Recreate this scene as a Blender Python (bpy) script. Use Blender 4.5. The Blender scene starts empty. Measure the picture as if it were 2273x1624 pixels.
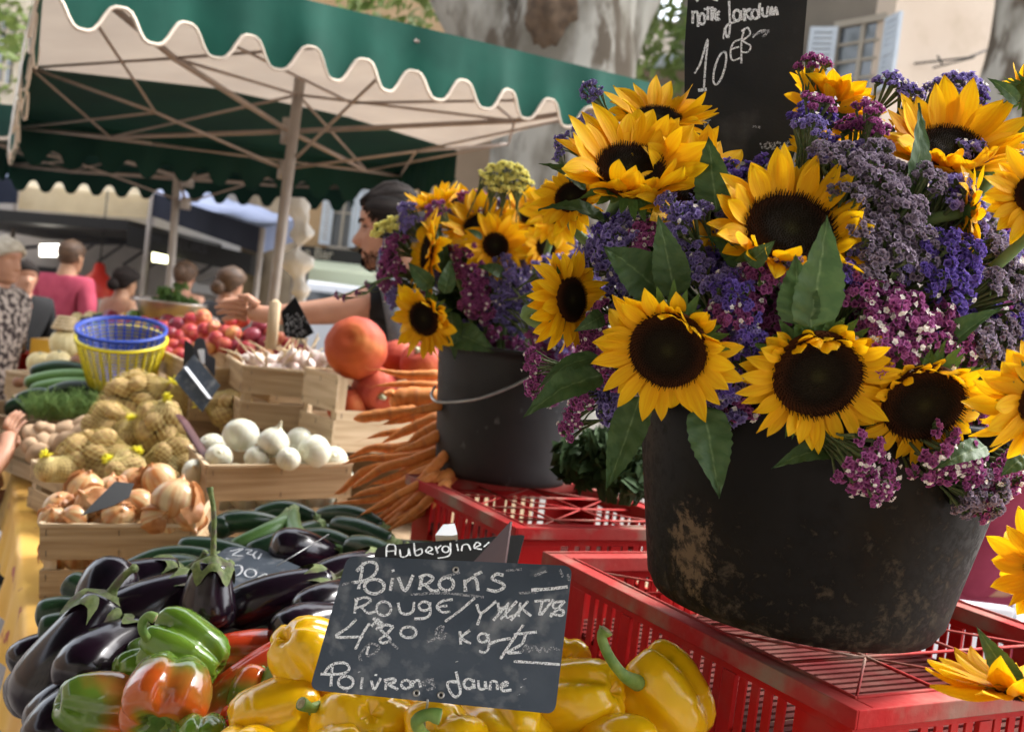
import bpy, bmesh, math, random
from mathutils import Vector, Matrix, Quaternion, noise
V = Vector
SC = bpy.context.scene
COL = SC.collection
pi = math.pi
rnd = random.Random(7)

# ------------------------------------------------------------------ camera
FPX, PITCH, ROLL, CAMZ = 2300.0, math.radians(2.5), math.radians(7.0), 1.45
FWD = V((0, math.cos(PITCH), -math.sin(PITCH)))
UP0 = V((0, math.sin(PITCH), math.cos(PITCH)))
RT0 = V((1, 0, 0))
RGT = RT0*math.cos(ROLL) + UP0*math.sin(ROLL)
CUP = UP0*math.cos(ROLL) - RT0*math.sin(ROLL)
CPOS = V((0, 0, CAMZ))
cam = bpy.data.cameras.new('camera')
camo = bpy.data.objects.new('camera', cam); COL.objects.link(camo)
mw = Matrix((RGT, CUP, -FWD)).transposed().to_4x4(); mw.translation = CPOS
camo.matrix_world = mw
cam.sensor_width = 36.0
cam.lens = 36.0*FPX/2273.0
cam.clip_start = 0.05; cam.clip_end = 400
cam.dof.use_dof = True; cam.dof.focus_distance = 1.02; cam.dof.aperture_fstop = 7.5
cam.dof.aperture_blades = 0
SC.camera = camo

# ------------------------------------------------------------------ light
SUN_AZ, SUN_EL = math.radians(62), math.radians(54)     # azimuth from +Y towards +X
world = bpy.data.worlds.new("World"); SC.world = world
world.use_nodes = True
wn, wl = world.node_tree.nodes, world.node_tree.links
bg = wn['Background']
sky = wn.new('ShaderNodeTexSky'); sky.sky_type = 'NISHITA'; sky.sun_disc = False
sky.sun_elevation = SUN_EL; sky.sun_rotation = SUN_AZ
sky.air_density = 1.0; sky.dust_density = 3.0
hs = wn.new('ShaderNodeHueSaturation'); hs.inputs['Saturation'].default_value = 0.32
wl.new(sky.outputs['Color'], hs.inputs['Color'])
wl.new(hs.outputs['Color'], bg.inputs['Color'])
bg.inputs['Strength'].default_value = 0.15
sun = bpy.data.lights.new('sun', 'SUN'); sun.energy = 0.8; sun.angle = math.radians(15)
sun.color = (1.0, 0.975, 0.94)
suno = bpy.data.objects.new('sun', sun); COL.objects.link(suno)
sd = V((math.sin(SUN_AZ)*math.cos(SUN_EL), math.cos(SUN_AZ)*math.cos(SUN_EL), math.sin(SUN_EL)))
suno.rotation_euler = sd.to_track_quat('Z', 'Y').to_euler()
SC.view_settings.view_transform = 'Standard'; SC.view_settings.look = 'None'
SC.view_settings.exposure = 2.42; SC.view_settings.gamma = 1.0
SC.render.engine = 'CYCLES'
SC.cycles.max_bounces = 8; SC.cycles.transparent_max_bounces = 8
SC.cycles.use_denoising = True

# ------------------------------------------------------------------ helpers
def ray(px, py):
    return FWD + RGT*((px-1136.5)/FPX) - CUP*((py-812.0)/FPX)
def P(px, py, d): return CPOS + ray(px, py)*d
def G(px, py, z):
    r = ray(px, py); return CPOS + r*((z-CAMZ)/r.z)
def D(x, y, z=0): return (RGT*x + CUP*y - FWD*z)          # a direction: right, up, towards the viewer
def onpl(px, py, p0, n):
    r = ray(px, py); return CPOS + r*((p0-CPOS).dot(n)/r.dot(n))
def depth(p): return (p-CPOS).dot(FWD)
ORG = {}
def T(name, label, cat, loc, group=None):
    o = bpy.data.objects.new(name, None); COL.objects.link(o)
    o.empty_display_size = 0.02
    o.location = loc; ORG[o] = V(loc)
    o['label'] = label; o['category'] = cat
    if group: o['group'] = group
    return o
def tag(o, label, cat=None, group=None, kind=None):
    if label: o['label'] = label
    if cat: o['category'] = cat
    if group: o['group'] = group
    if kind: o['kind'] = kind
    return o
def kids(o): return [c for c in bpy.data.objects if c.parent == o]
KC = {}
def dup(root, M, label=None, group=None):
    def cp(o, par):
        c = o.copy(); COL.objects.link(c)
        if par: c.parent = par
        if o not in KC: KC[o] = kids(o)
        for k in KC[o]: cp(k, c)
        return c
    c = cp(root, None)
    c.matrix_world = M
    if label: c['label'] = label
    if group: c['group'] = group
    return c
class Proto:
    def __init__(s, make): s.make = make; s.root = None; s.n = 0
    def put(s, M, label=None, cat=None, group=None):
        if s.root is None:
            s.root = s.make(); KC[s.root] = kids(s.root); s.n = 1
            for k in KC[s.root]: KC[k] = kids(k)
            c = s.root; c.matrix_world = M
            if label: c['label'] = label
            if group: c['group'] = group
            return c
        return dup(s.root, M, label, group)
def frame(loc, zdir, roll=0.0, s=1.0, hint=None):
    z = V(zdir).normalized()
    h = V(hint) if hint is not None else (V((0, 0, 1)) if abs(z.z) < 0.95 else V((0, 1, 0)))
    x = h.cross(z).normalized(); y = z.cross(x)
    M = Matrix((x, y, z)).transposed().to_4x4()
    M = M @ Matrix.Rotation(roll, 4, 'Z')
    sv = (s, s, s) if not isinstance(s, (tuple, list)) else s
    M = M @ Matrix.Diagonal((sv[0], sv[1], sv[2], 1))
    M.translation = loc
    return M
I4 = Matrix.Identity(4)
def cat_rom(pts, n):
    out = []; pts = [V(p) for p in pts]; q = [pts[0]*2-pts[1]]+pts+[pts[-1]*2-pts[-2]]
    for i in range(1, len(q)-2):
        for k in range(n):
            t = k/n; a, b, c, d = q[i-1:i+3]
            out.append(0.5*((2*b)+(c-a)*t+(2*a-5*b+4*c-d)*t*t+(3*b-a-3*c+d)*t**3))
    out.append(pts[-1]); return out
def lerp(a, b, t): return a+(b-a)*t
def interp(tab, t):
    for (a, x), (b, y) in zip(tab, tab[1:]):
        if t <= b: return x+(y-x)*(t-a)/(b-a)
    return tab[-1][1]
class MB:
    def __init__(s): s.v = []; s.f = []; s.a = []; s.m = []
    def add(s, vs, fs, at=None, mi=0, M=None):
        b = len(s.v)
        s.v += [tuple(M @ V(p)) if M is not None else tuple(p) for p in vs]
        s.a += at if at else [(0, 0, 0)]*len(vs)
        s.f += [tuple(b+i for i in f) for f in fs]; s.m += [mi]*len(fs)
        return s
    def grid(s, rows, cu=False, at=None, mi=0, M=None):
        n = len(rows); m = len(rows[0])
        vs = [p for r in rows for p in r]; fs = []
        for i in range(n-1):
            for j in range(m if cu else m-1):
                k = (j+1) % m
                fs.append((i*m+j, i*m+k, (i+1)*m+k, (i+1)*m+j))
        return s.add(vs, fs, at, mi, M)
    def tube(s, pts, r, n=6, cap=True, mi=0, M=None, at=None, flat=1.0):
        pts = [V(p) for p in pts]; k = len(pts)
        rs = r if isinstance(r, (list, tuple)) else [r]*k
        t0 = (pts[1]-pts[0]).normalized()
        nrm = t0.cross(V((0, 0, 1)))
        if nrm.length < .1: nrm = t0.cross(V((0, 1, 0)))
        nrm.normalize(); rows = []; ats = []
        for i in range(k):
            t = (pts[min(i+1, k-1)]-pts[max(i-1, 0)])
            if t.length < 1e-9: t = t0.copy()
            t.normalize(); nrm = (nrm-t*nrm.dot(t)); nrm.normalize(); bi = t.cross(nrm)
            rows.append([pts[i]+(nrm*math.cos(2*pi*j/n)+bi*math.sin(2*pi*j/n)*flat)*rs[i] for j in range(n)])
            ats += [(i/(k-1), j/n, at or 0) for j in range(n)]
        b = len(s.v)
        s.grid(rows, True, ats, mi, M)
        if cap:
            s.f.append(tuple(b+j for j in range(n))[::-1]); s.m.append(mi)
            s.f.append(tuple(b+(k-1)*n+j for j in range(n))); s.m.append(mi)
        return s
    def lathe(s, prof, n=24, M=None, mi=0, fn=None):
        rows = []; at = []
        for i, (r, z) in enumerate(prof):
            row = []
            for j in range(n):
                th = 2*pi*j/n; rr, zz = (r, z) if fn is None else fn(r, z, th)
                row.append(V((rr*math.cos(th), rr*math.sin(th), zz))); at.append((i/(len(prof)-1), j/n, 0))
            rows.append(row)
        return s.grid(rows, True, at, mi, M)
    def box(s, lo, hi, M=None, mi=0, grain=None):
        (a, b, c), (d, e, f) = lo, hi
        vs = [(a, b, c), (d, b, c), (d, e, c), (a, e, c), (a, b, f), (d, b, f), (d, e, f), (a, e, f)]
        o = (rnd.random()*9, rnd.random()*9, rnd.random()*9)
        g = grain if grain is not None else max(range(3), key=lambda k: hi[k]-lo[k])
        at = []
        for p in vs:
            q = [p[g], p[(g+1) % 3], p[(g+2) % 3]]; at.append((q[0]+o[0], q[1]+o[1], q[2]+o[2]))
        return s.add(vs, [(0, 3, 2, 1), (4, 5, 6, 7), (0, 1, 5, 4), (1, 2, 6, 5), (2, 3, 7, 6), (3, 0, 4, 7)], at, mi, M)
    def ball(s, c, r, nu=12, nv=8, M=None, mi=0, dsp=None):
        r = (r, r, r) if not isinstance(r, (tuple, list)) else r
        rows = []; at = []
        for i in range(nv+1):
            ph = pi*i/nv; row = []
            for j in range(nu):
                th = 2*pi*j/nu
                u = V((math.sin(ph)*math.cos(th), math.sin(ph)*math.sin(th), math.cos(ph)))
                k = 1+(dsp(u) if dsp else 0)
                row.append(V((c[0]+u.x*r[0]*k, c[1]+u.y*r[1]*k, c[2]+u.z*r[2]*k))); at.append((i/nv, j/nu, 0))
            rows.append(row)
        return s.grid(rows, True, at, mi, M)
    def build(s, name, mat, parent=None, smooth=True, world=True, bevel=0, angle=None):
        me = bpy.data.meshes.new(name)
        off = V((0, 0, 0))
        if parent is not None and world: off = ORG.get(parent, off)
        me.from_pydata([(x-off.x, y-off.y, z-off.z) for x, y, z in s.v], [], s.f)
        for m in (mat if isinstance(mat, (list, tuple)) else [mat]): me.materials.append(m)
        if any(s.m): me.polygons.foreach_set('material_index', s.m)
        at = me.attributes.new('pt', 'FLOAT_VECTOR', 'POINT')
        at.data.foreach_set('vector', [c for p in s.a for c in p])
        me.validate(); me.update()
        if smooth:
            me.polygons.foreach_set('use_smooth', [True]*len(me.polygons))
            if angle: me.set_sharp_from_angle(angle=math.radians(angle))
        o = bpy.data.objects.new(name, me); COL.objects.link(o)
        if parent is not None: o.parent = parent; ORG[o] = off if world else V((0, 0, 0))
        if bevel:
            b = o.modifiers.new('bevel', 'BEVEL'); b.width = bevel; b.segments = 2; b.limit_method = 'ANGLE'
        return o
def pillow(name, mb, mat, label, cat, loc=None, group=None, kind=None, **k):
    o = mb.build(name, mat, None, **k)
    if loc is not None:
        for v in o.data.vertices: v.co -= V(loc)
        o.location = loc
    return tag(o, label, cat, group, kind)

# ------------------------------------------------------------------ materials
def nodes(name):
    m = bpy.data.materials.new(name); m.use_nodes = True
    nt = m.node_tree; return m, nt.nodes, nt.links, nt.nodes['Principled BSDF'], nt.nodes['Material Output']
def setp(b, rough=.5, spec=.5, metal=0, coat=0, sheen=0):
    b.inputs['Roughness'].default_value = rough
    b.inputs['Specular IOR Level'].default_value = spec
    b.inputs['Metallic'].default_value = metal
    b.inputs['Coat Weight'].default_value = coat
    b.inputs['Sheen Weight'].default_value = sheen
def c4(c): return (c[0], c[1], c[2], 1)
def ramp(n, stops):
    r = n.new('ShaderNodeValToRGB'); e = r.color_ramp.elements
    while len(e) < len(stops): e.new(0.5)
    for el, (p, c) in zip(e, stops): el.position = p; el.color = c4(c) if len(c) == 3 else c
    return r
def mat(name, c1, c2=None, scale=20, rough=.6, spec=.4, bump=0, bscale=None, metal=0, coat=0, transl=0,
        stretch=(1, 1, 1), coord='Object', lo=.35, hi=.65, extra=None, sheen=0, detail=4, tcol=None):
    m, n, l, b, out = nodes(name); setp(b, rough, spec, metal, coat, sheen)
    if coord == 'pt':
        tc = n.new('ShaderNodeAttribute'); tc.attribute_name = 'pt'; src = tc.outputs['Vector']
    else:
        tc = n.new('ShaderNodeTexCoord'); src = tc.outputs['Object']
    mp = n.new('ShaderNodeMapping'); mp.inputs['Scale'].default_value = stretch
    l.new(src, mp.inputs['Vector'])
    col = None
    if c2 is not None:
        t = n.new('ShaderNodeTexNoise'); t.inputs['Scale'].default_value = scale; t.inputs['Detail'].default_value = detail
        l.new(mp.outputs['Vector'], t.inputs['Vector'])
        r = ramp(n, [(lo, c1), (hi, c2)]); l.new(t.outputs['Fac'], r.inputs['Fac']); col = r.outputs['Color']
        if extra:      # (colour, scale, low, high): a second, patchy layer
            t2 = n.new('ShaderNodeTexNoise'); t2.inputs['Scale'].default_value = extra[1]; t2.inputs['Detail'].default_value = 8
            l.new(mp.outputs['Vector'], t2.inputs['Vector'])
            r2 = ramp(n, [(extra[2], (0, 0, 0)), (extra[3], (1, 1, 1))]); l.new(t2.outputs['Fac'], r2.inputs['Fac'])
            mx = n.new('ShaderNodeMix'); mx.data_type = 'RGBA'; l.new(r2.outputs['Color'], mx.inputs[0])
            l.new(col, mx.inputs[6]); mx.inputs[7].default_value = c4(extra[0]); col = mx.outputs[2]
        l.new(col, b.inputs['Base Color'])
    else: b.inputs['Base Color'].default_value = c4(c1)
    if bump:
        t3 = n.new('ShaderNodeTexNoise'); t3.inputs['Scale'].default_value = bscale or scale*3; t3.inputs['Detail'].default_value = 5
        l.new(mp.outputs['Vector'], t3.inputs['Vector'])
        bp = n.new('ShaderNodeBump'); bp.inputs['Strength'].default_value = bump; bp.inputs['Distance'].default_value = .002
        l.new(t3.outputs['Fac'], bp.inputs['Height']); l.new(bp.outputs['Normal'], b.inputs['Normal'])
    if transl:
        tr = n.new('ShaderNodeBsdfTranslucent'); ms = n.new('ShaderNodeMixShader'); ms.inputs[0].default_value = transl
        if tcol: tr.inputs['Color'].default_value = c4(tcol)
        elif col: l.new(col, tr.inputs['Color'])
        else: tr.inputs['Color'].default_value = c4(c1)
        l.new(b.outputs[0], ms.inputs[1]); l.new(tr.outputs[0], ms.inputs[2]); l.new(ms.outputs[0], out.inputs['Surface'])
    return m
def attr_ramp(name, stops, comp=0, rough=.5, spec=.4, transl=0, streak=None, bump=0, coat=0, noisec=None, wob=0, wscale=20):
    """colour along a component of the 'pt' attribute, with streaks across it"""
    m, n, l, b, out = nodes(name); setp(b, rough, spec, 0, coat)
    a = n.new('ShaderNodeAttribute'); a.attribute_name = 'pt'
    sp = n.new('ShaderNodeSeparateXYZ'); l.new(a.outputs['Vector'], sp.inputs[0])
    r = ramp(n, stops); col = r.outputs['Color']
    if wob:
        tc = n.new('ShaderNodeTexCoord'); tw = n.new('ShaderNodeTexNoise'); tw.inputs['Scale'].default_value = wscale; l.new(tc.outputs['Object'], tw.inputs['Vector'])
        ma = n.new('ShaderNodeMath'); ma.operation = 'MULTIPLY_ADD'; ma.inputs[1].default_value = wob; l.new(tw.outputs['Fac'], ma.inputs[0])
        mb = n.new('ShaderNodeMath'); mb.operation = 'SUBTRACT'; mb.inputs[1].default_value = wob*.5; l.new(sp.outputs[comp], mb.inputs[0]); l.new(mb.outputs[0], ma.inputs[2])
        l.new(ma.outputs[0], r.inputs['Fac'])
    else: l.new(sp.outputs[comp], r.inputs['Fac'])
    mp = n.new('ShaderNodeMapping'); mp.inputs['Scale'].default_value = streak or (1, 1, 1); l.new(a.outputs['Vector'], mp.inputs['Vector'])
    t = n.new('ShaderNodeTexNoise'); t.inputs['Scale'].default_value = 1; t.inputs['Detail'].default_value = 3
    l.new(mp.outputs['Vector'], t.inputs['Vector'])
    if noisec:
        r2 = ramp(n, [(.4, (0, 0, 0)), (.62, (noisec[1],)*3)]); l.new(t.outputs['Fac'], r2.inputs['Fac'])
        mx = n.new('ShaderNodeMix'); mx.data_type = 'RGBA'; l.new(r2.outputs['Color'], mx.inputs[0])
        l.new(col, mx.inputs[6]); mx.inputs[7].default_value = c4(noisec[0]); col = mx.outputs[2]
    l.new(col, b.inputs['Base Color'])
    if bump:
        bp = n.new('ShaderNodeBump'); bp.inputs['Strength'].default_value = bump; bp.inputs['Distance'].default_value = .0015
        l.new(t.outputs['Fac'], bp.inputs['Height']); l.new(bp.outputs['Normal'], b.inputs['Normal'])
    if transl:
        tr = n.new('ShaderNodeBsdfTranslucent'); ms = n.new('ShaderNodeMixShader'); ms.inputs[0].default_value = transl
        l.new(col, tr.inputs['Color']); l.new(b.outputs[0], ms.inputs[1]); l.new(tr.outputs[0], ms.inputs[2])
        l.new(ms.outputs[0], out.inputs['Surface'])
    return m
def chalk(name, c=(.84, .86, .87), thr=.40):
    m, n, l, b, out = nodes(name); setp(b, .95, .1); b.inputs['Base Color'].default_value = c4(c)
    tc = n.new('ShaderNodeTexCoord'); t = n.new('ShaderNodeTexNoise'); t.inputs['Scale'].default_value = 900; t.inputs['Detail'].default_value = 3
    l.new(tc.outputs['Object'], t.inputs['Vector'])
    r = ramp(n, [(thr, (0, 0, 0)), (thr+.14, (1, 1, 1))]); l.new(t.outputs['Fac'], r.inputs['Fac'])
    tr = n.new('ShaderNodeBsdfTransparent'); ms = n.new('ShaderNodeMixShader')
    l.new(r.outputs['Color'], ms.inputs[0]); l.new(tr.outputs[0], ms.inputs[1]); l.new(b.outputs[0], ms.inputs[2])
    l.new(ms.outputs[0], out.inputs['Surface']); return m
M = {}
M['petal'] = attr_ramp('petal', [(0, (.80, .33, .003)), (.3, (.90, .49, .004)), (1, (.93, .61, .008))], 0, .6, .2, .32,
                       streak=(1.2, 9, 1), noisec=((.82, .34, .002), .55), bump=.45)
M['petal_soft'] = M['petal']
M['disc'] = attr_ramp('disc', [(0, (.030, .027, .008)), (.22, (.012, .008, .003)), (.55, (.009, .005, .002)), (.75, (.026, .009, .003)), (1, (.075, .022, .005))], 0, .85, .12)
M['sepal'] = mat('sepal', (.055, .115, .022), (.10, .19, .045), 60, .6, .3, transl=.18)
M['leaf'] = attr_ramp('leaf', [(0, (.17, .24, .10)), (.035, (.10, .165, .055)), (.07, (.060, .110, .032)), (1, (.075, .13, .040))], 1, .55, .35, .22,
                      streak=(9, 2, 1), noisec=((.035, .08, .022), .7), bump=.6)
M['stem'] = mat('stem', (.10, .17, .05), (.16, .24, .08), 40, .6, .3)
def floret(name, dark, mid, light):
    return attr_ramp(name, [(0, dark), (.55, mid), (1, light)], 1, .75, .15, .28, streak=(40, 1, 1), noisec=(tuple(c*.55 for c in mid), .55))
M['violet'] = floret('violet_floret', (.07, .055, .16), (.21, .15, .44), (.42, .36, .68))
M['magenta'] = floret('magenta_floret', (.10, .018, .07), (.31, .06, .22), (.54, .18, .41))
M['dusk'] = floret('dusk_floret', (.08, .06, .08), (.20, .15, .22), (.42, .35, .42))
M['yellowst'] = attr_ramp('yellow_floret', [(0, (.80, .72, .12)), (1, (.95, .90, .38))], 1, .75, .15, .45)
M['indigo'] = floret('indigo_floret', (.045, .03, .13), (.12, .07, .34), (.24, .16, .56))
M['whitefl'] = mat('white_floret', (.80, .76, .70), rough=.7, transl=.3)
M['calyx'] = mat('calyx_green', (.07, .12, .035), (.14, .15, .07), 200, .7, .2)
def bucketmat(name, c1, c2, dust, hi_, spot=None):
    m, n, l, b, out = nodes(name); setp(b, .55, .12)
    at = n.new('ShaderNodeAttribute'); at.attribute_name = 'pt'; sp = n.new('ShaderNodeSeparateXYZ'); l.new(at.outputs['Vector'], sp.inputs[0])
    tc = n.new('ShaderNodeTexCoord'); t1 = n.new('ShaderNodeTexNoise'); t1.inputs['Scale'].default_value = 9; t1.inputs['Detail'].default_value = 8
    l.new(tc.outputs['Object'], t1.inputs['Vector']); r1 = ramp(n, [(.35, c1), (.65, c2)]); l.new(t1.outputs['Fac'], r1.inputs['Fac'])
    t2 = n.new('ShaderNodeTexNoise'); t2.inputs['Scale'].default_value = 62; t2.inputs['Detail'].default_value = 10; t2.inputs['Roughness'].default_value = .7; t2.inputs['Distortion'].default_value = .25
    l.new(tc.outputs['Object'], t2.inputs['Vector'])
    t3 = n.new('ShaderNodeTexNoise'); t3.inputs['Scale'].default_value = 7; l.new(tc.outputs['Object'], t3.inputs['Vector'])
    r3 = ramp(n, [(.2, (.18, .18, .18)), (.55, (.02, .02, .02)), (1, (.0, .0, .0))]); l.new(sp.outputs[0], r3.inputs['Fac'])
    ad = n.new('ShaderNodeMath'); ad.operation = 'ADD'; l.new(t2.outputs['Fac'], ad.inputs[0]); l.new(r3.outputs['Color'], ad.inputs[1])
    a2 = n.new('ShaderNodeMath'); a2.operation = 'MULTIPLY_ADD'; l.new(t3.outputs['Fac'], a2.inputs[0]); a2.inputs[1].default_value = .35; l.new(ad.outputs[0], a2.inputs[2])
    r2 = ramp(n, [(.84, (0, 0, 0)), (1.0, (hi_,)*3)]); l.new(a2.outputs[0], r2.inputs['Fac'])
    mx = n.new('ShaderNodeMix'); mx.data_type = 'RGBA'; l.new(r2.outputs['Color'], mx.inputs[0]); l.new(r1.outputs['Color'], mx.inputs[6]); mx.inputs[7].default_value = c4(dust)
    if spot:
        vs_ = n.new('ShaderNodeVectorMath'); vs_.operation = 'SUBTRACT'; vs_.inputs[1].default_value = spot; l.new(tc.outputs['Object'], vs_.inputs[0])
        mp = n.new('ShaderNodeVectorMath'); mp.operation = 'MULTIPLY'; mp.inputs[1].default_value = (26, 26, 17); l.new(vs_.outputs[0], mp.inputs[0])
        ln = n.new('ShaderNodeVectorMath'); ln.operation = 'LENGTH'; l.new(mp.outputs[0], ln.inputs[0])
        sm = n.new('ShaderNodeMath'); sm.operation = 'MULTIPLY_ADD'; sm.inputs[1].default_value = 2.6; l.new(t2.outputs['Fac'], sm.inputs[0]); l.new(ln.outputs['Value'], sm.inputs[2])
        rs = ramp(n, [(.62, (.85, .85, .85)), (.72, (0, 0, 0))]); dv = n.new('ShaderNodeMath'); dv.operation = 'MULTIPLY'; dv.inputs[1].default_value = .33
        l.new(sm.outputs[0], dv.inputs[0]); l.new(dv.outputs[0], rs.inputs['Fac'])
        m2 = n.new('ShaderNodeMix'); m2.data_type = 'RGBA'; l.new(rs.outputs['Color'], m2.inputs[0]); l.new(mx.outputs[2], m2.inputs[6]); m2.inputs[7].default_value = (.13, .09, .055, 1); mx = m2
    l.new(mx.outputs[2], b.inputs['Base Color'])
    rr = ramp(n, [(.7, (.42,)*3), (.95, (.85,)*3)]); l.new(a2.outputs[0], rr.inputs['Fac']); l.new(rr.outputs['Color'], b.inputs['Roughness'])
    return m
M['bucket'] = bucketmat('bucket_plastic', (.0035, .003, .0025), (.008, .0065, .005), (.10, .078, .055), .55, tuple(P(1500, 1238, 1.022)-P(1752, 1344, 1.135)))
M['bucket2'] = mat('bucket_grey_plastic', (.012, .012, .013), (.022, .021, .021), 9, .6, .3, bump=.15, bscale=60,
                   extra=((.12, .12, .12), 30, .66, .8))
M['wire'] = mat('wire_metal', (.35, .35, .34), (.5, .5, .49), 60, .4, .5, metal=.8)
M['red'] = mat('red_plastic', (.38, .005, .006), (.46, .014, .013), 7, .5, .15, bump=.25, bscale=90,
               extra=((.28, .06, .05), 14, .55, .85))
M['reddust'] = mat('dusty_red_plastic', (.36, .014, .015), (.31, .05, .042), 10, .75, .12, bump=.4, bscale=90,
                   extra=((.24, .15, .115), 16, .46, .70))
M['redfloor'] = mat('dirty_red_plastic', (.09, .006, .006), (.10, .04, .03), 10, .85, .1, bump=.4, bscale=90)
M['slate'] = mat('slate', (.056, .070, .090), (.084, .100, .122), 14, .8, .15, bump=.15, bscale=300, extra=((.26, .27, .28), 38, .52, .80))
M['slatebig'] = mat('slate_black', (.014, .014, .014), (.026, .025, .023), 10, .7, .2, bump=.15, bscale=300, extra=((.11, .105, .10), 12, .58, .85))
M['slatedark'] = mat('slate_dark', (.006, .006, .006), (.010, .010, .010), 14, .85, .12)
M['maroon'] = mat('maroon_board', (.06, .018, .02), (.085, .03, .03), 14, .55, .35)
M['chalk'] = chalk('chalk', thr=.36); M['chalkfaint'] = chalk('faint_chalk', (.46, .47, .49), .44)
M['rivet'] = mat('rivet_metal', (.5, .48, .45), rough=.35, metal=.9)
M['hole'] = mat('hole', (.01, .01, .01), rough=.9)
M['wood'] = mat('crate_wood', (.31, .205, .11), (.47, .345, .205), 1, .8, .15, bump=.4, bscale=8, coord='pt', stretch=(5, 110, 110), detail=4, lo=.3, hi=.7,
                extra=((.24, .14, .07), .22, .56, .80))
M['woodpale'] = mat('pale_crate_wood', (.42, .305, .18), (.56, .43, .28), 1, .75, .25, bump=.3, bscale=8, coord='pt', stretch=(5, 80, 80), detail=3)
M['woodgrey'] = mat('dark_crate_wood', (.22, .15, .085), (.32, .225, .14), 1, .8, .2, bump=.3, bscale=8, coord='pt', stretch=(5, 80, 80), detail=3)  # a darker, greyer brown than the other crate woods
M['staple'] = mat('staple', (.10, .09, .08), rough=.5, metal=.6)
M['eggplant'] = mat('eggplant_skin', (.005, .003, .006), (.014, .004, .011), 12, .2, .45, coat=.15, bump=.05, bscale=8)
M['eggcalyx'] = mat('eggplant_calyx', (.09, .13, .035), (.19, .23, .08), 90, .6, .3, bump=.6, bscale=200, extra=((.12, .07, .09), 50, .5, .7))
M['zuc'] = mat('courgette_skin', (.010, .028, .014), (.022, .055, .022), 40, .28, .5, stretch=(1, 1, .25), bump=.1, bscale=20, extra=((.07, .12, .045), 350, .60, .8))
M['zuclight'] = mat('pale_courgette_skin', (.06, .14, .035), (.12, .24, .06), 30, .35, .5, stretch=(1, 1, .15), extra=((.20, .30, .12), 350, .55, .8))
M['zucend'] = mat('courgette_stem', (.22, .30, .11), (.36, .40, .2), 90, .6, .3)
def sss(m, w=.18, sc=.006):
    b = m.node_tree.nodes['Principled BSDF']; b.inputs['Subsurface Weight'].default_value = w; b.inputs['Subsurface Scale'].default_value = sc; b.inputs['Subsurface Radius'].default_value = (1, .5, .25); return m
def pepm(name, c1, c2, **k): return mat(name, c1, c2, k.pop('scale', 9), k.pop('rough', .24), .5, coat=.35, bump=.03, bscale=30, **k)
M['pepy'] = pepm('yellow_pepper_skin', (.86, .46, .003), (.92, .56, .006))
M['pepg'] = pepm('green_pepper_skin', (.07, .16, .012), (.17, .30, .03))
M['pepgr'] = attr_ramp('green_red_pepper_skin', [(0, (.05, .11, .012)), (.24, (.10, .16, .018)), (.33, (.42, .10, .012)), (.46, (.52, .085, .010)), (.56, (.30, .16, .025)), (.66, (.11, .19, .022)), (1, (.09, .18, .02))], 0, .18, .5, coat=.4, wob=.5, wscale=15)
M['pepr'] = pepm('red_green_pepper_skin', (.55, .05, .012), (.16, .17, .022), scale=11, lo=.50, hi=.66)
M['peps'] = mat('pepper_stem', (.10, .20, .035), (.20, .30, .07), 60, .5, .4, bump=.4, bscale=120)
M['pepcut'] = mat('pepper_stem_cut', (.42, .38, .22), (.30, .25, .14), 300, .8, .2)
M['tomato'] = mat('tomato_skin', (.55, .03, .01), rough=.2, coat=.3)
M['onion'] = attr_ramp('onion_skin', [(0, (.26, .15, .06)), (.2, (.50, .28, .11)), (.5, (.58, .42, .22)), (.8, (.56, .44, .26)), (1, (.36, .25, .13))], 0, .32, .4,
                       streak=(1.6, 15, 1), noisec=((.46, .17, .05), .95), coat=.1, wob=.35, wscale=26)
M['onionpeel'] = mat('onion_peel', (.42, .17, .06), (.56, .28, .12), 60, .45, .4, transl=.3)
M['onionw'] = attr_ramp('white_onion_skin', [(0, (.42, .33, .17)), (.12, (.56, .53, .37)), (.4, (.62, .61, .52)), (1, (.60, .58, .48))], 0, .3, .4,
                        streak=(.6, 22, 1), noisec=((.54, .53, .38), .7), coat=.15)
M['root'] = mat('onion_root', (.45, .36, .22), (.3, .2, .12), 200, .9, .1)
M['potato'] = mat('potato_skin', (.38, .25, .10), (.48, .33, .15), 30, .75, .2, bump=.25, bscale=60)
M['potatob'] = mat('washed_potato_skin', (.38, .25, .15), (.47, .33, .21), 20, .7, .2)
M['net'] = mat('net_plastic', (.74, .62, .26), rough=.5, transl=.2)
M['nety'] = mat('net_knot', (.85, .76, .03), rough=.5, transl=.2)
M['carrot'] = mat('carrot_skin', (.58, .19, .042), (.66, .26, .07), 1, .6, .25, bump=.5, bscale=3, coord='pt', stretch=(26, 3, 1), detail=4,
                  extra=((.40, .16, .07), .35, .55, .75))
M['pumpkin'] = mat('pumpkin_skin', (.33, .042, .030), (.41, .075, .012), 5, .62, .25, extra=((.50, .19, .05), 9, .60, .8))
M['pumpstem'] = mat('pumpkin_stem', (.30, .30, .18), (.45, .42, .3), 60, .8, .2)
M['nec1'] = mat('nectarine_skin', (.34, .022, .035), (.56, .13, .075), 22, .5, .3, lo=.42, hi=.66)
M['nec2'] = mat('orange_nectarine_skin', (.46, .07, .055), (.66, .32, .10), 22, .5, .4)
M['nec3'] = mat('dark_nectarine_skin', (.17, .015, .03), (.30, .04, .06), 22, .35, .4)
M['garlic'] = mat('garlic_skin', (.70, .62, .54), (.60, .45, .42), 40, .6, .3, bump=.3)
M['straw'] = mat('dry_stalk', (.48, .36, .2), (.6, .48, .3), 60, .8, .2)
M['dill'] = mat('dill_green', (.16, .30, .07), (.28, .42, .13), 60, .6, .3, transl=.25)
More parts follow.
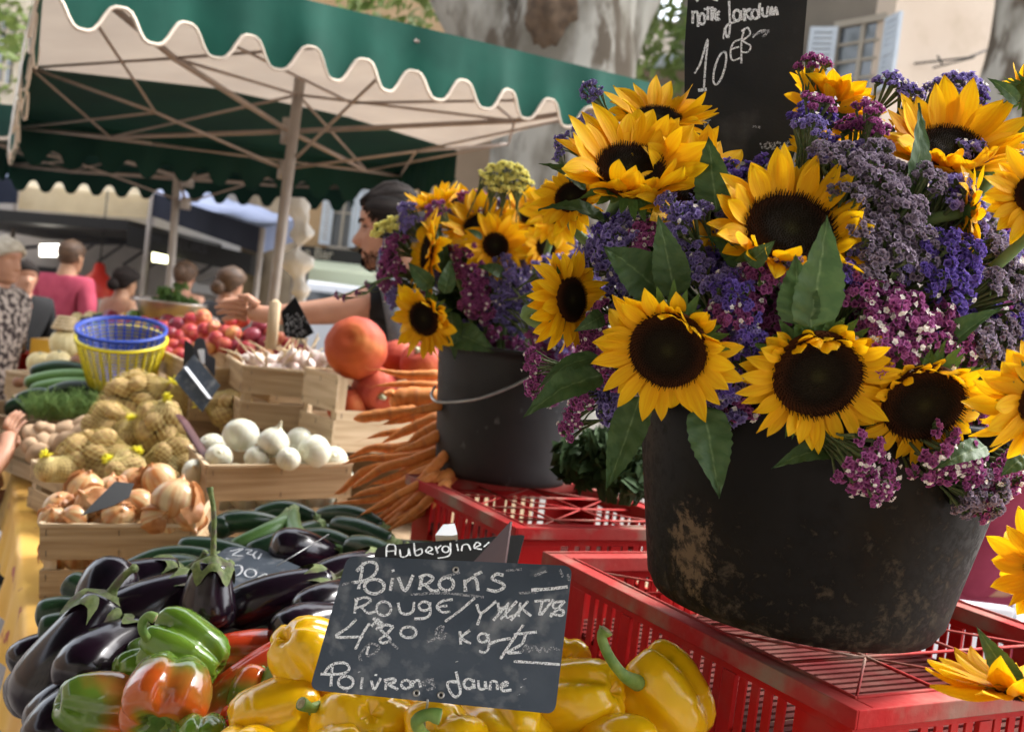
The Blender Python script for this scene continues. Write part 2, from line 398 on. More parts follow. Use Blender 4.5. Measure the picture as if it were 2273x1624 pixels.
M['melon'] = mat('pale_squash_skin', (.60, .47, .20), (.68, .58, .32), 14, .5, .3, bump=.2)
M['melonb'] = mat('brown_fruit_skin', (.18, .07, .035), (.3, .14, .07), 14, .5, .3)
M['yellowbasket'] = mat('yellow_basket_plastic', (.72, .60, .02), rough=.45)
M['bluebasket'] = mat('blue_basket_plastic', (.025, .06, .33), rough=.45)
M['clothy'] = mat('yellow_cloth', (.62, .32, .03), (.70, .41, .05), 6, .85, .15, sheen=.2, extra=((.35, .07, .03), 16, .64, .68))
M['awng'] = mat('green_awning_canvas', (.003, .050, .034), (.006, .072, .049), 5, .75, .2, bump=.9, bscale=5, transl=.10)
M['awnshade'] = mat('shaded_green_canvas', (.004, .022, .016), (.005, .030, .020), 3, .8, .2, transl=.03)  # darker copy of the green canvas: underside shade is in the colour
M['awnc'] = mat('cream_canvas', (.30, .25, .205), (.35, .295, .24), 3, .9, .1, transl=.36)
M['awncb'] = mat('pale_canvas', (.66, .58, .48), (.72, .64, .53), 3, .9, .1, transl=.6)
M['hem'] = mat('canvas_hem', (.62, .52, .42), rough=.8)
M['pole'] = mat('pole_metal', (.26, .22, .19), (.32, .28, .24), 8, .5, .4, metal=.3)
M['rib'] = mat('rib_metal', (.22, .17, .14), (.27, .21, .17), 8, .55, .4, metal=.2)
M['plastic'] = mat('white_plastic_sheet', (.72, .71, .68), (.60, .58, .52), 12, .45, .4, transl=.35)
M['navy'] = mat('navy_canvas', (.014, .017, .030), (.020, .024, .040), 3, .8, .2)
M['navylit'] = mat('skylit_navy_canvas', (.17, .20, .30), (.23, .26, .36), 3, .8, .2)  # paler copy of navy: sky light on the roofs is in the colour
M['creamc'] = mat('cream_stall_canvas', (.70, .60, .43), (.78, .68, .50), 5, .85, .2, transl=.65)
M['black'] = mat('black_surface', (.010, .010, .010), rough=.6)
M['dkgrey'] = mat('dark_grey_surface', (.035, .037, .045), (.05, .05, .06), 3, .7, .3)
M['grey'] = mat('grey_ceiling', (.34, .325, .31), (.42, .40, .385), 3, .7, .3)
M['steel'] = mat('steel', (.42, .39, .36), (.55, .5, .46), 6, .35, .5, metal=.85)
M['whitep'] = mat('white_paint', (.72, .74, .78), rough=.4)
M['lightg'] = mat('pale_green_awning', (.42, .46, .33), rough=.7)
M['ochre'] = mat('ochre_plaster', (.36, .24, .13), (.42, .29, .17), 1.2, .9, .1)
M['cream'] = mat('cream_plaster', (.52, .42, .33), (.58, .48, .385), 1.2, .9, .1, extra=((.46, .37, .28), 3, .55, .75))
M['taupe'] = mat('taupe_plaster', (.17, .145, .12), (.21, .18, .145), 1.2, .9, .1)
M['tan'] = mat('tan_stone', (.22, .16, .11), (.28, .21, .15), 1.0, .9, .1, bump=.3)
M['stone'] = mat('pale_stone', (.33, .29, .235), (.39, .35, .29), 2, .9, .1)
M['shutter'] = mat('grey_blue_shutter', (.47, .52, .58), (.53, .58, .63), 9, .7, .2)
M['glass'] = mat('window_glass', (.07, .08, .09), rough=.08, spec=.8)
M['bark'] = mat('plane_bark', (.13, .115, .09), (.30, .285, .245), 3.2, .9, .15, bump=.9, bscale=14, stretch=(1, 1, .35), lo=.40, hi=.56, detail=8,
                extra=((.085, .068, .05), 4.6, .52, .60))
M['barkb'] = mat('brown_bark', (.13, .10, .065), (.24, .19, .13), 5, .9, .15, bump=.8, bscale=14, stretch=(1, 1, .5))
M['hollow'] = mat('hollow_bark', (.07, .05, .035), (.13, .09, .06), 9, .95, .1, bump=.8)
M['tleaf'] = mat('tree_leaf', (.11, .17, .04), (.24, .30, .09), 2, .6, .3, transl=.35)
M['paving'] = mat('paving', (.20, .18, .165), (.27, .245, .225), 3, .9, .2, bump=.4, bscale=30)
M['skin'] = mat('skin', (.40, .20, .125), (.47, .25, .16), 20, .5, .35)
M['skin2'] = mat('tanned_skin', (.34, .18, .10), (.40, .22, .13), 20, .55, .3)
M['hair'] = mat('dark_hair', (.008, .006, .005), (.030, .021, .017), 1, .8, .15, stretch=(6, 6, 120), coord='Object', lo=.4, hi=.7)
M['hairb'] = mat('brown_hair', (.05, .028, .016), (.10, .055, .03), 30, .6, .3)
M['hairg'] = mat('grey_blond_hair', (.36, .31, .24), (.50, .45, .36), 40, .7, .2)
M['blackt'] = mat('black_tshirt', (.008, .008, .009), rough=.85)
M['greyt'] = mat('grey_fabric', (.10, .11, .12), (.14, .15, .16), 60, .9, .1)
M['pinkt'] = mat('pink_shirt', (.34, .05, .085), (.42, .07, .11), 12, .85, .15, bump=.5, bscale=20)
M['marot'] = mat('maroon_pink_fabric', (.22, .03, .06), (.30, .055, .09), 8, .85, .15, bump=.5, bscale=20)
M['pattern'] = mat('patterned_fabric', (.05, .04, .04), (.42, .36, .32), 45, .85, .1, lo=.45, hi=.55)
M['trou'] = mat('dark_trousers', (.012, .015, .028), rough=.85)
M['troug'] = mat('grey_trousers', (.05, .05, .055), rough=.85)
M['whitet'] = mat('white_cloth', (.70, .72, .76), rough=.85)
M['redlamp'] = mat('red_lamp_shade', (.50, .03, .02), rough=.4)
for k_ in ('pepy', 'pepg', 'pepgr', 'pepr', 'onionw', 'onion', 'nec1', 'nec2', 'tomato', 'carrot', 'skin', 'skin2'): sss(M[k_])
def emis(name, c, s):
    m, n, l, b, out = nodes(name); b.inputs['Base Color'].default_value = c4(c)
    b.inputs['Emission Color'].default_value = c4(c); b.inputs['Emission Strength'].default_value = s; return m
M['lamp1'] = emis('warm_white_lamp', (1, .93, .80), 1.6)
M['lamp2'] = emis('yellow_lamp', (1, .98, .55), 1.4)
# ================================================================== SETTING
g = MB()
N_ = 24; S_ = 120
g.grid([[V((-S_+2*S_*i/N_, -30+150*j/N_, 0)) for i in range(N_+1)] for j in range(N_+1)])
tag(g.build('ground', M['paving'], smooth=False), 'grey paved market square under the stalls', kind='structure')

class Wall:
    """a building front through two pixels at given depths, standing on the ground"""
    def __init__(s, name, label, pa, da, pb, db, zt, mt, thick=3.0, z0=0.0, cat='building'):
        A = P(pa[0], pa[1], da); B = P(pb[0], pb[1], db)
        s.A = V((A.x, A.y, 0)); B = V((B.x, B.y, 0)); s.u = (B-s.A).normalized(); s.L = (B-s.A).length
        s.n = V((s.u.y, -s.u.x, 0))
        if s.n.dot(CPOS-s.A) < 0: s.n = -s.n
        s.M = Matrix((s.u, -s.n, V((0, 0, 1)))).transposed().to_4x4(); s.M.translation = s.A
        s.t = T(name, label, cat, s.A)
        MB().box((0, 0, z0), (s.L, thick, zt), s.M).build('wall', mt, s.t, smooth=False)
    def uz(s, px, py):
        p = onpl(px, py, s.A, s.n); return (p-s.A).dot(s.u), p.z
    def window(s, u0, u1, z0, z1, shut=0, open_=75, bars=False):
        f = MB()
        w = .07
        f.box((u0-w, -.05, z0-w), (u1+w, .02, z0), s.M); f.box((u0-w, -.05, z1), (u1+w, .02, z1+w), s.M)
        f.box((u0-w, -.05, z0), (u0, .02, z1), s.M); f.box((u1, -.05, z0), (u1+w, .02, z1), s.M)
        um = (u0+u1)/2; f.box((um-.025, -.035, z0), (um+.025, .015, z1), s.M)
        for k in (1, 2, 3):
            zz = lerp(z0, z1, k/4); f.box((u0, -.03, zz-.015), (u1, .012, zz+.015), s.M)
        fo = f.build('window', M['stone'], s.t, smooth=False)
        MB().box((u0, -.012, z0), (u1, .02, z1), s.M).build('pane', M['glass'], fo, smooth=False)
        if shut:
            for sg, uu in ((-1, u0), (1, u1)):
                b = MB(); W = (u1-u0)/2
                a = math.radians(open_)*1
                H = Matrix.Translation((uu, -.06, 0)) @ Matrix.Rotation((1 if sg < 0 else -1)*math.radians(90-open_), 4, 'Z')
                lo, hi = (0, W) if sg > 0 else (-W, 0)
                b.box((lo, -.02, z0), (lo+.05, .02, z1), s.M @ H); b.box((hi-.05, -.02, z0), (hi, .02, z1), s.M @ H)
                for q in (z0, (z0+z1)/2-.03, z1-.06): b.box((lo+.05, -.019, q), (hi-.05, .019, q+.06), s.M @ H)
                ns = int((z1-z0)/.07)
                for k in range(ns):
                    zz = z0+.06+(z1-z0-.12)*k/ns
                    b.box((lo+.05, -.015, zz), (hi-.05, .010, zz+.045), s.M @ H)
                b.build('shutter', M['shutter'], s.t, smooth=False)

# -- buildings on the right
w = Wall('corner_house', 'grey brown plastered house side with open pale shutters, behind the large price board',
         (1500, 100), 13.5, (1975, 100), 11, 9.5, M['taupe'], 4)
u0, z0 = w.uz(1862, 205); u1, z1 = w.uz(1884, 45)
ua, za = w.uz(1848, 190); ub, zb = w.uz(1878, 62)
w.window(ua+.02, ua+.62, za-.15, zb, shut=1, open_=62)
w.window(ua+.02, ua+.62, za+2.6, zb+2.4, shut=1, open_=62)
w.window(ua-2.4, ua-1.8, za-.15, zb, shut=1, open_=62)
u, z = w.uz(1800, 30)
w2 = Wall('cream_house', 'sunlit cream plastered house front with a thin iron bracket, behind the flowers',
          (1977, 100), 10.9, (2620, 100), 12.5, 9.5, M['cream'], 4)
b = MB()
def wp(w, px, py, off=.08):
    u, z = w.uz(px, py); return w.M @ V((u, -off, z))
b.tube([wp(w2, 2025, 143, .03), wp(w2, 2110, 138, .25), wp(w2, 2140, 124, .3)], .012, 5)
b.tube([wp(w2, 2050, 132, .2), wp(w2, 2060, 150, .2)], .012, 5); b.tube([wp(w2, 2068, 152, .02), wp(w2, 2120, 138, .27)], .010, 5)
b.build('wall_bracket', M['black'], w2.t)
# -- tan house in the middle
w3 = Wall('tan_house', 'plain tan house wall with one small square opening, between the awning and the flowers',
          (985, 300), 15, (1560, 300), 13, 4.9, M['tan'], 4)
ua, za = w3.uz(1130, 315); ub, zb = w3.uz(1149, 290)
MB().box((ua, -.02, za), (ub, .02, zb), w3.M).build('wall_opening', M['dkgrey'], w3.t, smooth=False)
# -- ochre bar building
w4 = Wall('bar_building', 'ochre house with tall windows over a black bar fascia, behind the vendor',
          (520, 500), 21, (1080, 500), 19, 8.5, M['ochre'], 5)
for xa, xb in ((735, 790), (812, 868), (560, 600)):
    ua, za = w4.uz(xa, 545); ub, zb = w4.uz(xb, 440)
    w4.window(ua, ub, za, za+2.6, shut=1, open_=62)
ua, za = w4.uz(560, 592); ub, zb = w4.uz(900, 552); 
zc = w4.uz(760, 585)[1]; zd = w4.uz(760, 556)[1]
ua = w4.uz(672, 570)[0]; ub = w4.uz(1000, 600)[0]
MB().box((ua, -.35, zc), (ub, -.01, zd), w4.M).build('shop_fascia', M['black'], w4.t, smooth=False)
MB().box((ua, -.33, .1), (ub, -.005, zc-.35), w4.M).build('shopfront', M['dkgrey'], w4.t, smooth=False)
b = MB(); ze = w4.uz(760, 606)[1]
for k in range(12):
    pass
b.add([w4.M @ V(p) for p in ((ua, -.36, zc), (ub, -.36, zc), (ub, -1.5, ze-.02), (ua, -1.5, ze-.02), (ua, -1.5, ze-.25), (ub, -1.5, ze-.25), (ub, -1.47, ze-.25), (ua, -1.47, ze-.25))],
      [(0, 1, 2, 3), (3, 2, 5, 4), (4, 5, 6, 7)])
aw = b.build('shop_awning', M['lightg'], w4.t, smooth=False)
def text(name, s, size, mt, parent, mtx, ext=.004):
    c = bpy.data.curves.new(name, 'FONT'); c.body = s; c.size = size; c.extrude = ext; c.align_x = 'LEFT'
    c.materials.append(mt); o = bpy.data.objects.new(name, c); COL.objects.link(o); o.parent = parent
    dg = bpy.context.evaluated_depsgraph_get(); me = bpy.data.meshes.new_from_object(o.evaluated_get(dg))
    bpy.data.objects.remove(o)
    o = bpy.data.objects.new(name, me); COL.objects.link(o); o.parent = parent
    mm = mtx.copy(); mm.translation = mm.translation-ORG[parent]; o.matrix_local = mm
    return o
ul, zl = w4.uz(682, 578)
RX = Matrix.Rotation(pi/2, 4, 'X')
mtx = w4.M @ Matrix.Translation((ul+.0, -.37, zl+.05)) @ RX
if w4.u.cross(V((0, 0, 1))).dot(w4.n) < 0: mtx = mtx @ Matrix.Scale(-1, 4, (1, 0, 0))
text('sign_text', 'Le Bar', .30, M['stone'], w4.t, mtx)
mtx = w4.M @ Matrix.Translation((ul+.1, -1.52, ze-.22)) @ RX
text('sign_text', 'Pizza Bar', .20, M['tan'], w4.t, mtx)
# -- left pale house
w5 = Wall('pale_house', 'pale stone house with a railing, seen past the left edge of the green awning',
          (-500, 300), 14, (150, 300), 18, 9, M['stone'], 4)
ua, za = w5.uz(-14, 178); ub, zb = w5.uz(30, 95)
w5.window(ua, ub, za, zb+.4)
b = MB(); ua, za = w5.uz(-60, 375); ub, zb = w5.uz(45, 330)
for k in range(16):
    uu = lerp(ua, ub, k/15); b.box((uu, -.3, za), (uu+.03, -.27, zb), w5.M)
b.box((ua, -.31, zb), (ub, -.26, zb+.04), w5.M); b.build('railing', M['whitep'], w5.t, smooth=False)
# far row closing the square
w6 = Wall('far_house_row', 'row of pale houses far across the square, behind the trees',
          (-200, 300), 34, (2500, 300), 30, 11, M['stone'], 5)
for k in range(9):
    for zz in (3.6, 7.0): w6.window(1.5+k*3.4, 2.6+k*3.4, zz, zz+1.9, shut=1, open_=62)

# ------------------------------------------------------------------ trees
def leafcloud(mb, c, r, n, s, seed):
    q = random.Random(seed)
    cl = [(V((q.gauss(0, .45), q.gauss(0, .45), q.gauss(0, .4))), q.uniform(.25, .5)) for _ in range(14)]
    for i in range(n):
        cc, cr = q.choice(cl)
        d = V((q.gauss(0, 1), q.gauss(0, 1), q.gauss(0, 1))).normalized()*q.uniform(.3, 1)**.5*cr
        p = cc+d; p = V((c[0]+p.x*r[0], c[1]+p.y*r[1], c[2]+p.z*r[2]))
        a = V((q.gauss(0, 1), q.gauss(0, 1), q.gauss(0, 1))).normalized(); bb = a.orthogonal().normalized()
        k = s*q.uniform(.6, 1.3)
        mb.add([p-a*k, p+bb*k*.55, p+a*k, p-bb*k*.55], [(0, 1, 2, 3)])
def tree(label, trunk, crowns, n, s, seed, mt='bark', hollow=None):
    base = trunk[0][0][0]
    t = T('plane_tree', label, 'tree', V((base[0], base[1], 0)))
    tb = MB()
    for pts, rad in trunk:
        q = cat_rom(pts, 6); rr = [interp([(i/(len(rad)-1), x) for i, x in enumerate(rad)], k/(len(q)-1)) for k in range(len(q))]
        rr = [x*(1+.05*noise.noise(V((k*.4, seed, 0)))) for k, x in enumerate(rr)]
        b0 = len(tb.v); tb.tube(q, rr, 18)
        for i in range(b0, len(tb.v)):
            p = V(tb.v[i]); dd = noise.noise(p*1.6)*.06; ax = min(q, key=lambda s_: (s_-p).length); tb.v[i] = tuple(p+(p-ax).normalized()*dd)
    tb.build('trunk', M[mt], t)
    if hollow:
        for c, r in hollow:
            MB().ball(c, r, 40, 30, dsp=lambda u: .30*noise.noise(u*2)+.12*noise.noise(u*7)).build('bark_hollow', M['hollow'], t)
    cb = MB()
    for i, (c, r) in enumerate(crowns): leafcloud(cb, c, r, n, s, seed*7+i)
    cb.build('crown', M['tleaf'], t, smooth=False)
    return t
def at(px, py, d): return P(px, py, d)
# big plane tree behind the awning: main stem with a fork to the left
bt = at(1235, 600, 10); bt.z = 0
tree('huge pale plane tree trunk with a dark hollow, rising behind the green awning',
     [([bt, at(1240, 350, 10), at(1265, 120, 10), at(1300, -150, 10), at(1340, -600, 10)], (.75, .68, .62, .56, .4)),
      ([at(1215, 420, 10.1), at(1150, 160, 10.1), at(1040, 0, 10.2), at(930, -220, 10.2), at(850, -500, 10.3)], (.5, .42, .36, .30, .2)),
      ([at(1300, 260, 10.1), at(1370, 60, 10.2), at(1470, -150, 10.4), at(1600, -400, 10.5)], (.35, .30, .26, .16))],
     [(at(1480, 60, 12), (1.0, .9, 1.3)), (at(900, -60, 12), (1.6, 1, .7)), (at(600, -300, 13), (4, 3, 1.2)), (at(1500, -500, 10), (3, 3, 1.4))],
     900, .085, 3, hollow=[(at(1235, 25, 9.50), (.26, .16, .36))])
bt = at(2240, 700, 8.5); bt.z = 0
tree('mottled plane tree trunk standing at the right, in front of the cream house',
     [([bt, at(2225, 300, 8.5), at(2245, 100, 8.5), at(2262, -60, 8.5), at(2280, -500, 8.5)], (.27, .22, .19, .18, .15))],
     [(at(2400, -600, 8.5), (2, 2, 1.2))], 900, .08, 5)
bt = at(600, 800, 11); bt.z = 0
tree('brown gnarled tree trunk behind the market poles, under the blue awning',
     [([bt, at(598, 660, 11), at(592, 560, 11), at(600, 440, 11.2), at(640, 250, 11.6), at(660, 0, 12)], (.42, .36, .30, .27, .25, .2))],
     [(at(-60, 40, 16), (2.2, 2, 1.4)), (at(200, -250, 15), (3, 3, 1.2))], 1300, .09, 8, mt='barkb')

# ------------------------------------------------------------------ green market parasols
def valance(a, b, h, sc, out, hem=.010, first=0):
    """hanging scalloped cloth from a to b; returns (cloth, hem) meshes"""
    L = (b-a).length; n = max(3, round(L/sc)); cl = MB(); he = MB(); per = 14
    rows = [[], [], []]; hp = []
    up = V((0, 0, 1))
    for i in range(n*per+1):
        t = i/(n*per); k = (i % per)/per; p = a.lerp(b, t)
        x = .5+.5*math.cos(2*pi*k); x = x*x*(3-2*x)          # 0 middle of a tongue, 1 at the notch
        dr = h*(1-.36*x)
        wv = out*(.012*math.sin(t*23)+.01*math.sin(t*61)+.015)
        rows[0].append(p); rows[1].append(p-up*dr*.5+wv*.6); e = p-up*dr+wv; rows[2].append(e); hp.append(e+out*.002)
    cl.grid(rows); he.tube(hp, hem*.6, 4, True)
    return cl, he
def parasol(label, cor, rise, hub, polebase, cream_v, rpole, sc, ch, vh=(.25, .25, .25, .25), colr='awng', side=1):
    A, B, C_, D_ = cor                                     # near-left, near-right, far-right, far-left
    t = T('market_parasol', label, 'parasol', V((polebase.x, polebase.y, 0)), 'green scalloped market parasols')
    n = 16
    def pt(u, v, dz=0):
        p = A.lerp(B, u).lerp(D_.lerp(C_, u), v)
        e = max(abs(2*u-1), abs(2*v-1)); return p+V((0, 0, rise*(1-e)-.03*math.sin(pi*2*e)**2*0+dz))
    cvl, cvr = cream_v
    for nm, mt in (('cream_panel', 'awnc'), ('green_panel', 'awnshade')):
        b = MB(); k0 = 8
        b.grid([[pt(i/n, (lerp(cvl, cvr, i/n)*j/k0) if mt == 'awnc' else lerp(lerp(cvl, cvr, i/n), 1, j/k0)) for i in range(n+1)] for j in range(k0+1)])
        b.build(nm, M[mt], t)
    cc = (A+B+C_+D_)/4
    segs = [(A, B, vh[0], 0), (C_.lerp(B, side), C_, vh[1], 1), (D_, C_, vh[2], 2), (A, D_, vh[3], 3)]
    for a, b_, h, k in segs:
        out = ((a+b_)/2-cc); out.z = 0; out.normalize()
        cl, he = valance(a, b_, h, sc, out)
        v = cl.build('valance', M[colr] if k == 0 else (M['awnshade'] if k in (1, 2) else M[colr]), t)  # valances seen from inside get the canvas with painted-in shade
        he.build('valance_hem', M['hem'] if (k in (0, 3) and colr == 'awng') else M['awnshade'], v)
    apex = pt(.5, .5)
    MB().tube([polebase, apex], rpole, 12).build('pole', M['pole'], t)
    MB().tube([hub-V((0, 0, .06)), hub+V((0, 0, .06))], rpole*1.5, 12).build('hub', M['pole'], t)
    hub2 = hub-V((0, 0, .18))
    MB().tube([hub2-V((0, 0, .05)), hub2+V((0, 0, .04))], rpole*1.35, 12).build('hub', M['pole'], t)
    dn = V((0, 0, -.05))
    mids = [(0, .5), (.5, 0), (1, .5), (.5, 1)]; cors = [(0, 0), (1, 0), (1, 1), (0, 1)]
    for (u, v) in cors:
        e = pt(u, v)+dn; m = pt(lerp(.5, u, .62), lerp(.5, v, .62))+V((0, 0, -.17))
        MB().tube([hub, m, e], [rpole*.46]*3, 6).build('rib', M['rib'], t)
        MB().tube([apex-V((0, 0, .08)), m], rpole*.26, 6).build('rib', M['rib'], t)
    for (u, v) in mids:
        e = pt(u, v)+dn; m = pt(lerp(.5, u, .55), lerp(.5, v, .55))+V((0, 0, -.20))
        MB().tube([hub2, m, e], rpole*.28, 6).build('rib', M['rib'], t)
    for k in range(4):                                     # scissor struts between neighbouring ribs
        (u0, v0), (u1, v1) = cors[k], cors[(k+1) % 4]
        (um, vm) = ((u0+u1)/2, (v0+v1)/2)
        for (ua, va) in ((u0, v0), (u1, v1)):
            p0 = pt(ua, va)+dn; p1 = pt(um, vm)+dn
            i0 = pt(lerp(.5, ua, .62), lerp(.5, va, .62))+V((0, 0, -.17)); i1 = pt(lerp(.5, um, .55), lerp(.5, vm, .55))+V((0, 0, -.2))
            MB().tube([i0, p1], rpole*.24, 5).build('strut', M['rib'], t); MB().tube([i1, p0], rpole*.24, 5).build('strut', M['rib'], t)
    return t, pt
A = P(118, -136, 2.95); B = P(1480, 192, 4.35); C_ = P(890, 372, 6.3); D_ = P(42, 262, 5.5)
hub = P(642, 292, 5.0); pb = P(627, 700, 5.0); pb = V((pb.x, pb.y, 0)); pb = V((hub.x, hub.y, 0))
t, ptf = parasol('large green and cream market parasol with a scalloped valance, nearest to the camera', (A, B, C_, D_), .10, hub, pb, (.577, .72), .026, .195, 0, vh=(.245, .24, .23, .26), side=.28)
# tattered white edge hanging at the left corner
b = MB()
for k in range(5):
    p0 = A.lerp(D_, .12+.13*k)-V((0, 0, .06)); q = []
    rows = [[], []]
    for i in range(9):
        s_ = i/8; x = p0.lerp(A.lerp(D_, .12+.13*(k+1))-V((0, 0, .06)), s_)
        rows[0].append(x+V((-.03, 0, .03))); rows[1].append(x+V((-.05, 0, -.16-.10*(i % 2)-.05*math.sin(k+i))))
    b.grid(rows)
b.build('frayed_lining', M['plastic'], t)
# second parasol behind
hub2 = P(418, 398, 7.9); pb2 = V((hub2.x, hub2.y, 0))
A2 = P(-100, 222, 6.4); B2 = P(800, 300, 7.2); C2 = P(780, 405, 9.4); D2 = P(20, 352, 8.8)
parasol('shade-darkened green market parasol behind the large one, its thin pole left of it', (A2, B2, C2, D2), .10, hub2, pb2, (.62, .62), .030, .2, 0, vh=(.2, .24, .26, .2), colr='awnshade')

# ------------------------------------------------------------------ stalls and vans further back
def awning(label, q, drop, mtop, mfront, name='stall_awning', posts=True, group=None):
    a, b_, c, d = q                                       # front-left, front-right, back-right, back-left
    t = T(name, label, 'awning', V(((a.x+b_.x)/2, (a.y+b_.y)/2, 0)), group)
    m = MB(); n = 10
    m.grid([[a.lerp(b_, i/n).lerp(d.lerp(c, i/n), j/4)+V((0, 0, -.03*math.sin(pi*i/n*3)**2)) for i in range(n+1)] for j in range(5)])
    m.build('awning_roof', M[mtop], t)
    m = MB(); m.grid([[a.lerp(b_, i/n)+V((0, .0, 0)) for i in range(n+1)], [a.lerp(b_, i/n)-V((0, 0, drop))+V((0, .02*math.sin(i*2), 0)) for i in range(n+1)]])
    m.build('awning_front', M[mfront], t)
    m = MB(); m.grid([[b_.lerp(c, i/4) for i in range(5)], [b_.lerp(c, i/4)-V((0, 0, drop*1.0)) for i in range(5)]]); m.build('awning_side', M[mtop], t)
    if posts:
        for p in (a, b_, c, d): MB().tube([V((p.x, p.y, 0)), p], .025, 6).build('post', M['pole'], t)
    return t
awning('dark blue stall awning with sky light painted on its top, behind the parasol poles',
       (P(339, 427, 9.6), P(584, 506, 8.6), P(668, 484, 10.2), P(395, 405, 11.6)), .215, 'navylit', 'navy')
awning('cream canvas stall awning hanging left of the dark blue one',
       (P(40, 410, 11), P(345, 432, 11), P(350, 370, 13), P(40, 350, 13)), .26, 'creamc', 'creamc')
awning('dark navy stall awning at the far left edge of the scene',
       (P(-200, 390, 10), P(42, 392, 10.4), P(42, 360, 12), P(-200, 350, 12)), .27, 'navylit', 'navy', posts=False)
# the sales van: a grey interior with lamps under a black roof edge
va = P(-250, 450, 11); vb = P(560, 560, 11.6)
t = T('sales_trailer', 'long dark food sales trailer with lit ceiling lamps, behind the shoppers', 'trailer', V((va.x, va.y+1, 0)))
def px3(px, py, d): return P(px, py, d)
m = MB()
def slab(mb, a, b_, back, h):
    """a slab whose front top edge runs a-b, going back horizontally, h thick"""
    bk = V((0, back, 0)); dz = V((0, 0, -h))
    v = [a, b_, b_+bk, a+bk, a+dz, b_+dz, b_+bk+dz, a+bk+dz]
    mb.add(v, [(0, 1, 2, 3), (7, 6, 5, 4), (0, 4, 5, 1), (1, 5, 6, 2), (2, 6, 7, 3), (3, 7, 4, 0)])
slab(m, P(-250, 445, 9.6), P(285, 488, 9.8), 3.2, .10); slab(m, P(285, 500, 9.8), P(560, 565, 10.2), 2.8, .20)
m.build('roof_edge', M['black'], t, smooth=False)
m = MB(); slab(m, P(-250, 462, 10.0), P(285, 510, 10.3), 2.6, .03); slab(m, P(285, 530, 10.3), P(550, 580, 10.6), 2.4, .03)
m.build('ceiling', M['grey'], t, smooth=False)
m = MB(); a = P(-300, 460, 12.9); b_ = P(545, 480, 12.9)
m.add([V((a.x, a.y, .3)), V((b_.x, a.y, .3)), V((b_.x, a.y, 2.75)), V((a.x, a.y, 2.75))], [(0, 1, 2, 3)])
m.build('back_wall', M['grey'], t, smooth=False)
m = MB()
for i in range(9):
    p = P(-20+i*62, 500+i*7, 11.3); m.tube([p, p+V((.5, 1.0, .02)), p+V((.1, 1.2, -.25))], .018, 5)
m.tube([P(-40, 560, 10.9), P(150, 540, 10.9), P(330, 540, 11)], .02, 5)
m.build('ceiling_rack', M['dkgrey'], t)
m = MB(); a = P(40, 655, 12.2); m.box((a.x, a.y, .3), (a.x+.42, a.y+.4, P(40, 585, 12.2).z)); m.build('fridge', M['dkgrey'], t, smooth=False)
m = MB(); a = P(220, 665, 10.6); m.box((a.x, a.y, 1.0), (a.x+1.6, a.y+.5, P(220, 645, 10.6).z)); m.build('counter', M['steel'], t, smooth=False)
for (xa, xb, ya, yb, dd, mm, sk) in ((88, 131, 551, 569, 10.4, 'lamp1', 0), (338, 388, 562, 580, 10.2, 'lamp2', 14)):
    m = MB(); p = [P(xa, ya, dd), P(xb, ya+sk*.6, dd-.2), P(xb-4+sk*.3, yb+sk*.5, dd-.35), P(xa, yb, dd-.2)]
    up = V((0, 0, .04)); m.add(p+[q+up for q in p], [(0, 1, 2, 3), (4, 7, 6, 5), (0, 4, 5, 1), (1, 5, 6, 2), (2, 6, 7, 3), (3, 7, 4, 0)])
    m.build('ceiling_lamp', M[mm], t, smooth=False)
u_ = (P(560, 572, 10.1)-P(285, 507, 9.75)).normalized(); nrm = u_.cross(V((0, 0, 1))).normalized()
mtx = Matrix((u_, V((0, 0, 1)), nrm)).transposed().to_4x4(); mtx.translation = P(330, 540, 9.72)
text('sign_text', 'PRIMEURS', .12, M['dkgrey'], t, mtx)
# red heat lamp shade hanging over the trailer counter
c = P(218, 625, 10.3); m = MB()
m.lathe([(.02, .19), (.05, .17), (.06, .10), (.16, .0), (.22, -.12), (.225, -.16), (.20, -.16), (.15, -.01), (.04, .09), (0, .1)], 20, Matrix.Translation(c))
t = T('heat_lamp', 'red hanging lamp shade right of the man in the pink shirt', 'lamp', c); m.build('lamp_shade', M['redlamp'], t)
MB().tube([c+V((0, 0, .18)), c+V((0, 0, .9))], .008, 5).build('cord', M['black'], t)
# white crates / bowls far back
t = T('steel_pan', 'wide steel pan heaped with dark greens, behind the peaches', 'pan', P(378, 690, 5.2))
c = P(378, 690, 5.2)
MB().lathe([(0, -.07), (.10, -.07), (.14, -.05), (.17, .045), (.18, .05), (.175, .04), (.145, -.04), (.10, -.055), (0, -.055)], 28, Matrix.Translation(c)).build('bowl', M['steel'], t)
pc = c+V((0, 0, .06))
m = MB(); leafcloud(m, (pc.x, pc.y, pc.z), (.13, .12, .06), 500, .018, 4)
pillow('greens', m, M['sepal'], 'dark leafy greens heaped in the steel pan', 'greens', pc, kind='stuff', smooth=False)
t = T('white_parasol', 'small white parasol or tent roof far behind, beside the brown tree trunk', 'parasol', P(520, 640, 12.5))
c = P(522, 622, 12.5)
m = MB(); m.lathe([(0, .14), (.5, -.10), (.52, -.2), (.50, -.2), (.48, -.1), (0, .12)], 4, Matrix.Translation(c)); m.build('canopy', M['whitep'], t, smooth=False)
MB().tube([V((c.x, c.y, 0)), c], .02, 5).build('pole', M['pole'], t)
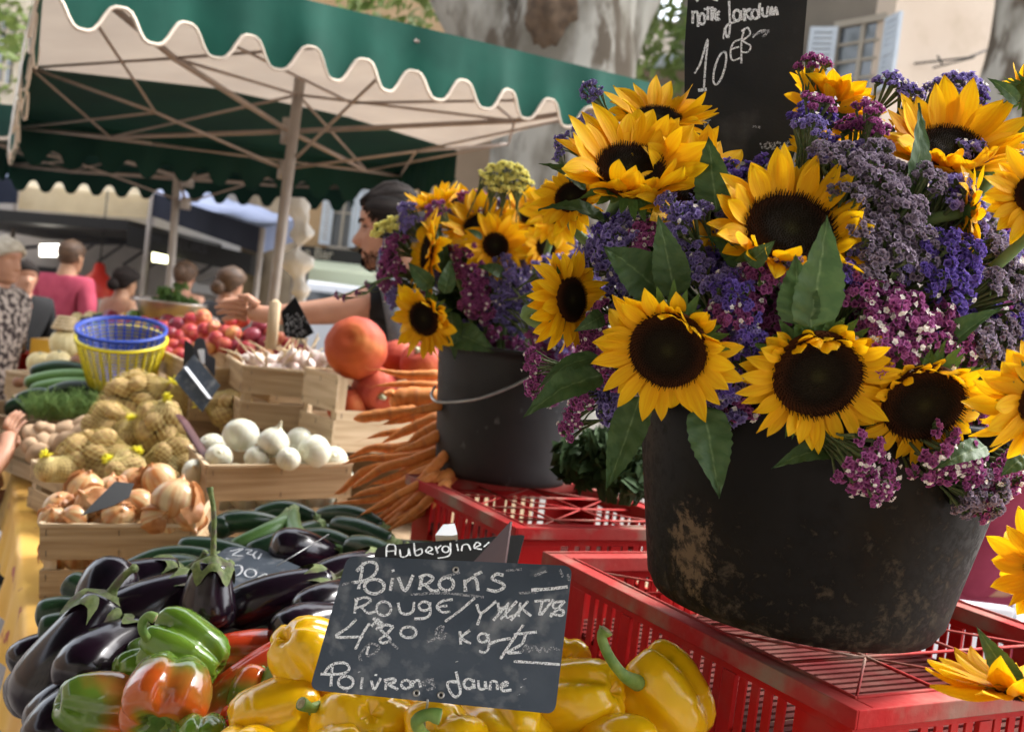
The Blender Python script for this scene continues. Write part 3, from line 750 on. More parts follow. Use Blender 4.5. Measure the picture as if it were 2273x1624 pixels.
# parked white van beside the bar
c = P(735, 660, 15); t = T('parked_van', 'white van parked in front of the bar, beside the vendor', 'van', V((c.x, c.y, 0)))
m = MB(); zt = P(735, 628, 15).z; m.box((c.x-.9, c.y, .45), (c.x+.55, c.y+3.5, zt)); m.build('body', M['whitep'], t, smooth=False, bevel=.12)
m = MB(); m.box((c.x-.75, c.y-.01, zt-.55), (c.x+.4, c.y+.05, zt-.15)); m.build('windscreen', M['glass'], t, smooth=False)
for sx in (-.7, .35):
    m = MB(); m.lathe([(0, -.1), (.3, -.1), (.32, -.05), (.32, .05), (.3, .1), (0, .1)], 20, Matrix.Translation((c.x+sx, c.y+.6, .32)) @ Matrix.Rotation(pi/2, 4, 'Y')); m.build('wheel', M['black'], t)
# crumpled white plastic curtain tied at the pole
b = MB(); rows = []
q0 = [(655, 440), (672, 520), (655, 570), (668, 640), (670, 680), (672, 700)]
path = cat_rom([P(x, y, 5.05) for x, y in q0], 10)
for i, p in enumerate(path):
    k = i/(len(path)-1); wd = (.045+.02*math.sin(k*17)+.02*math.sin(k*31+1))*(1-.5*abs(k-.4))
    rows.append([p+D(wd*math.cos(2*pi*j/16)*(1+.5*noise.noise(V((j*1.3, k*14, 1)))), 0, wd*.6*math.sin(2*pi*j/16)*(1+.6*noise.noise(V((j*.9, k*11, 5))))) for j in range(16)])
b.grid(rows, True)
pillow('plastic_curtain', b, M['plastic'], 'crumpled white plastic curtain hanging by the parasol pole', 'curtain', path[-1])

# unseen parasol added over the vegetables to shade them; its dark green deepens reflections
cz = 2.62
cs = [V((-2.6, -.8, cz)), V((.80, -.8, cz)), V((.80, 2.4, cz)), V((-2.6, 2.4, cz))]
t = T('shade_parasol', 'unseen dark green parasol, added above the view to shade the vegetable stall', 'parasol', V((-1.9, .2, 0)))
m = MB(); n = 12
m.grid([[cs[0].lerp(cs[1], i/n).lerp(cs[3].lerp(cs[2], i/n), j/n)+V((0, 0, .35*(1-max(abs(2*i/n-1), abs(2*j/n-1))))) for i in range(n+1)] for j in range(n+1)])
m.build('canopy', M['awnshade'], t)
MB().tube([V((-1.9, .2, 0)), V((-1.9, .2, cz+.05))], .026, 10).build('pole', M['pole'], t)
for k in range(4): MB().tube([V((-.9, .8, cz+.30)), cs[k]-V((0, 0, .02))], .014, 6).build('rib', M['rib'], t)
MB().tube([V((-1.9, .2, cz+.03)), V((-.9, .8, cz+.30))], .02, 6).build('arm', M['rib'], t)

# the other sides of the square, behind and beside the camera
def block(label, x0, y0, x1, y1, z, mt, n=V((0, 1, 0))):
    t = T('town_house', label, 'building', V(((x0+x1)/2, (y0+y1)/2, 0)), 'houses around the square, behind the camera')
    MB().box((x0, y0, 0), (x1, y1, z), None).build('wall', M[mt], t, smooth=False)
    horiz = abs(n.y) > .5; L = (x1-x0) if horiz else (y1-y0)
    for k in range(int(L/2.8)):
        for zz in (1.0, 4.2, 7.4):
            if zz+1.8 > z: continue
            s = 1.0+k*2.8; m = MB()
            if horiz: yy = y1 if n.y > 0 else y0; m.box((x0+s, min(yy, yy+.04*n.y), zz), (x0+s+1.1, max(yy, yy+.04*n.y), zz+1.8))
            else: xx = x0 if n.x < 0 else x1; m.box((min(xx, xx+.04*n.x), y0+s, zz), (max(xx, xx+.04*n.x), y0+s+1.1, zz+1.8))
            m.build('window', M['glass'], t, smooth=False)
block('pale stone house closing the square behind the camera, left part', -22, -16, -2, -12, 11, 'stone')
block('taupe house closing the square behind the camera, right part', -2, -16.2, 18, -12.2, 12, 'taupe')
block('tan house on the left side of the square', -19, -12, -15, 8, 10, 'tan', V((1, 0, 0)))
tree('plane tree standing behind the camera, shading the stalls', [([V((3.5, -5, 0)), V((3.4, -5, 3)), V((3.2, -5.2, 6))], (.35, .3, .2))], [(V((3.0, -5, 6.6)), (4.2, 4, 1.8)), (V((-2.5, -4, 7.0)), (4, 3.5, 1.6))], 1500, .16, 12)
# ================================================================== TABLES
TZ = .81
e1 = G(85, 1624, TZ); e0 = G(30, 960, TZ); td = (e0-e1).normalized(); tp = V((td.y, -td.x, 0))
n0 = e1-td*.45; f0 = e0+td*.9; TW = 1.0
t = T('market_table', 'long market table under a yellow printed cloth, carrying the crates of vegetables', 'table', (n0+f0)/2)
TM = Matrix((td, tp, V((0, 0, 1)))).transposed().to_4x4(); TM.translation = V((n0.x, n0.y, 0))
TL = (f0-n0).length
MB().box((0, .02, TZ-.04), (TL, TW, TZ-.004), TM).build('tabletop', M['woodgrey'], t, smooth=False)
for a, b_ in ((.1, .1), (.1, TW-.1), (TL-.1, .1), (TL-.1, TW-.1), (TL/2, .1), (TL/2, TW-.1)):
    MB().box((a-.02, b_-.02, 0), (a+.02, b_+.02, TZ-.04), TM).build('leg', M['pole'], t, smooth=False)
m = MB(); nx = 260; rows = []
def clothx(s, z): return .018*math.sin(s*17+1.2*math.sin(s*5))*min(1, (TZ-z)*4) + .010*math.sin(s*41+z*5)*min(1, (TZ-z)*3)
rows.append([TM @ V((s*TL/nx, TW, TZ)) for s in range(nx+1)])
rows.append([TM @ V((s*TL/nx, .0, TZ)) for s in range(nx+1)])
for k in range(1, 15):
    z = TZ-.15*k/14; rows.append([TM @ V((s*TL/nx, -.012-clothx(s*TL/nx, z)-.02*k/14, z)) for s in range(nx+1)])
m.grid(rows)
o = m.build('tablecloth', M['clothy']); tag(o, 'yellow cloth with small red print hanging down the side of the long table', 'tablecloth')
# display step behind, carrying the rear crates
a = G(330, 885, 1.07); b_ = G(1010, 1010, 1.07); u = (b_-a).normalized(); nn = V((-u.y, u.x, 0))
RM = Matrix((u, nn, V((0, 0, 1)))).transposed().to_4x4(); RM.translation = V((a.x, a.y, 0)); RL = (b_-a).length
m = MB(); m.box((-.5, 0, TZ), (RL, .62, 1.065), RM)
pillow('display_step', m, M['woodgrey'], 'low wooden display step under the pumpkin, garlic and nectarine crates', 'stand', RM @ V((0, 0, TZ)), smooth=False)

# ================================================================== WOODEN CRATES
def crate(label, C, A, b, h, mt='wood', slats=((0, .44), (.56, 1)), group='thin wooden produce crates', ztilt=0, low=()):
    """C front corner of the top, A next corner along one side, b the other side's length; h the height"""
    ux = (A-C); a = ux.length; ux.normalize(); uy = V((-ux.y, ux.x, 0)).normalized(); fl = uy.dot(FWD) < 0
    if fl: uy = -uy
    uz = ux.cross(uy); uz = -uz if fl else uz
    B = Matrix((ux, uy, uz)).transposed().to_4x4(); B.translation = C-uz*h
    t = T('wooden_crate', label, 'crate', B @ V((a/2, b/2, 0)), group)
    th = .006
    for nm, (x0, y0, x1, y1) in dict(f=(0, 0, a, th), k=(0, b-th, a, b), l=(0, th, th, b-th), r=(a-th, th, a, b-th)).items():
        m = MB(); along = 0 if nm in 'fk' else 1
        for k, (s0, s1) in enumerate(slats if nm not in low else ((0, .56),)):
            z0, z1 = h*s0+.001, h*s1-.001
            m.box((x0, y0, z0), (x1, y1, z1), B, grain=along)
            n = 3
            for q in range(n):                                   # staples
                f = (.04, .5, .96)[q]
                for zz in (z0+.012, z1-.014):
                    if along == 0:
                        xx = lerp(x0, x1, f); yy = y0-.0008 if nm == 'f' else y1+.0008
                        m.box((xx-.0006, min(yy, yy), zz-.006), (xx+.0006, yy+.0008, zz+.006), B, 1)
                    else:
                        yy = lerp(y0, y1, f); xx = x0-.0008 if nm == 'l' else x1
                        m.box((xx, yy-.0006, zz-.006), (xx+.0008, yy+.0006, zz+.006), B, 1)
        m.build('side_panel', [M[mt], M['staple']], t, smooth=False)
        if nm in low: continue
        r = MB()                                                  # thin top strip
        if along == 0: r.box((x0+.001, y0-(.004 if nm == 'f' else 0), h-.004), (x1-.001, y1+(.004 if nm == 'k' else 0), h+.003), B, grain=0)
        else: r.box((x0-(.004 if nm == 'l' else 0), y0, h-.004), (x1+(.004 if nm == 'r' else 0), y1, h+.003), B, grain=1)
        r.build('top_strip', M['woodpale'], t, smooth=False)
    for (x, y, sx, sy) in ((th, th, 1, 1), (a-th, th, -1, 1), (th, b-th, 1, -1), (a-th, b-th, -1, -1)):
        m = MB(); s = .024; vs = [V((x, y, 0)), V((x+s*sx, y, 0)), V((x, y+s*sy, 0))]
        vs += [v+V((0, 0, h-.006)) for v in vs]
        m.add(vs, [(0, 1, 2), (5, 4, 3), (0, 3, 4, 1), (1, 4, 5, 2), (2, 5, 3, 0)], [(v.z, v.x, v.y) for v in vs], 0, B)
        m.build('corner_post', M['woodpale'], t, smooth=False)
    m = MB()
    k = max(3, int(b/.07))
    for i in range(k): m.box((.0+th, th+.001+(b-2*th)*i/k, .004), (a-th, th+(b-2*th)*(i+.9)/k, .008), B, grain=0)
    m.build('base', M['woodgrey'], t, smooth=False)
    return t
zo = .965
crate('crate of yellow onions at the front left, its lower slat open over onions', P(88, 1165, 1.98), P(437, 1165, 2.03), .33, .155)
zw = 1.055
crate('crate of white onions in the middle, behind the courgettes', P(460, 1035, 2.26), P(782, 1030, 2.40), .28, .165, slats=((0, .40), (.52, 1)))
crate('wooden crate hidden under the white onion crate', P(462, 1215, 2.30), P(782, 1208, 2.44), .28, .07, slats=((0, 1),))
zp = 1.265
crate('crate of red pumpkins left of the carrots', G(752, 835, zp), G(677, 816, zp), .36, .185, 'woodpale', slats=((0, .42), (.52, 1)), low=('l',))
zg = 1.215
crate('garlic crate standing with its corner to the camera, between potatoes and pumpkins', G(604, 842, zg), G(528, 818, zg)+V((-.04, .05, 0)), .34, .14, 'wood')
crate('second garlic crate, right behind the first one', G(690, 806, zg), G(612, 790, zg)+V((-.05, .05, 0)), .30, .14, 'woodgrey')
crate('crate heaped with nectarines under the vendor\'s hand', G(540, 812, 1.25), G(470, 768, 1.25), .42, .16, 'wood')
crate('crate of pinkish peaches behind the black price tags', G(430, 812, 1.22), G(352, 775, 1.22), .34, .15, 'wood')
crate('crate of washed potatoes at the left edge of the table', G(88, 995, .93), G(225, 992, .93), .30, .10, 'woodpale')
crate('crate of dill and long courgettes at the left edge of the table', G(56, 935, .955), G(262, 928, .955), .42, .12, 'wood')
crate('small crate with yellow fruit at the far left end of the table', G(28, 880, .975), G(70, 868, .975), .34, .14, 'wood')
crate('crate lying under the stacked net bags of potatoes', G(200, 1080, .94), G(430, 1072, .94), .34, .12, 'wood')
crate('crate behind the blue and yellow baskets', G(210, 855, 1.03), G(352, 850, 1.03), .40, .20, 'wood')

# ================================================================== RED PLASTIC CRATES
def redcrate(label, N, L, b, h, group='red slotted plastic crates', dust=True, scale=1.0):
    ux = L-N; ux.z = 0; a = ux.length; ux.normalize(); uy = V((ux.y, -ux.x, 0))
    B = Matrix((ux, uy, V((0, 0, 1)))).transposed().to_4x4(); B.translation = V((N.x, N.y, N.z-h))
    t = T('plastic_crate', label, 'crate', B @ V((a/2, b/2, 0)), group)
    R = M['red']; fl = .028*scale; ins = .014*scale; wt = .005*scale
    m = MB(); z0, z1 = h-.012*scale, h                            # rim flange with a raised lip
    for (x0, y0, x1, y1) in ((-.0, -.0, a, fl), (0, b-fl, a, b), (0, fl, fl, b-fl), (a-fl, fl, a, b-fl)):
        m.box((x0, y0, z1-.005), (x1, y1, z1), B)
    for (x0, y0, x1, y1) in ((-.003, -.003, a+.003, 0), (-.003, b, a+.003, b+.003), (-.003, 0, 0, b), (a, 0, a+.003, b)):
        m.box((x0, y0, z0-.004), (x1, y1, z1+.003), B)
    for (x0, y0, x1, y1) in ((fl, fl, a-fl, fl+.004), (fl, b-fl-.004, a-fl, b-fl), (fl, fl+.004, fl+.004, b-fl-.004), (a-fl-.004, fl+.004, a-fl, b-fl-.004)):
        m.box((x0, y0, z1-.018), (x1, y1, z1+.002), B)
    m.build('rim', M['reddust'] if dust else R, t, smooth=False, bevel=.0012)
    def wall(p0, p1, hor):                                         # one slotted side
        m = MB(); ax = hor; L_ = (p1[ax]-p0[ax]); off = p0[1-ax]; sg = 1
        def bx(s0, s1, za, zb, d0=0, d1=wt):
            lo = [0, 0, za]; hi = [0, 0, zb]; lo[ax] = p0[ax]+s0; hi[ax] = p0[ax]+s1
            dd = (off+d0, off+d1) if off < (b if ax == 0 else a)/2 else (off-d1, off-d0)
            lo[1-ax], hi[1-ax] = dd; m.box(lo, hi, B)
        bx(0, L_, z1-.030*scale, z1-.0055); bx(0, L_, 0, .02); bx(0, L_, h*.42, h*.42+.012*scale, -.001, wt+.001)
        cp = .075*scale
        bx(0, cp, .02, z1-.03*scale, .0005, wt); bx(L_-cp, L_, .02, z1-.03*scale, .0005, wt)
        n = max(2, round((L_-2*cp)/(.105*scale))); wd = (L_-2*cp)/n
        for i in range(n):
            if i: bx(cp+i*wd-.010*scale, cp+i*wd+.010*scale, .02, z1-.03*scale, -.0015, wt)
            ns = 5
            for k in range(1, ns):
                s = cp+i*wd+wd*k/ns; bx(s-.0056*scale, s+.0056*scale, .02, z1-.03*scale, .0008, wt-.0008)
        m.build('slotted_side', R, t, smooth=False, bevel=.0006)
    wall((ins, ins), (a-ins, ins), 0); wall((ins, b-ins), (a-ins, b-ins), 0)
    wall((ins, ins+wt), (ins, b-ins-wt), 1); wall((a-ins, ins+wt), (a-ins, b-ins-wt), 1)
    m = MB(); zl = h-.012                                           # lattice just under the rim
    def rib(p, q, w=.0021, z=zl, hh=.004): m.tube([B @ V((p[0], p[1], z)), B @ V((q[0], q[1], z))], w, 4)
    i0, i1, j0, j1 = fl, a-fl, fl, b-fl
    for k in range(1, 4):
        x = lerp(i0, i1, k/4); rib((x, j0), (x, j1))
    for k in range(1, 3):
        y = lerp(j0, j1, k/3); rib((i0, y), (i1, y))
    for k in range(4):
        for q in range(3):
            xa, xb = lerp(i0, i1, k/4), lerp(i0, i1, (k+1)/4); ya, yb = lerp(j0, j1, q/3), lerp(j0, j1, (q+1)/3)
            if (k+q) % 2: ya, yb = yb, ya
            rib((xa, ya), (xb, yb), .0016, zl-.001)
    m.build('lattice', M['reddust'], t)
    m = MB(); zf = h-.085*scale
    for k in range(int(a/.016)): 
        x = .02+k*.016
        if x < a-.03: m.box((x, .02, zf-.003), (x+.0095, b-.02, zf), B)
    m.box((.02, b*.5-.02, zf-.009), (a-.02, b*.5+.02, zf-.0035), B); m.box((.02, .02, zf-.009), (a-.02, .06, zf-.0035), B); m.box((.02, b-.06, zf-.009), (a-.02, b-.02, zf-.0035), B)
    m.build('floor', M['redfloor'], t, smooth=False)
    return t, B, a, b
ZC = 1.13
NB = G(1901, 1580, ZC); LB = G(1210, 1228, ZC)
uxB = (LB-NB).normalized(); uyB = V((uxB.y, -uxB.x, 0))
wB = (G(2093, 1323, ZC)-NB).dot(uyB)
rcB = redcrate('dusty red slotted crate in front, under the large black bucket of sunflowers', NB, LB, wB, .27)
NA = G(1147, 1174, ZC); LA = NA+uxB*.44
rcA = redcrate('dusty red slotted crate farther back, under the smaller grey bucket', NA, LA, .40, .27)
print('crateB', NB, LB, wB)
redcrate('small bright red plastic crate at the far left behind the squashes', G(105, 788, 1.03), G(20, 786, 1.03), .3, .12, group=None, dust=False, scale=.6)
# table under the red crates
p0 = NB-uxB*.25-uyB*.06
m = MB(); BM = Matrix((uxB, uyB, V((0, 0, 1)))).transposed().to_4x4(); BM.translation = V((p0.x, p0.y, 0))
t = T('trestle_table', 'plain trestle table under the two red crates', 'table', p0+uxB*.8+uyB*.4)
MB().box((0, -.30, .82), (2.2, .85, .855), BM).build('tabletop', M['woodgrey'], t, smooth=False)
for x in (.1, 2.1):
    for y in (.08, .67): MB().box((x-.02, y-.02, 0), (x+.02, y+.02, .82), BM).build('leg', M['pole'], t, smooth=False)

# ================================================================== HEAP BASE
def solid(name, label, top, zb, mt, cat):
    m = MB(); n = len(top); vs = list(top)+[V((p.x, p.y, zb)) for p in top]
    m.add(vs, [tuple(range(n))]+[(i, n+i, n+(i+1) % n, (i+1) % n) for i in range(n)])
    return pillow(name, m, M[mt], label, cat, V((top[0].x, top[0].y, zb)), smooth=False)
dn = V((0, 0, -.055))
solid('display_tray', 'dark sloping tray under the aubergines, courgettes and peppers',
      [P(150, 1400, 1.62)+dn, P(500, 1300, 1.75)+dn, P(930, 1250, 1.75)+dn, P(1300, 1480, 1.32)+dn, P(1560, 1640, 1.16)+dn,
       P(900, 1760, 1.12)+dn, P(180, 1720, 1.20)+dn], TZ, 'black', 'tray')

# ================================================================== PRODUCE
def jit(a): return rnd.uniform(-a, a)
def pepper(label, c, dirc, R, mt, H=1.0, roll=0, lobes=4, stem=None, cat='bell pepper', group=None, cut=False, seed=0, thin=1.0, spx=None, deep=1.15):
    q = random.Random(seed*13+5); F = frame(c, dirc, roll, R)
    if spx: stem = [(0, 0, -.55*H)]+[tuple(F.inverted() @ P(*p_)) for p_ in spx]
    t = T('bell_pepper', label, cat, c, group)
    prof = [(.0, .62), (.10, .60), (.20, .64), (.34, .76), (.50, .86), (.68, .86), (.84, .76), (.95, .55), (1.0, .28), (.99, 0), (.95, -.28), (.88, -.55), (.78, -.8), (.62, -1.0), (.44, -1.10), (.24, -1.10), (.10, -1.0), (0, -.93)]
    pr = []
    for (r0, z0), (r1, z1) in zip(prof, prof[1:]): pr += [(lerp(r0, r1, k/3), lerp(z0, z1, k/3)) for k in range(3)]
    pr.append(prof[-1])
    ph = [2*pi*(k+q.uniform(-.13, .13))/lobes for k in range(lobes)]; dpt = [q.uniform(.7, 1.2) for _ in ph]
    lob = [q.uniform(-.07, .07) for _ in ph]
    def fn(r, z, th):
        s = 0; bulge = 0
        for k, p in enumerate(ph):
            d = abs((th-p+pi) % (2*pi)-pi); s = max(s, dpt[k]*math.exp(-(d/.24)**2))
            pm = p+pi/lobes; dd = abs((th-pm+pi) % (2*pi)-pi); bulge += lob[k]*math.exp(-(dd/.6)**2)
        top = 1 if z > 0 else .0
        dep = (.15+.16*max(0, z)-.02*z+.16*max(0, -z-.4))*deep
        rr = r*(1-s*dep)*(1+bulge)*thin
        rr *= 1+.05*noise.noise(V((math.cos(th)*1.3, math.sin(th)*1.3, z*1.4+seed*3)))
        zz = -z*H*1.0 + (-.10*s*(z > .4))*-1*r + .07*math.sin(th*2+seed)*r*(z < -.6)
        return rr, zz
    m = MB(); m.lathe(pr, 56, F, fn=fn); m.build('body', mt, t)
    m = MB(); zs = -.60*H
    st = stem or [(0, 0, zs), (.03, .02, zs-.25), (.12, .08, zs-.48), (.25, .12, zs-.62)]
    st = cat_rom(st, 5); n = len(st)
    m.tube([F @ V(p) for p in st], [R*interp([(0, .19), (.25, .115), (.75, .105), (.9, .135), (1, .14)], k/(n-1)) for k in range(n)], 10)
    m.lathe([(0, zs-.10), (.17, zs-.06), (.30, zs-.02), (.32, zs+.03), (.1, zs+.05)], 20, F, fn=lambda r, z, th: (r*(1+.14*math.sin(5*th)), z-.06*(r > .25)))
    so = m.build('stem', M['peps'], t)
    e = F @ V(st[-1]); d2 = (e-(F @ V(st[-2]))).normalized()
    MB().ball((0, 0, 0), (R*.115, R*.115, R*.02), 10, 4, frame(e, d2)).build('cut_end', M['pepcut'], so)
    return t
GY = 'yellow peppers around the price board'; GG = 'green and reddening peppers in front'
def PP(x, y, d): return P(x, y, d)
pepper('green pepper lying on top of the others, its curled stem pointing left', PP(402, 1440, 1.24), D(.88, -.40, .12), .046, M['pepg'], 1.05, .5, 4, None, group=GG, seed=1, spx=[(338, 1425, 1.215), (318, 1402, 1.20), (316, 1380, 1.20), (330, 1366, 1.20), (345, 1372, 1.20)], deep=1.55)
pepper('pepper turning from green to orange, standing on its stem at the bottom left', PP(366, 1552, 1.15), D(-.02, .55, -.83), .052, M['pepgr'], .85, .35, 4, None, group=GG, seed=2, deep=1.6)
pepper('orange and green pepper left of the upright one, at the bottom', PP(222, 1565, 1.20), D(-.78, .28, .55), .043, M['pepgr'], 1.0, 2.0, 3, None, group=GG, seed=3, deep=1.6)
pepper('small green pepper with an orange cheek below the red ones', PP(560, 1540, 1.20), D(-.3, -.6, .7), .028, M['pepgr'], 1.1, 2.9, 3, None, group=GG, seed=14)
pepper('long red pepper lying behind the others, left of the price board', PP(585, 1462, 1.34), D(-.95, .1, .3), .042, M['pepr'], 1.6, .3, 3, None, group=GG, seed=5, thin=.9)
pepper('long orange and green pepper below the red one', PP(575, 1505, 1.26), D(-.8, -.45, .35), .040, M['pepr'], 1.7, 1.7, 3, None, group=GG, seed=6, thin=.85)
pepper('dark green long pepper beside the left yellow ones', PP(622, 1510, 1.20), D(-.5, -.8, .2), .022, M['pepg'], 1.8, 0, 3, None, group=GG, seed=7)
pepper('small green pepper half hidden behind the large green one', PP(315, 1490, 1.25), D(-.6, .2, .6), .030, M['pepg'], 1.0, 0, 4, None, group=GG, seed=8)
pepper('green pepper at the lower edge, right of the upright one', PP(445, 1642, 1.10), D(.2, .3, .9), .030, M['pepg'], 1.0, 0, 4, None, group=GG, seed=9)
pepper('green pepper behind the green top one, close to the aubergines', PP(330, 1470, 1.29), D(.5, .2, .6), .034, M['pepg'], 1.0, 1, 4, None, group=GG, seed=10)
pepper('yellow pepper peeping out left of the price board, near its middle', PP(700, 1465, 1.12), D(-.5, .6, .5), .046, M['pepy'], 1.0, .9, 4, None, group=GY, seed=21)
pepper('broad yellow pepper with a cut stem, at the lower left of the price board', PP(625, 1596, 1.09), D(-.90, -.1, .25), .048, M['pepy'], 1.0, .3, 4, None, group=GY, seed=22, spx=[(712, 1566, 1.04), (690, 1570, 1.02), (668, 1560, 1.01)])
pepper('yellow pepper under the lower left edge of the price board', PP(812, 1612, 1.05), D(.2, .5, .8), .056, M['pepy'], 1.0, .8, 4, None, group=GY, seed=23)
pepper('yellow pepper with a thick pale stem below the middle of the price board', PP(985, 1668, 1.00), D(.25, -.35, -.6), .050, M['pepy'], 1.0, .2, 4, None, group=GY, seed=24, spx=[(935, 1625, .93), (925, 1598, .91), (950, 1585, .905), (978, 1590, .905)])
pepper('yellow pepper under the lower right part of the price board', PP(1120, 1632, 1.05), D(.3, .1, .9), .050, M['pepy'], 1.0, .5, 4, None, group=GY, seed=25)
pepper('large yellow pepper right of the price board', PP(1262, 1560, 1.08), D(.75, .35, .45), .048, M['pepy'], 1.12, .7, 4, None, group=GY, seed=26)
pepper('rightmost yellow pepper with a long curved stem, against the red crate', PP(1468, 1540, 1.10), D(.62, -.70, .30), .050, M['pepy'], 1.05, .25, 4, None, group=GY, seed=27)
# its long stem is traced where it stands in the scene
t = [o for o in bpy.data.objects if o.get('label', '').startswith('rightmost yellow')][0]
for c in list(kids(t)):
    if c.name.startswith('stem'):
        for g_ in kids(c): bpy.data.objects.remove(g_)
        bpy.data.objects.remove(c)
st = cat_rom([P(1415, 1515, 1.055), P(1384, 1497, 1.03), P(1353, 1457, 1.02), P(1336, 1415, 1.02), P(1345, 1397, 1.02)], 6)
m = MB(); m.tube(st, [interp([(0, .0085), (.3, .0055), (.8, .005), (1, .008)], i/(len(st)-1)) for i in range(len(st))], 12)
so = m.build('stem', M['peps'], t)
MB().ball((0, 0, 0), (.0072, .0072, .002), 10, 4, frame(st[-1], st[-1]-st[-2])).build('cut_end', M['pepcut'], so)
for x, y, d, r in ((1150, 1720, 1.0, .05), (760, 1700, 1.0, .05), (1370, 1690, 1.02, .05), (560, 1700, 1.05, .05), (900, 1560, 1.13, .05), (1150, 1520, 1.16, .05), (1000, 1500, 1.2, .05), (1250, 1480, 1.18, .04)):
    pepper('yellow pepper in the lower layer, mostly covered by the price board and its neighbours', PP(x, y, d), D(jit(.6), .4, .6), r*.9, M['pepy'], 1.0, jit(1), 4, None, group='yellow peppers of the lower layer', seed=x)
def tom(label, c, r):
    t = T('cherry_tomato', label, 'tomato', c); MB().ball(c, (r, r, r*.93), 20, 14).build('fruit', M['tomato'], t)
    m = MB()
    for k in range(5): m.tube([c+V((0, 0, r*.93)), c+V((math.cos(k*1.26)*r*.6, math.sin(k*1.26)*r*.6, r*.85))], [.0016, .0004], 4)
    m.build('calyx', M['sepal'], t)
tom('small red tomato left of the broad yellow pepper', PP(585-68, 1586, 1.14), .0135); tom('small red tomato at the lower edge, below the other one', PP(510, 1618, 1.12), .014)

# ---- aubergines
def mk_egg(L=.175, R=.041, bend=.02, stem=.05, long=False):
    t = T('aubergine', '', 'aubergine', V((0, 0, 0)))
    prof = [(0, .56), (.06, .62), (.15, .70), (.3, .80), (.45, .90), (.6, .98), (.72, 1), (.83, .95), (.9, .83), (.95, .66), (.985, .38), (1, .08)]
    n = 30; pts = []; rr = []
    for i in range(n+1):
        s = 1-(1-i/n)**1.25; pts.append(V((bend*math.sin(pi*s), 0, L*(s-.5)))); rr.append(R*interp(prof, s))
    MB().tube(pts, rr, 28).build('body', M['eggplant'], t)
    m = MB(); z0 = -L/2; c0 = pts[0]; rows = []
    for i in range(9):
        s = i/8; row = []
        for j in range(40):
            th = 2*pi*j/40; lobe = .5+.5*math.cos(5*th); ext = .010+.026*lobe**1.6
            z = z0-.012+s*(.012+ext); r = interp([(0, .16), (.3, .46), (.5, .64), (.75, .70+.03*lobe), (1, .74+.08*lobe)], s)*R + .0016
            row.append(V((c0.x+bend*.35*s+r*math.cos(th), r*math.sin(th), z)))
        rows.append(row)
    m.grid(rows, True)
    s_ = cat_rom([V((0, 0, z0-.008)), V((.003, .002, z0-.022)), V((.008, .0, z0-.022-stem*.6)), V((.018, -.004, z0-.022-stem))], 5)
    m.tube(s_, [interp([(0, .0085), (.25, .0052), (.85, .0042), (1, .0060)], i/(len(s_)-1)) for i in range(len(s_))], 10)
    m.build('calyx', M['eggcalyx'], t); return t
egA = Proto(lambda: mk_egg(.148, .0465, .014, .030)); egB = Proto(lambda: mk_egg(.185, .039, .024, .04)); egC = Proto(lambda: mk_egg(.115, .048, .004, .105))
GE = 'dark aubergines heaped in front of the courgettes'
for pr, x, y, d, dr, s, rl, lb in (
    (egA, 152, 1458, 1.33, (-.5, -.82, .25), 1.08, .3, 'large aubergine lying on the left side of the heap, fat end towards the camera'),
    (egA, 326, 1372, 1.40, (-.80, -.45, .40), 1.02, 1.0, 'shiny aubergine above the green pepper, left of the upright one'),
    (egA, 300, 1318, 1.52, (-.8, -.35, .3), .9, 1.5, 'aubergine behind the shiny one, next to the courgettes on the left'),
    (egC, 467, 1326, 1.365, (-.06, -.98, .12), .78, 0, 'aubergine standing upright with its long green stem in the air'),
    (egB, 600, 1348, 1.46, (-.92, -.38, .2), .95, .8, 'long aubergine right of the upright one, calyx beside the price board'),
    (egA, 672, 1232, 1.70, (-.75, .25, .5), .82, .6, 'aubergine lying among the courgettes, behind the upside-down price card'),
    (egA, 722, 1345, 1.40, (-.6, -.2, .7), .72, .6, 'aubergine just left of the upper part of the price board'),
    (egA, 700, 1402, 1.34, (-.7, -.1, .6), .75, 2.6, 'aubergine left of the price board, above the left yellow pepper'),
    (egB, 545, 1422, 1.42, (-.95, -.05, .2), .85, 2.6, 'dull aubergine lying flat above the red pepper'),
    (egA, 96, 1455, 1.46, (-.8, -.3, .3), .62, 2.6, 'small aubergine at the left edge of the heap'),
    (egA, 236, 1466, 1.29, (-.35, -.35, .85), .84, 2.6, 'round-ended aubergine with a brown scar facing the camera'),
    (egA, 236, 1345, 1.42, (.10, .75, -.65), .85, 1.2, 'aubergine turned so that its greenish calyx faces the camera'),
    (egA, 155, 1560, 1.26, (-.45, -.5, .7), .80, .6, 'black aubergine at the lower left, above the lowest one'),
    (egA, 165, 1600, 1.22, (-.4, -.5, .75), .78, 1.9, 'lowest aubergine at the bottom left corner of the heap'),
    (egA, 562, 1318, 1.58, (-.6, .1, .6), .55, .6, 'small purple-tinged aubergine under the upside-down price card'),
    (egA, 322, 1440, 1.36, (-.5, -.5, .6), .55, .2, 'purple aubergine just behind the green top pepper'),
    (egB, 470, 1398, 1.46, (.6, -.5, .5), .8, .2, 'aubergine under the upright one'),
    (egB, 745, 1292, 1.55, (-.7, -.3, .4), .8, .9, 'aubergine behind the top left corner of the price board')):
    c = PP(x, y, d)
    pr.put(frame(c, D(*dr), rl, s), lb, group=GE)
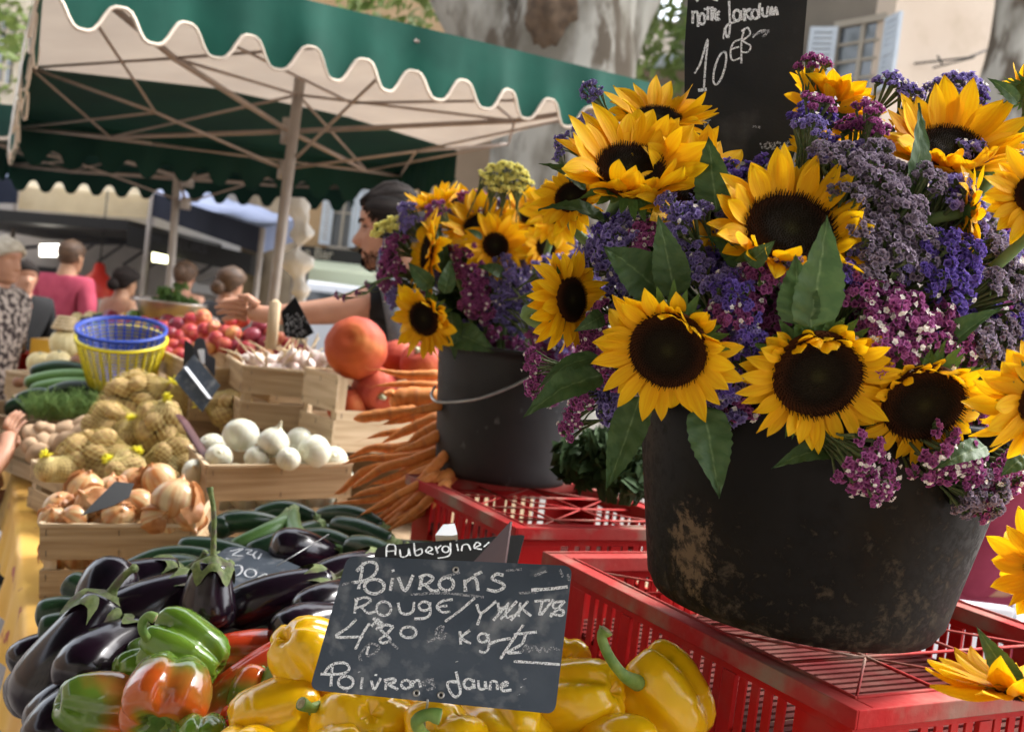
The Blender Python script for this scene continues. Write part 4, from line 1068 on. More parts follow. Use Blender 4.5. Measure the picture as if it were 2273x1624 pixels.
for x, y, d in ((240, 1530, 1.42), (400, 1420, 1.55), (620, 1420, 1.52), (180, 1640, 1.32), (120, 1520, 1.5), (500, 1480, 1.5), (760, 1400, 1.5), (330, 1560, 1.35), (280, 1640, 1.28), (480, 1620, 1.3), (640, 1600, 1.3)):
    egA.put(frame(PP(x, y, d), D(-.6+jit(.4), -.2+jit(.4), .6), jit(3), .85), 'aubergine in the lower layer of the heap, only glimpsed between the others', group='aubergines of the lower layer')
# ---- courgettes
def mk_zuc(L, R, bend, light=False):
    t = T('courgette', '', 'courgette', V((0, 0, 0))); n = 26; pts = []; rr = []
    prof = [(0, .55), (.05, .72), (.2, .84), (.6, 1), (.85, 1), (.93, .9), (.97, .7), (1, .15)]
    for i in range(n+1):
        s = 1-(1-i/n)**1.2; pts.append(V((bend*math.sin(pi*s), 0, L*(s-.5)))); rr.append(R*interp(prof, s))
    MB().tube(pts, rr, 18).build('body', M['zuclight' if light else 'zuc'], t)
    d = (pts[0]-pts[1]).normalized()
    m = MB(); m.tube([pts[0]-d*.004, pts[0]+d*.006, pts[0]+d*.018], [R*.66, R*.50, R*.62], 6); m.build('stem_end', M['zucend'], t); return t
zA = Proto(lambda: mk_zuc(.20, .020, .016)); zB = Proto(lambda: mk_zuc(.17, .022, .006)); zC = Proto(lambda: mk_zuc(.22, .017, .045, True))
zL = Proto(lambda: mk_zuc(.24, .021, .010, True))
GZ = 'dark courgettes heaped behind the aubergines'
def zput(pr, L, a, b_, rl, lb, s=None, grp=GZ, tk=1.0):
    A_, B_ = PP(*a), PP(*b_); Ls = (B_-A_).length/L
    pr.put(frame((A_+B_)/2, B_-A_, rl, (tk, tk, Ls)), lb, group=grp)
for pr, L, a, b_, rl, lb in (
    (zC, .22, (652, 1138, 1.86), (800, 1238, 1.72), 3.3, 'light green curved courgette arching over the others'),
    (zC, .22, (640, 1140, 1.90), (505, 1222, 1.76), .4, 'pale striped courgette leaning left of the curved one'),
    (zA, .20, (705, 1168, 1.84), (545, 1232, 1.74), .4, 'dark courgette lying diagonally under the pale one'),
    (zA, .20, (650, 1180, 1.94), (485, 1162, 1.88), 1, 'courgette lying against the white onion crate'),
    (zB, .17, (540, 1150, 1.98), (478, 1176, 1.86), 1, 'short courgette end against the left of the white onion crate'),
    (zA, .20, (470, 1236, 1.70), (262, 1284, 1.66), 2, 'long courgette in front of the onion crate, upper of two'),
    (zA, .20, (545, 1272, 1.62), (318, 1306, 1.58), 2, 'long courgette in front of the onion crate, lower of two'),
    (zB, .17, (560, 1240, 1.74), (392, 1218, 1.74), 2, 'courgette at the right corner of the onion crate'),
    (zB, .17, (232, 1350, 1.56), (148, 1292, 1.58), 2, 'fat courgette standing up at the left below the onion crate'),
    (zB, .17, (215, 1362, 1.52), (78, 1366, 1.50), 2, 'courgette pointing left at the left end of the heap, upper one'),
    (zB, .17, (205, 1398, 1.48), (84, 1402, 1.46), 2, 'courgette pointing left at the left end of the heap, lower one'),
    (zB, .17, (870, 1205, 1.80), (735, 1168, 1.86), 2, 'courgette under the tips of the carrots, its stem end to the right'),
    (zA, .20, (800, 1228, 1.72), (640, 1206, 1.78), 2, 'courgette beneath the curved one'),
    (zA, .20, (700, 1150, 1.96), (560, 1152, 1.96), 2, 'courgette at the back against the crate slats'),
    (zA, .20, (850, 1172, 1.92), (700, 1150, 1.98), 2, 'courgette behind the tips of the carrots'),
    (zA, .20, (500, 1300, 1.58), (330, 1262, 1.66), 2, 'courgette between the two long ones'),
    (zB, .17, (240, 1315, 1.64), (160, 1325, 1.62), 2, 'courgette behind the fat one on the left'),
    (zB, .17, (880, 1240, 1.66), (770, 1215, 1.72), 2, 'courgette left of the aubergine name board')):
    zput(pr, L, a, b_, rl, lb)
for x, y, d in ((300, 1330, 1.68), (450, 1300, 1.72), (600, 1250, 1.84), (760, 1230, 1.86), (560, 1200, 1.92), (700, 1200, 1.92), (860, 1210, 1.84), (380, 1330, 1.64), (650, 1290, 1.7)):
    zA.put(frame(PP(x, y, d), D(1, jit(.3), jit(.3)), jit(3), 1), 'courgette in the lower layer of the heap, only glimpsed between the others', group='courgettes of the lower layer')
GL = 'long courgettes stacked at the left end'
for k, (a, b_) in enumerate((((200, 823), (66, 827)), ((204, 832), (54, 852)), ((216, 852), (66, 868)), ((196, 876), (50, 898)), ((140, 881), (34, 892)), ((60, 908), (12, 912)), ((215, 862), (100, 880)))):
    zput(zL if k in (1, 2) else zA, .24 if k in (1, 2) else .20, (a[0], a[1], 3.35-.03*k), (b_[0], b_[1], 3.35-.03*k), 2,
         ['topmost dark courgette of the stack at the left', 'yellowish green courgette, second from the top of the left stack', 'smooth green courgette in the middle of the left stack', 'dark courgette right above the dill', 'courgette sticking out at the left above the dill', 'short courgette end at the left edge beside the dill', 'courgette tucked in behind the dill'][k], grp=GL, tk=1.12)
# dill
m = MB(); q = random.Random(3)
for i in range(520):
    x = q.uniform(62, 232); yb = q.uniform(905, 935); p = P(x, yb, q.uniform(2.95, 3.2)); h = q.uniform(.03, .075)
    d_ = V((q.gauss(0, .5), q.gauss(0, .4), 1)).normalized(); tip = p+d_*h
    m.tube([p, p.lerp(tip, .5)+V((q.gauss(0, .004), 0, .003)), tip], [.0012, .001, .0004], 3)
    for k in range(5):
        b0 = p.lerp(tip, .35+.13*k); e = b0+V((q.gauss(0, .012), q.gauss(0, .01), q.uniform(.004, .016))); m.tube([b0, e], [.0009, .0004], 3)
pillow('dill', m, M['dill'], 'feathery green dill bunched in front of the long courgettes', 'herbs', P(140, 930, 3.05), kind='stuff')

# ---- onions
def mk_onion(R, white, neck=.9):
    t = T('onion', '', 'onion', V((0, 0, 0))); m = MB()
    prof = [(.0, 1.45), (.06, 1.42), (.10, 1.25), (.16, 1.08), (.30, .96), (.52, .84), (.76, .62), (.92, .34), (1, .0), (.95, -.32), (.78, -.62), (.52, -.82), (.25, -.92), (0, -.93)]
    pr = []
    for (a, b_), (c, d) in zip(prof, prof[1:]): pr += [(lerp(a, c, k/2), lerp(b_, d, k/2)) for k in range(2)]
    pr.append(prof[-1]); sd = rnd.random()*50
    def fn(r, z, th):
        k = 1+.035*noise.noise(V((math.cos(th)*1.2, math.sin(th)*1.2, z+sd)))
        zz = z if z < .9 else .9+(z-.9)*neck
        return R*r*k, R*zz*(.92 if z < .9 else .92)
    m.lathe(pr, 36, fn=fn); m.build('bulb', M['onionw' if white else 'onion'], t)
    if not white:
        for q_ in range(2):
            m = MB(); rows = []; a0 = rnd.uniform(0, 6.28)
            for i in range(9):
                row = []
                for j in range(7):
                    th = a0+(j/6-.5)*rnd.uniform(1.1, 1.4); ph = .45+i/8*1.5+.08*math.sin(j*2.1+q_); o_ = .0012+.005*(abs(j/6-.5)*2)**3+.004*(i/8)**4*rnd.random()
                    row.append(V((math.sin(ph)*math.cos(th), math.sin(ph)*math.sin(th), math.cos(ph)*.93))*(R*1.005+o_))
                rows.append(row)
            m.grid(rows); m.build('loose_skin', M['onionpeel'], t)
    m = MB()
    for k in range(16):
        a = rnd.uniform(0, 6.28); m.tube([V((0, 0, -R*.84)), V((math.cos(a)*R*.16, math.sin(a)*R*.16, -R*.9)), V((math.cos(a)*R*.22, math.sin(a)*R*.22, -R*rnd.uniform(.92, 1.05)))], [.0016, .001, .0005], 4)
    m.build('root', M['root'], t); return t
on = [Proto(lambda: mk_onion(.040, False, .6)), Proto(lambda: mk_onion(.040, False, 1.0)), Proto(lambda: mk_onion(.040, False, .3))]
ow = [Proto(lambda: mk_onion(.041, True, .2)), Proto(lambda: mk_onion(.041, True, 1.3))]
GO = 'yellow onions in the front left crate'
for i, (x, y, d, s, dr, lb) in enumerate((
    (190, 1085, 2.14, .95, (.3, .9, .2), 'onion at the back left of the onion crate'), (208, 1120, 2.06, .98, (-.3, .6, .6), 'smooth onion in front of the back left one, beside the tag'),
    (135, 1128, 2.08, .9, (.1, .8, .5), 'onion in the left corner of the onion crate'), (390, 1112, 2.06, 1.22, (.2, .9, -.2), 'largest pale onion at the right end of the onion crate'),
    (300, 1070, 2.22, .85, (.4, .7, .3), 'onion at the back middle of the onion crate'), (352, 1062, 2.20, .9, (-.3, .8, .3), 'onion behind the largest one'),
    (305, 1118, 2.10, .8, (-.5, .6, .4), 'loose-skinned onion right of the dark tag'), (345, 1150, 2.03, .72, (.7, .4, .4), 'small onion low in front of the largest one'),
    (262, 1146, 2.03, .8, (.5, .5, .6), 'reddish onion under the dark tag'), (118, 1152, 2.03, .72, (.2, .7, .6), 'small onion at the front left of the onion crate'),
    (418, 1150, 2.05, .85, (.5, -.5, .6), 'onion with its root showing at the front right of the onion crate'), (165, 1150, 2.02, .7, (-.5, .5, .6), 'onion at the front of the crate left of the tag'),
    (250, 1090, 2.18, .9, (0, 1, 0), 'onion behind the dark tag'), (225, 1160, 2.05, .7, (0, .5, .6), 'onion under the smooth one'), (380, 1165, 2.05, .8, (0, 1, 0), 'onion beneath the largest one'))):
    on[i % 3].put(frame(PP(x, y, d), D(*dr), i*1.3, s), lb, group=GO)
for i, (x, y, d) in enumerate(((130, 1225, 2.12), (180, 1232, 2.12), (235, 1228, 2.12), (300, 1234, 2.14), (350, 1228, 2.14), (400, 1235, 2.14), (150, 1180, 2.15), (260, 1185, 2.15), (330, 1185, 2.15))):
    on[i % 3].put(frame(PP(x, y, d), D(.2, .7, .5), i, .9), 'onion in the lower layer, seen through the gap between the crate slats', group='onions of the lower layer')
GW = 'white onions in the middle crate'
for i, (x, y, d, s, dr, k, lb) in enumerate((
    (535, 965, 2.42, 1.03, (.1, -.9, .55), 0, 'round white onion at the back, its dry root end facing down'), (607, 982, 2.36, .90, (.35, .9, .1), 1, 'teardrop white onion with a pointed neck'),
    (470, 992, 2.46, .85, (-.3, .7, .5), 0, 'white onion at the left back of the white onion crate'), (664, 976, 2.50, .80, (.1, .9, .3), 0, 'white onion right of the teardrop one'),
    (697, 1003, 2.38, .98, (-.55, .1, .8), 0, 'white onion lying at the right with its root towards the camera'), (486, 1014, 2.34, .75, (.3, .5, .8), 0, 'white onion low at the front left, under the dark stick'),
    (640, 1018, 2.32, .68, (.3, .8, .5), 0, 'small white onion in front of the teardrop one'), (570, 1016, 2.34, .7, (.3, .8, .5), 0, 'small white onion between the two big ones'),
    (432, 1046, 2.36, .7, (.2, .4, .8), 1, 'white onion in the left corner behind the crate end'), (740, 1020, 2.42, .8, (.2, .4, .8), 0, 'white onion in the right corner under the pumpkin crate'))):
    ow[k].put(frame(PP(x, y, d), D(*dr), i*1.1, s), lb, group=GW)
for i, x in enumerate((490, 545, 600, 655, 710, 520, 575, 630, 690, 750)):
    ow[0].put(frame(PP(x, 1100 if i < 5 else 1060, 2.44), D(.2, .7, .5), i, .9), 'white onion in the lower layer, seen through the gap between the slats', group='white onions of the lower layer')

# ---- potatoes: nets and loose
def mk_pot(sd, R=.026, mt='potato'):
    t = T('potato', '', 'potato', V((0, 0, 0)))
    MB().ball((0, 0, 0), (R, R*.85, R*1.28), 18, 14, dsp=lambda u: .13*noise.noise(u*1.3+V((sd, 0, 0)))+.03*noise.noise(u*4+V((sd, 3, 0)))).build('tuber', M[mt], t); return t
pots = [Proto(lambda k=k: mk_pot(k*7.3)) for k in range(4)]
potw = [Proto(lambda k=k: mk_pot(k*5.1, .027, 'potatob')) for k in range(2)]
def netbag(label, c, knot, rw, rh, seed, npot=15):
    q = random.Random(seed); kd = (knot-c).normalized(); F = frame(c, kd, q.random()*6)
    iF = F.inverted(); kl = iF @ knot
    pl = []
    for _ in range(900):
        if len(pl) >= npot: break
        u = V((q.gauss(0, 1), q.gauss(0, 1), q.gauss(0, 1))).normalized()*q.uniform(.35, 1)**.5
        p = V((u.x*(rw-.022), u.y*(rw-.022), u.z*(rh-.02)))
        if all((p-x).length > .036 for x, _ in pl): pl.append((p, q.uniform(.024, .029)))
    for i, (p, r) in enumerate(pl):
        w = F @ p
        pots[i % 4].put(frame(w, V((q.gauss(0, 1), q.gauss(0, 1), q.gauss(0, .6))), q.random()*6, r/.028), 'potato inside the net bag: '+label.replace('net bag of potatoes ', ''), group='potatoes in the net bags')
    def sup(u):
        best = .55*rw
        for p, r in pl:
            r = r*1.08; b_ = u.dot(p); dsc = b_*b_-(p.length_squared-r*r)
            if dsc > 0: best = max(best, b_+math.sqrt(dsc))
        return best
    NU, NV = 36, 20; R_ = [[0]*NU for _ in range(NV+1)]
    for i in range(NV+1):
        ph = pi*i/NV
        for j in range(NU):
            th = 2*pi*j/NU; R_[i][j] = sup(V((math.sin(ph)*math.cos(th), math.sin(ph)*math.sin(th), math.cos(ph))))
    for _ in range(2):
        R2 = [r[:] for r in R_]
        for i in range(1, NV):
            for j in range(NU): R2[i][j] = max(R_[i][j], (R_[i-1][j]+R_[i+1][j]+R_[i][(j-1) % NU]+R_[i][(j+1) % NU])/4*1.0)
        R_ = R2
    def surf(v, u):                                   # v 0..1 from knot to bottom, u turns
        fi = v*NV; i = min(NV-1, int(fi)); fj = (u % 1)*NU; j = int(fj) % NU; a, b_ = fi-i, fj-int(fj)
        r = lerp(lerp(R_[i][j], R_[i][(j+1) % NU], b_), lerp(R_[i+1][j], R_[i+1][(j+1) % NU], b_), a)+.0012
        ph = pi*v; th = 2*pi*u; p = V((math.sin(ph)*math.cos(th), math.sin(ph)*math.sin(th), math.cos(ph)))*r
        w = max(0, 1-v/.24)
        return F @ (p.lerp(V((kl.x*.2, kl.y*.2, kl.z)), w**1.5) if w > 0 else p)
    t = T('potato_net', label, 'net bag', c, 'yellow net bags of potatoes')
    m = MB(); K = 22; S = 30
    for k in range(K):
        for sg in (1, -1): m.tube([surf(.015+.965*s/S, k/K+sg*.42*s/S) for s in range(S+1)], .0009, 3, False)
    m.build('net', M['net'], t)
    m = MB(); kp = F @ kl
    for k in range(34):
        a = V((q.gauss(0, 1), q.gauss(0, 1), q.gauss(0, 1))).normalized(); m.tube([kp, kp+(a+kd*.6).normalized()*q.uniform(.010, .020)], [.0028, .0012], 4)
    m.build('knot', M['nety'], t)
for i, (x, y, d, kx, ky, rw, rh, ex, lb) in enumerate((
    (288, 876, 2.84, 384, 846, .075, .095, 0, 'net bag of potatoes on top of the heap, in front of the yellow basket'), (398, 908, 2.90, 402, 846, .050, .068, 0, 'net bag of potatoes right of the middle one, under the slate tags'),
    (240, 936, 2.72, 322, 918, .062, .068, 0, 'net bag of potatoes at the left of the heap, knot on its right'), (356, 948, 2.66, 368, 884, .072, .080, 0, 'net bag of potatoes in the middle with its yellow knot on top'),
    (206, 1012, 2.56, 305, 1000, .072, .085, 0, 'net bag of potatoes low in front, above the onion crate'), (128, 1046, 2.50, 100, 1010, .045, .045, 0, 'small net bag of potatoes at the lower left of the heap'),
    (378, 1022, 2.60, 300, 1020, .060, .070, 0, 'net bag of potatoes low on the right, beside the white onion crate'), (514, 918, 2.80, 440, 898, .065, .078, 0, 'separate net bag of potatoes behind the white onions'),
    (290, 985, 2.68, 290, 930, .060, .060, 0, 'net bag of potatoes at the core of the heap'), (280, 1045, 2.52, 240, 1020, .060, .055, 0, 'net bag of potatoes at the bottom of the heap behind the onions'))):
    netbag(lb, PP(x, y, d), PP(kx, ky, d-.03), rw, rh, i+3, 16 if rw > .055 else 9)
GP = 'washed potatoes in the small crate at the left'
for i, (x, y) in enumerate(((74, 965), (100, 958), (98, 988), (125, 982), (152, 958), (172, 968), (70, 990), (145, 985), (180, 952), (120, 962), (84, 1005))):
    potw[i % 2].put(frame(PP(x, y, 2.88-.0015*(y-950)), D(jit(1), jit(1), jit(1)), 0, 1.05 if x < 140 else 1.3), 'smooth pinkish washed potato in the small left crate', group=GP)

# ---- squashes, baskets, far produce
def mk_squash(R, mt, ribs, flat=.85):
    t = T('squash', '', 'squash', V((0, 0, 0)))
    prof = [(0, .80), (.12, .82), (.3, .92), (.55, .90), (.8, .68), (.96, .34), (1, 0), (.95, -.35), (.78, -.68), (.5, -.9), (.25, -.95), (0, -.9)]
    pr = []
    for (a, b_), (c, d) in zip(prof, prof[1:]): pr += [(lerp(a, c, k/3), lerp(b_, d, k/3)) for k in range(3)]
    pr.append(prof[-1])
    MB().lathe(pr, 60, fn=lambda r, z, th: (R*r*(1-(.020 if mt == 'pumpkin' else .035)*abs(math.cos(ribs/2*th))**6), R*flat*z)).build('body', M[mt], t)
    m = MB(); m.tube([V((0, 0, R*flat*.78)), V((.002, 0, R*flat*.95)), V((.004, .002, R*flat*1.06))], [R*.16, R*.11, R*.13], 10); m.build('stem', M['pumpstem'], t); return t
sqp = Proto(lambda: mk_squash(.074, 'pumpkin', 10, .95)); sqm = Proto(lambda: mk_squash(.045, 'melon', 14, .9)); sqb = Proto(lambda: mk_squash(.035, 'melonb', 8))
GQ = 'red pumpkins beside the carrots'
for x, y, d, dr, s, lb in ((790, 772, 2.58, (.1, -.3, -.9), 1.06, 'largest smooth red pumpkin on top of the pumpkin crate'), (832, 864, 2.62, (.45, -.35, .85), .80, 'orange-streaked pumpkin with its pale stem scar facing the camera'),
                       (882, 800, 2.72, (.1, .6, -.4), .72, 'pinkish pumpkin half hidden behind the largest one'), (935, 808, 2.66, (-.1, .4, .4), .75, 'pumpkin above the carrots, next to the grey bucket'),
                       (770, 900, 2.60, (0, .9, .2), .7, 'pumpkin inside the crate, glimpsed through the slat gap')):
    sqp.put(frame(PP(x, y, d), D(*dr), .4, s), lb, group=GQ)
for pr, x, y, d, s, lb in ((sqm, 144, 762, 3.75, 1.2, 'larger pale squash left of the baskets'), (sqm, 88, 806, 3.6, .95, 'small pale squash at the left of the group'), (sqm, 130, 803, 3.55, .95, 'small pale squash in the middle of the group'),
                         (sqb, 178, 806, 3.5, 1.0, 'small brown fruit beside the yellow basket'), (sqb, 42, 848, 3.55, .6, 'dark fruit in the far left crate')):
    pr.put(frame(PP(x, y, d), D(.1, .95, .2), 0, s), lb, group='pale squashes left of the baskets')
# turban-like pale coil on the larger squash
m = MB(); c = PP(146, 728, 3.75)
for k in range(4): m.tube([c+V((.042*math.cos(a*pi/8)*(1-.12*k), .042*math.sin(a*pi/8)*(1-.12*k), .012*k)) for a in range(17)], .0075, 8, False)
pillow('rope_coil', m, M['straw'], 'small coil of pale rope standing on the larger pale squash', 'coil', c)
# baskets
def basket(label, c, ax, r0, r1, h, mt, z0=0, rim=.006):
    F = frame(c, ax, 0, 1); t = T('plastic_basket', label, 'basket', c, 'stacked round plastic baskets')
    def rr(z): return lerp(r0, r1, z/h)
    m = MB(); nr = 13
    for k in range(nr):
        z = h*(k+.5)/nr; m.lathe([(rr(z)-.001, z-.0025), (rr(z)+.001, z-.0025), (rr(z)+.001, z+.0025), (rr(z)-.001, z+.0025), (rr(z)-.001, z-.0025)], 48, F)
    for k in range(30):
        a = 2*pi*k/30; ca, sa = math.cos(a), math.sin(a)
        m.tube([F @ V((rr(z)*ca*1.012, rr(z)*sa*1.012, z)) for z in (0, h*.5, h)], .0032, 4)
    m.lathe([(0, 0), (r0*.98, 0), (r0*.98, .003), (0, .003)], 40, F); m.build('weave', M[mt], t)
    m = MB(); m.lathe([(r1-.002, h-.008), (r1+rim, h-.006), (r1+rim, h+.004), (r1-.003, h+.004), (r1-.002, h-.008)], 56, F); m.build('rim', M[mt], t)
ax = D(.13, .94, .30); ax.normalize()
cb = PP(268, 850, 3.16)
basket('yellow round woven plastic basket with the blue one stacked inside', cb, ax, .092, .128, .142, 'yellowbasket')
basket('blue round plastic basket stacked inside the yellow one', cb+ax*.030, ax, .090, .126, .142, 'bluebasket')
# nectarines
def mk_nec(mt, R=.032):
    t = T('nectarine', '', 'nectarine', V((0, 0, 0)))
    MB().ball((0, 0, 0), (R, R, R*.95), 22, 16, dsp=lambda u: -.05*math.exp(-((u.x/.18)**2))*(u.y > 0)-.16*max(0, u.z-.93)/.07).build('fruit', M[mt], t); return t
nec = [Proto(lambda: mk_nec('nec1')), Proto(lambda: mk_nec('nec2')), Proto(lambda: mk_nec('nec3'))]
GN = 'nectarines heaped under the hand of the vendor'
for i, (x, y, R, k) in enumerate(((512, 714, 15, 0), (538, 708, 20, 0), (518, 742, 21, 1), (560, 748, 24, 2), (548, 778, 23, 0), (522, 768, 19, 2), (592, 764, 20, 2), (602, 742, 17, 0), (620, 752, 17, 1), (642, 768, 20, 0), (668, 780, 18, 2),
                              (474, 728, 18, 1), (482, 752, 20, 0), (455, 732, 18, 0), (500, 738, 18, 0), (578, 726, 20, 2), (498, 765, 19, 0), (470, 768, 20, 1), (590, 790, 20, 1), (620, 785, 20, 2), (565, 805, 20, 0), (535, 800, 20, 1))):
    nec[k].put(frame(PP(x, y, 3.02-(y-740)*.001+.02*(i % 2)), D(jit(1), jit(1), jit(1)), 0, R*3.0/2300/.032), ['red and yellow nectarine in the heap under the vendor\'s hand', 'orange-yellow nectarine in the heap under the vendor\'s hand', 'dark purple-red nectarine in the heap under the vendor\'s hand'][k], group=GN)
nl = Proto(lambda: mk_nec('nec1', .034))
for i, (x, y, k) in enumerate(((438, 748, 0), (420, 735, 0), (400, 750, 0), (378, 742, 2), (362, 730, 0), (395, 722, 2), (345, 742, 0), (412, 768, 0), (440, 775, 1), (385, 770, 0), (360, 760, 1), (450, 705, 1), (425, 712, 0), (455, 755, 0), (372, 785, 0), (400, 790, 0))):
    nec[k].put(frame(PP(x, y, 3.3-(y-740)*.001), D(jit(1), jit(1), jit(1)), 0, .9), ['pinkish peach in the crate between the baskets and the nectarines', 'yellow peach in the crate between the baskets and the nectarines', 'dark plum-coloured peach between the baskets and the nectarines'][k], group='peaches behind the black price tags')
# far stall with fruit
a = P(170, 745, 4.6)
m = MB(); m.box((a.x-.2, a.y, .7), (a.x+1.9, a.y+.9, a.z-.035)); pillow('far_table', m, M['clothy'], 'low table of a neighbouring stall, carrying mixed fruit', 'table', V((a.x, a.y, .7)), smooth=False)
fm = [M['nec1'], M['nec2'], M['melon'], M['pepg'], M['garlic'], M['pepy'], M['nec3']]
fp = [Proto(lambda k=k: mk_nec(['nec1', 'nec2', 'melon', 'garlic', 'pepy', 'nec3', 'pepg'][k], .036)) for k in range(7)]
nmz = ['red', 'orange', 'pale yellow', 'whitish', 'bright yellow', 'dark purple', 'green']
for i in range(52):
    x = 175+(i % 13)*24+jit(8); r_ = i//13; y = 738-r_*11+jit(2); k = rnd.choice([0, 0, 1, 2, 3, 4, 5, 5, 6]) if x > 215 else 2
    o = fp[k].put(frame(PP(x, y, 4.65+r_*.16), D(jit(1), jit(1), jit(1)), 0, rnd.uniform(.8, 1.15)), nmz[k]+' fruit on the neighbouring stall, beyond the baskets and peaches', group='fruit on the neighbouring stall'); o['category'] = 'fruit'
# garlic heads and stalks
def mk_gar():
    t = T('garlic_bulb', '', 'garlic', V((0, 0, 0))); R = .022
    prof = [(0, 2.2), (.10, 2.1), (.14, 1.5), (.25, 1.0), (.6, .75), (.93, .3), (1, -.1), (.85, -.5), (.5, -.75), (0, -.72)]
    MB().lathe(prof, 26, fn=lambda r, z, th: (R*r*(1-.07*abs(math.cos(4*th))**3), R*z)).build('bulb', M['garlic'], t)
    m = MB(); m.tube([V((0, 0, R*1.9)), V((.004, 0, R*2.8)), V((.012, .004, R*4.2))], [.003, .0024, .002], 6); m.build('stalk', M['straw'], t); return t
gar = Proto(mk_gar)
for i in range(30):
    x = rnd.uniform(540, 722); y = 800+rnd.uniform(-12, 22)-(x-630)*.03; d = 2.85+rnd.uniform(-.08, .12)
    gar.put(frame(PP(x, y, d), D(jit(1), .5+jit(.5), jit(1)), jit(3), rnd.uniform(.8, 1.15)), 'pale garlic bulb with a dry stalk in the garlic crates', group='garlic bulbs in the two crates')
for i in range(6): gar.put(frame(PP(585+i*7, 828-3*(i % 2), 2.78), D(jit(1), .5, jit(1)), 0, 1.1), 'whitest garlic bulb at the near corner of the front garlic crate', group='garlic at the near corner')
# carrots
GC = 'carrots bundled left of the grey bucket'
CR = [((620,205),(480,205),(350,180),16),((620,255),(480,250),(350,255),14),((640,322),(500,314),(414,340),36),((420,290),(400,291),(385,292),13),((500,375),(380,390),(247,410),20),
 ((640,380),(480,410),(385,435),18),((620,410),(500,460),(380,520),21),((470,468),(380,480),(310,500),12),((650,440),(560,480),(500,515),21),((640,515),(450,545),(330,545),(220,590),19),
 ((580,573),(420,590),(300,590),(190,620),15),((640,570),(540,620),(470,660),(440,690),19),((450,618),(300,650),(200,735),(160,755),15),((560,595),(400,630),(300,690),(240,730),16),
 ((620,610),(440,680),(330,710),18),((620,640),(430,720),(300,750),(240,770),15),((600,655),(480,720),(350,780),(150,800),17),((640,672),(470,770),(320,840),(245,855),18),
 ((620,690),(460,780),(370,820),19),((640,695),(500,780),(400,850),(285,910),18),((655,685),(560,760),(440,850),(330,920),19),((655,715),(500,830),(400,910),(350,940),17),
 ((660,690),(540,780),(450,840),20),((580,695),(400,790),(270,860),15),((600,790),(470,870),(340,925),15),((640,740),(520,850),(400,930),16),((620,560),(480,610),(340,640),17),((640,630),(520,670),(400,740),18),
 ((650,480),(540,530),(430,560),19),((640,350),(540,370),(470,372),16),((650,600),(560,690),(470,750),18),((650,760),(560,840),(470,900),17)]
ORDN = ['topmost', 'second', 'third', 'fourth', 'fifth', 'sixth', 'seventh', 'eighth', 'ninth', 'tenth', 'eleventh', 'twelfth', 'thirteenth', 'fourteenth', 'fifteenth', 'sixteenth', 'seventeenth', 'eighteenth', 'nineteenth', 'twentieth', 'twenty-first', 'twenty-second', 'twenty-third', 'twenty-fourth', 'twenty-fifth', 'twenty-sixth']
for i, cc_ in enumerate(CR):
    r = cc_[-1]; raw = [((750+x/1.8475)/1.12626, (825+y/1.8475)/1.12626) for x, y in cc_[:-1]]
    d = 2.26-.0135*i+jit(.015) if i < 26 else 2.08-.025*(i-26)
    blunt = i in (2, 4); r = r*1.5/1.8475/1.12626*d/2300
    p0 = raw[0]; ext = (p0[0]+(p0[0]-raw[1][0])*.35, p0[1]+(p0[1]-raw[1][1])*.35)
    pts = cat_rom([P(ext[0], ext[1], d+.03)]+[P(x, y, d-.01*q) for q, (x, y) in enumerate(raw)], 7); n = len(pts)
    prof = [(0, .9), (.12, 1), (.5, .92), (.72, .68), (.88, .40), (.96, .2), (1, .06)] if not blunt else [(0, .9), (.3, 1), (.8, .95), (.93, .75), (.98, .45), (1, .15)]
    m = MB(); rr = [r*interp(prof, j/(n-1))*(1+.05*math.sin(j*1.9+i)+.03*math.sin(j*4.3)) for j in range(n)]
    t = T('carrot', 'thick carrot with its blunt end pointing left, above the bundle' if i == 2 else (ORDN[i]+' carrot from the top of the bundle left of the grey bucket' if i < 26 else 'slender carrot deep inside the bundle left of the grey bucket'), 'carrot', pts[n//2], GC)
    m.tube(pts, rr, 12); m.build('root', M['carrot'], t)
    if not blunt:
        m = MB(); e = pts[-1]; m.tube([e, e+D(-.012, -.004+jit(.006), 0), e+D(-.024, -.006+jit(.012), 0)], [r*.05, r*.03, r*.015], 3); m.build('root_tip', M['carrot'], t)

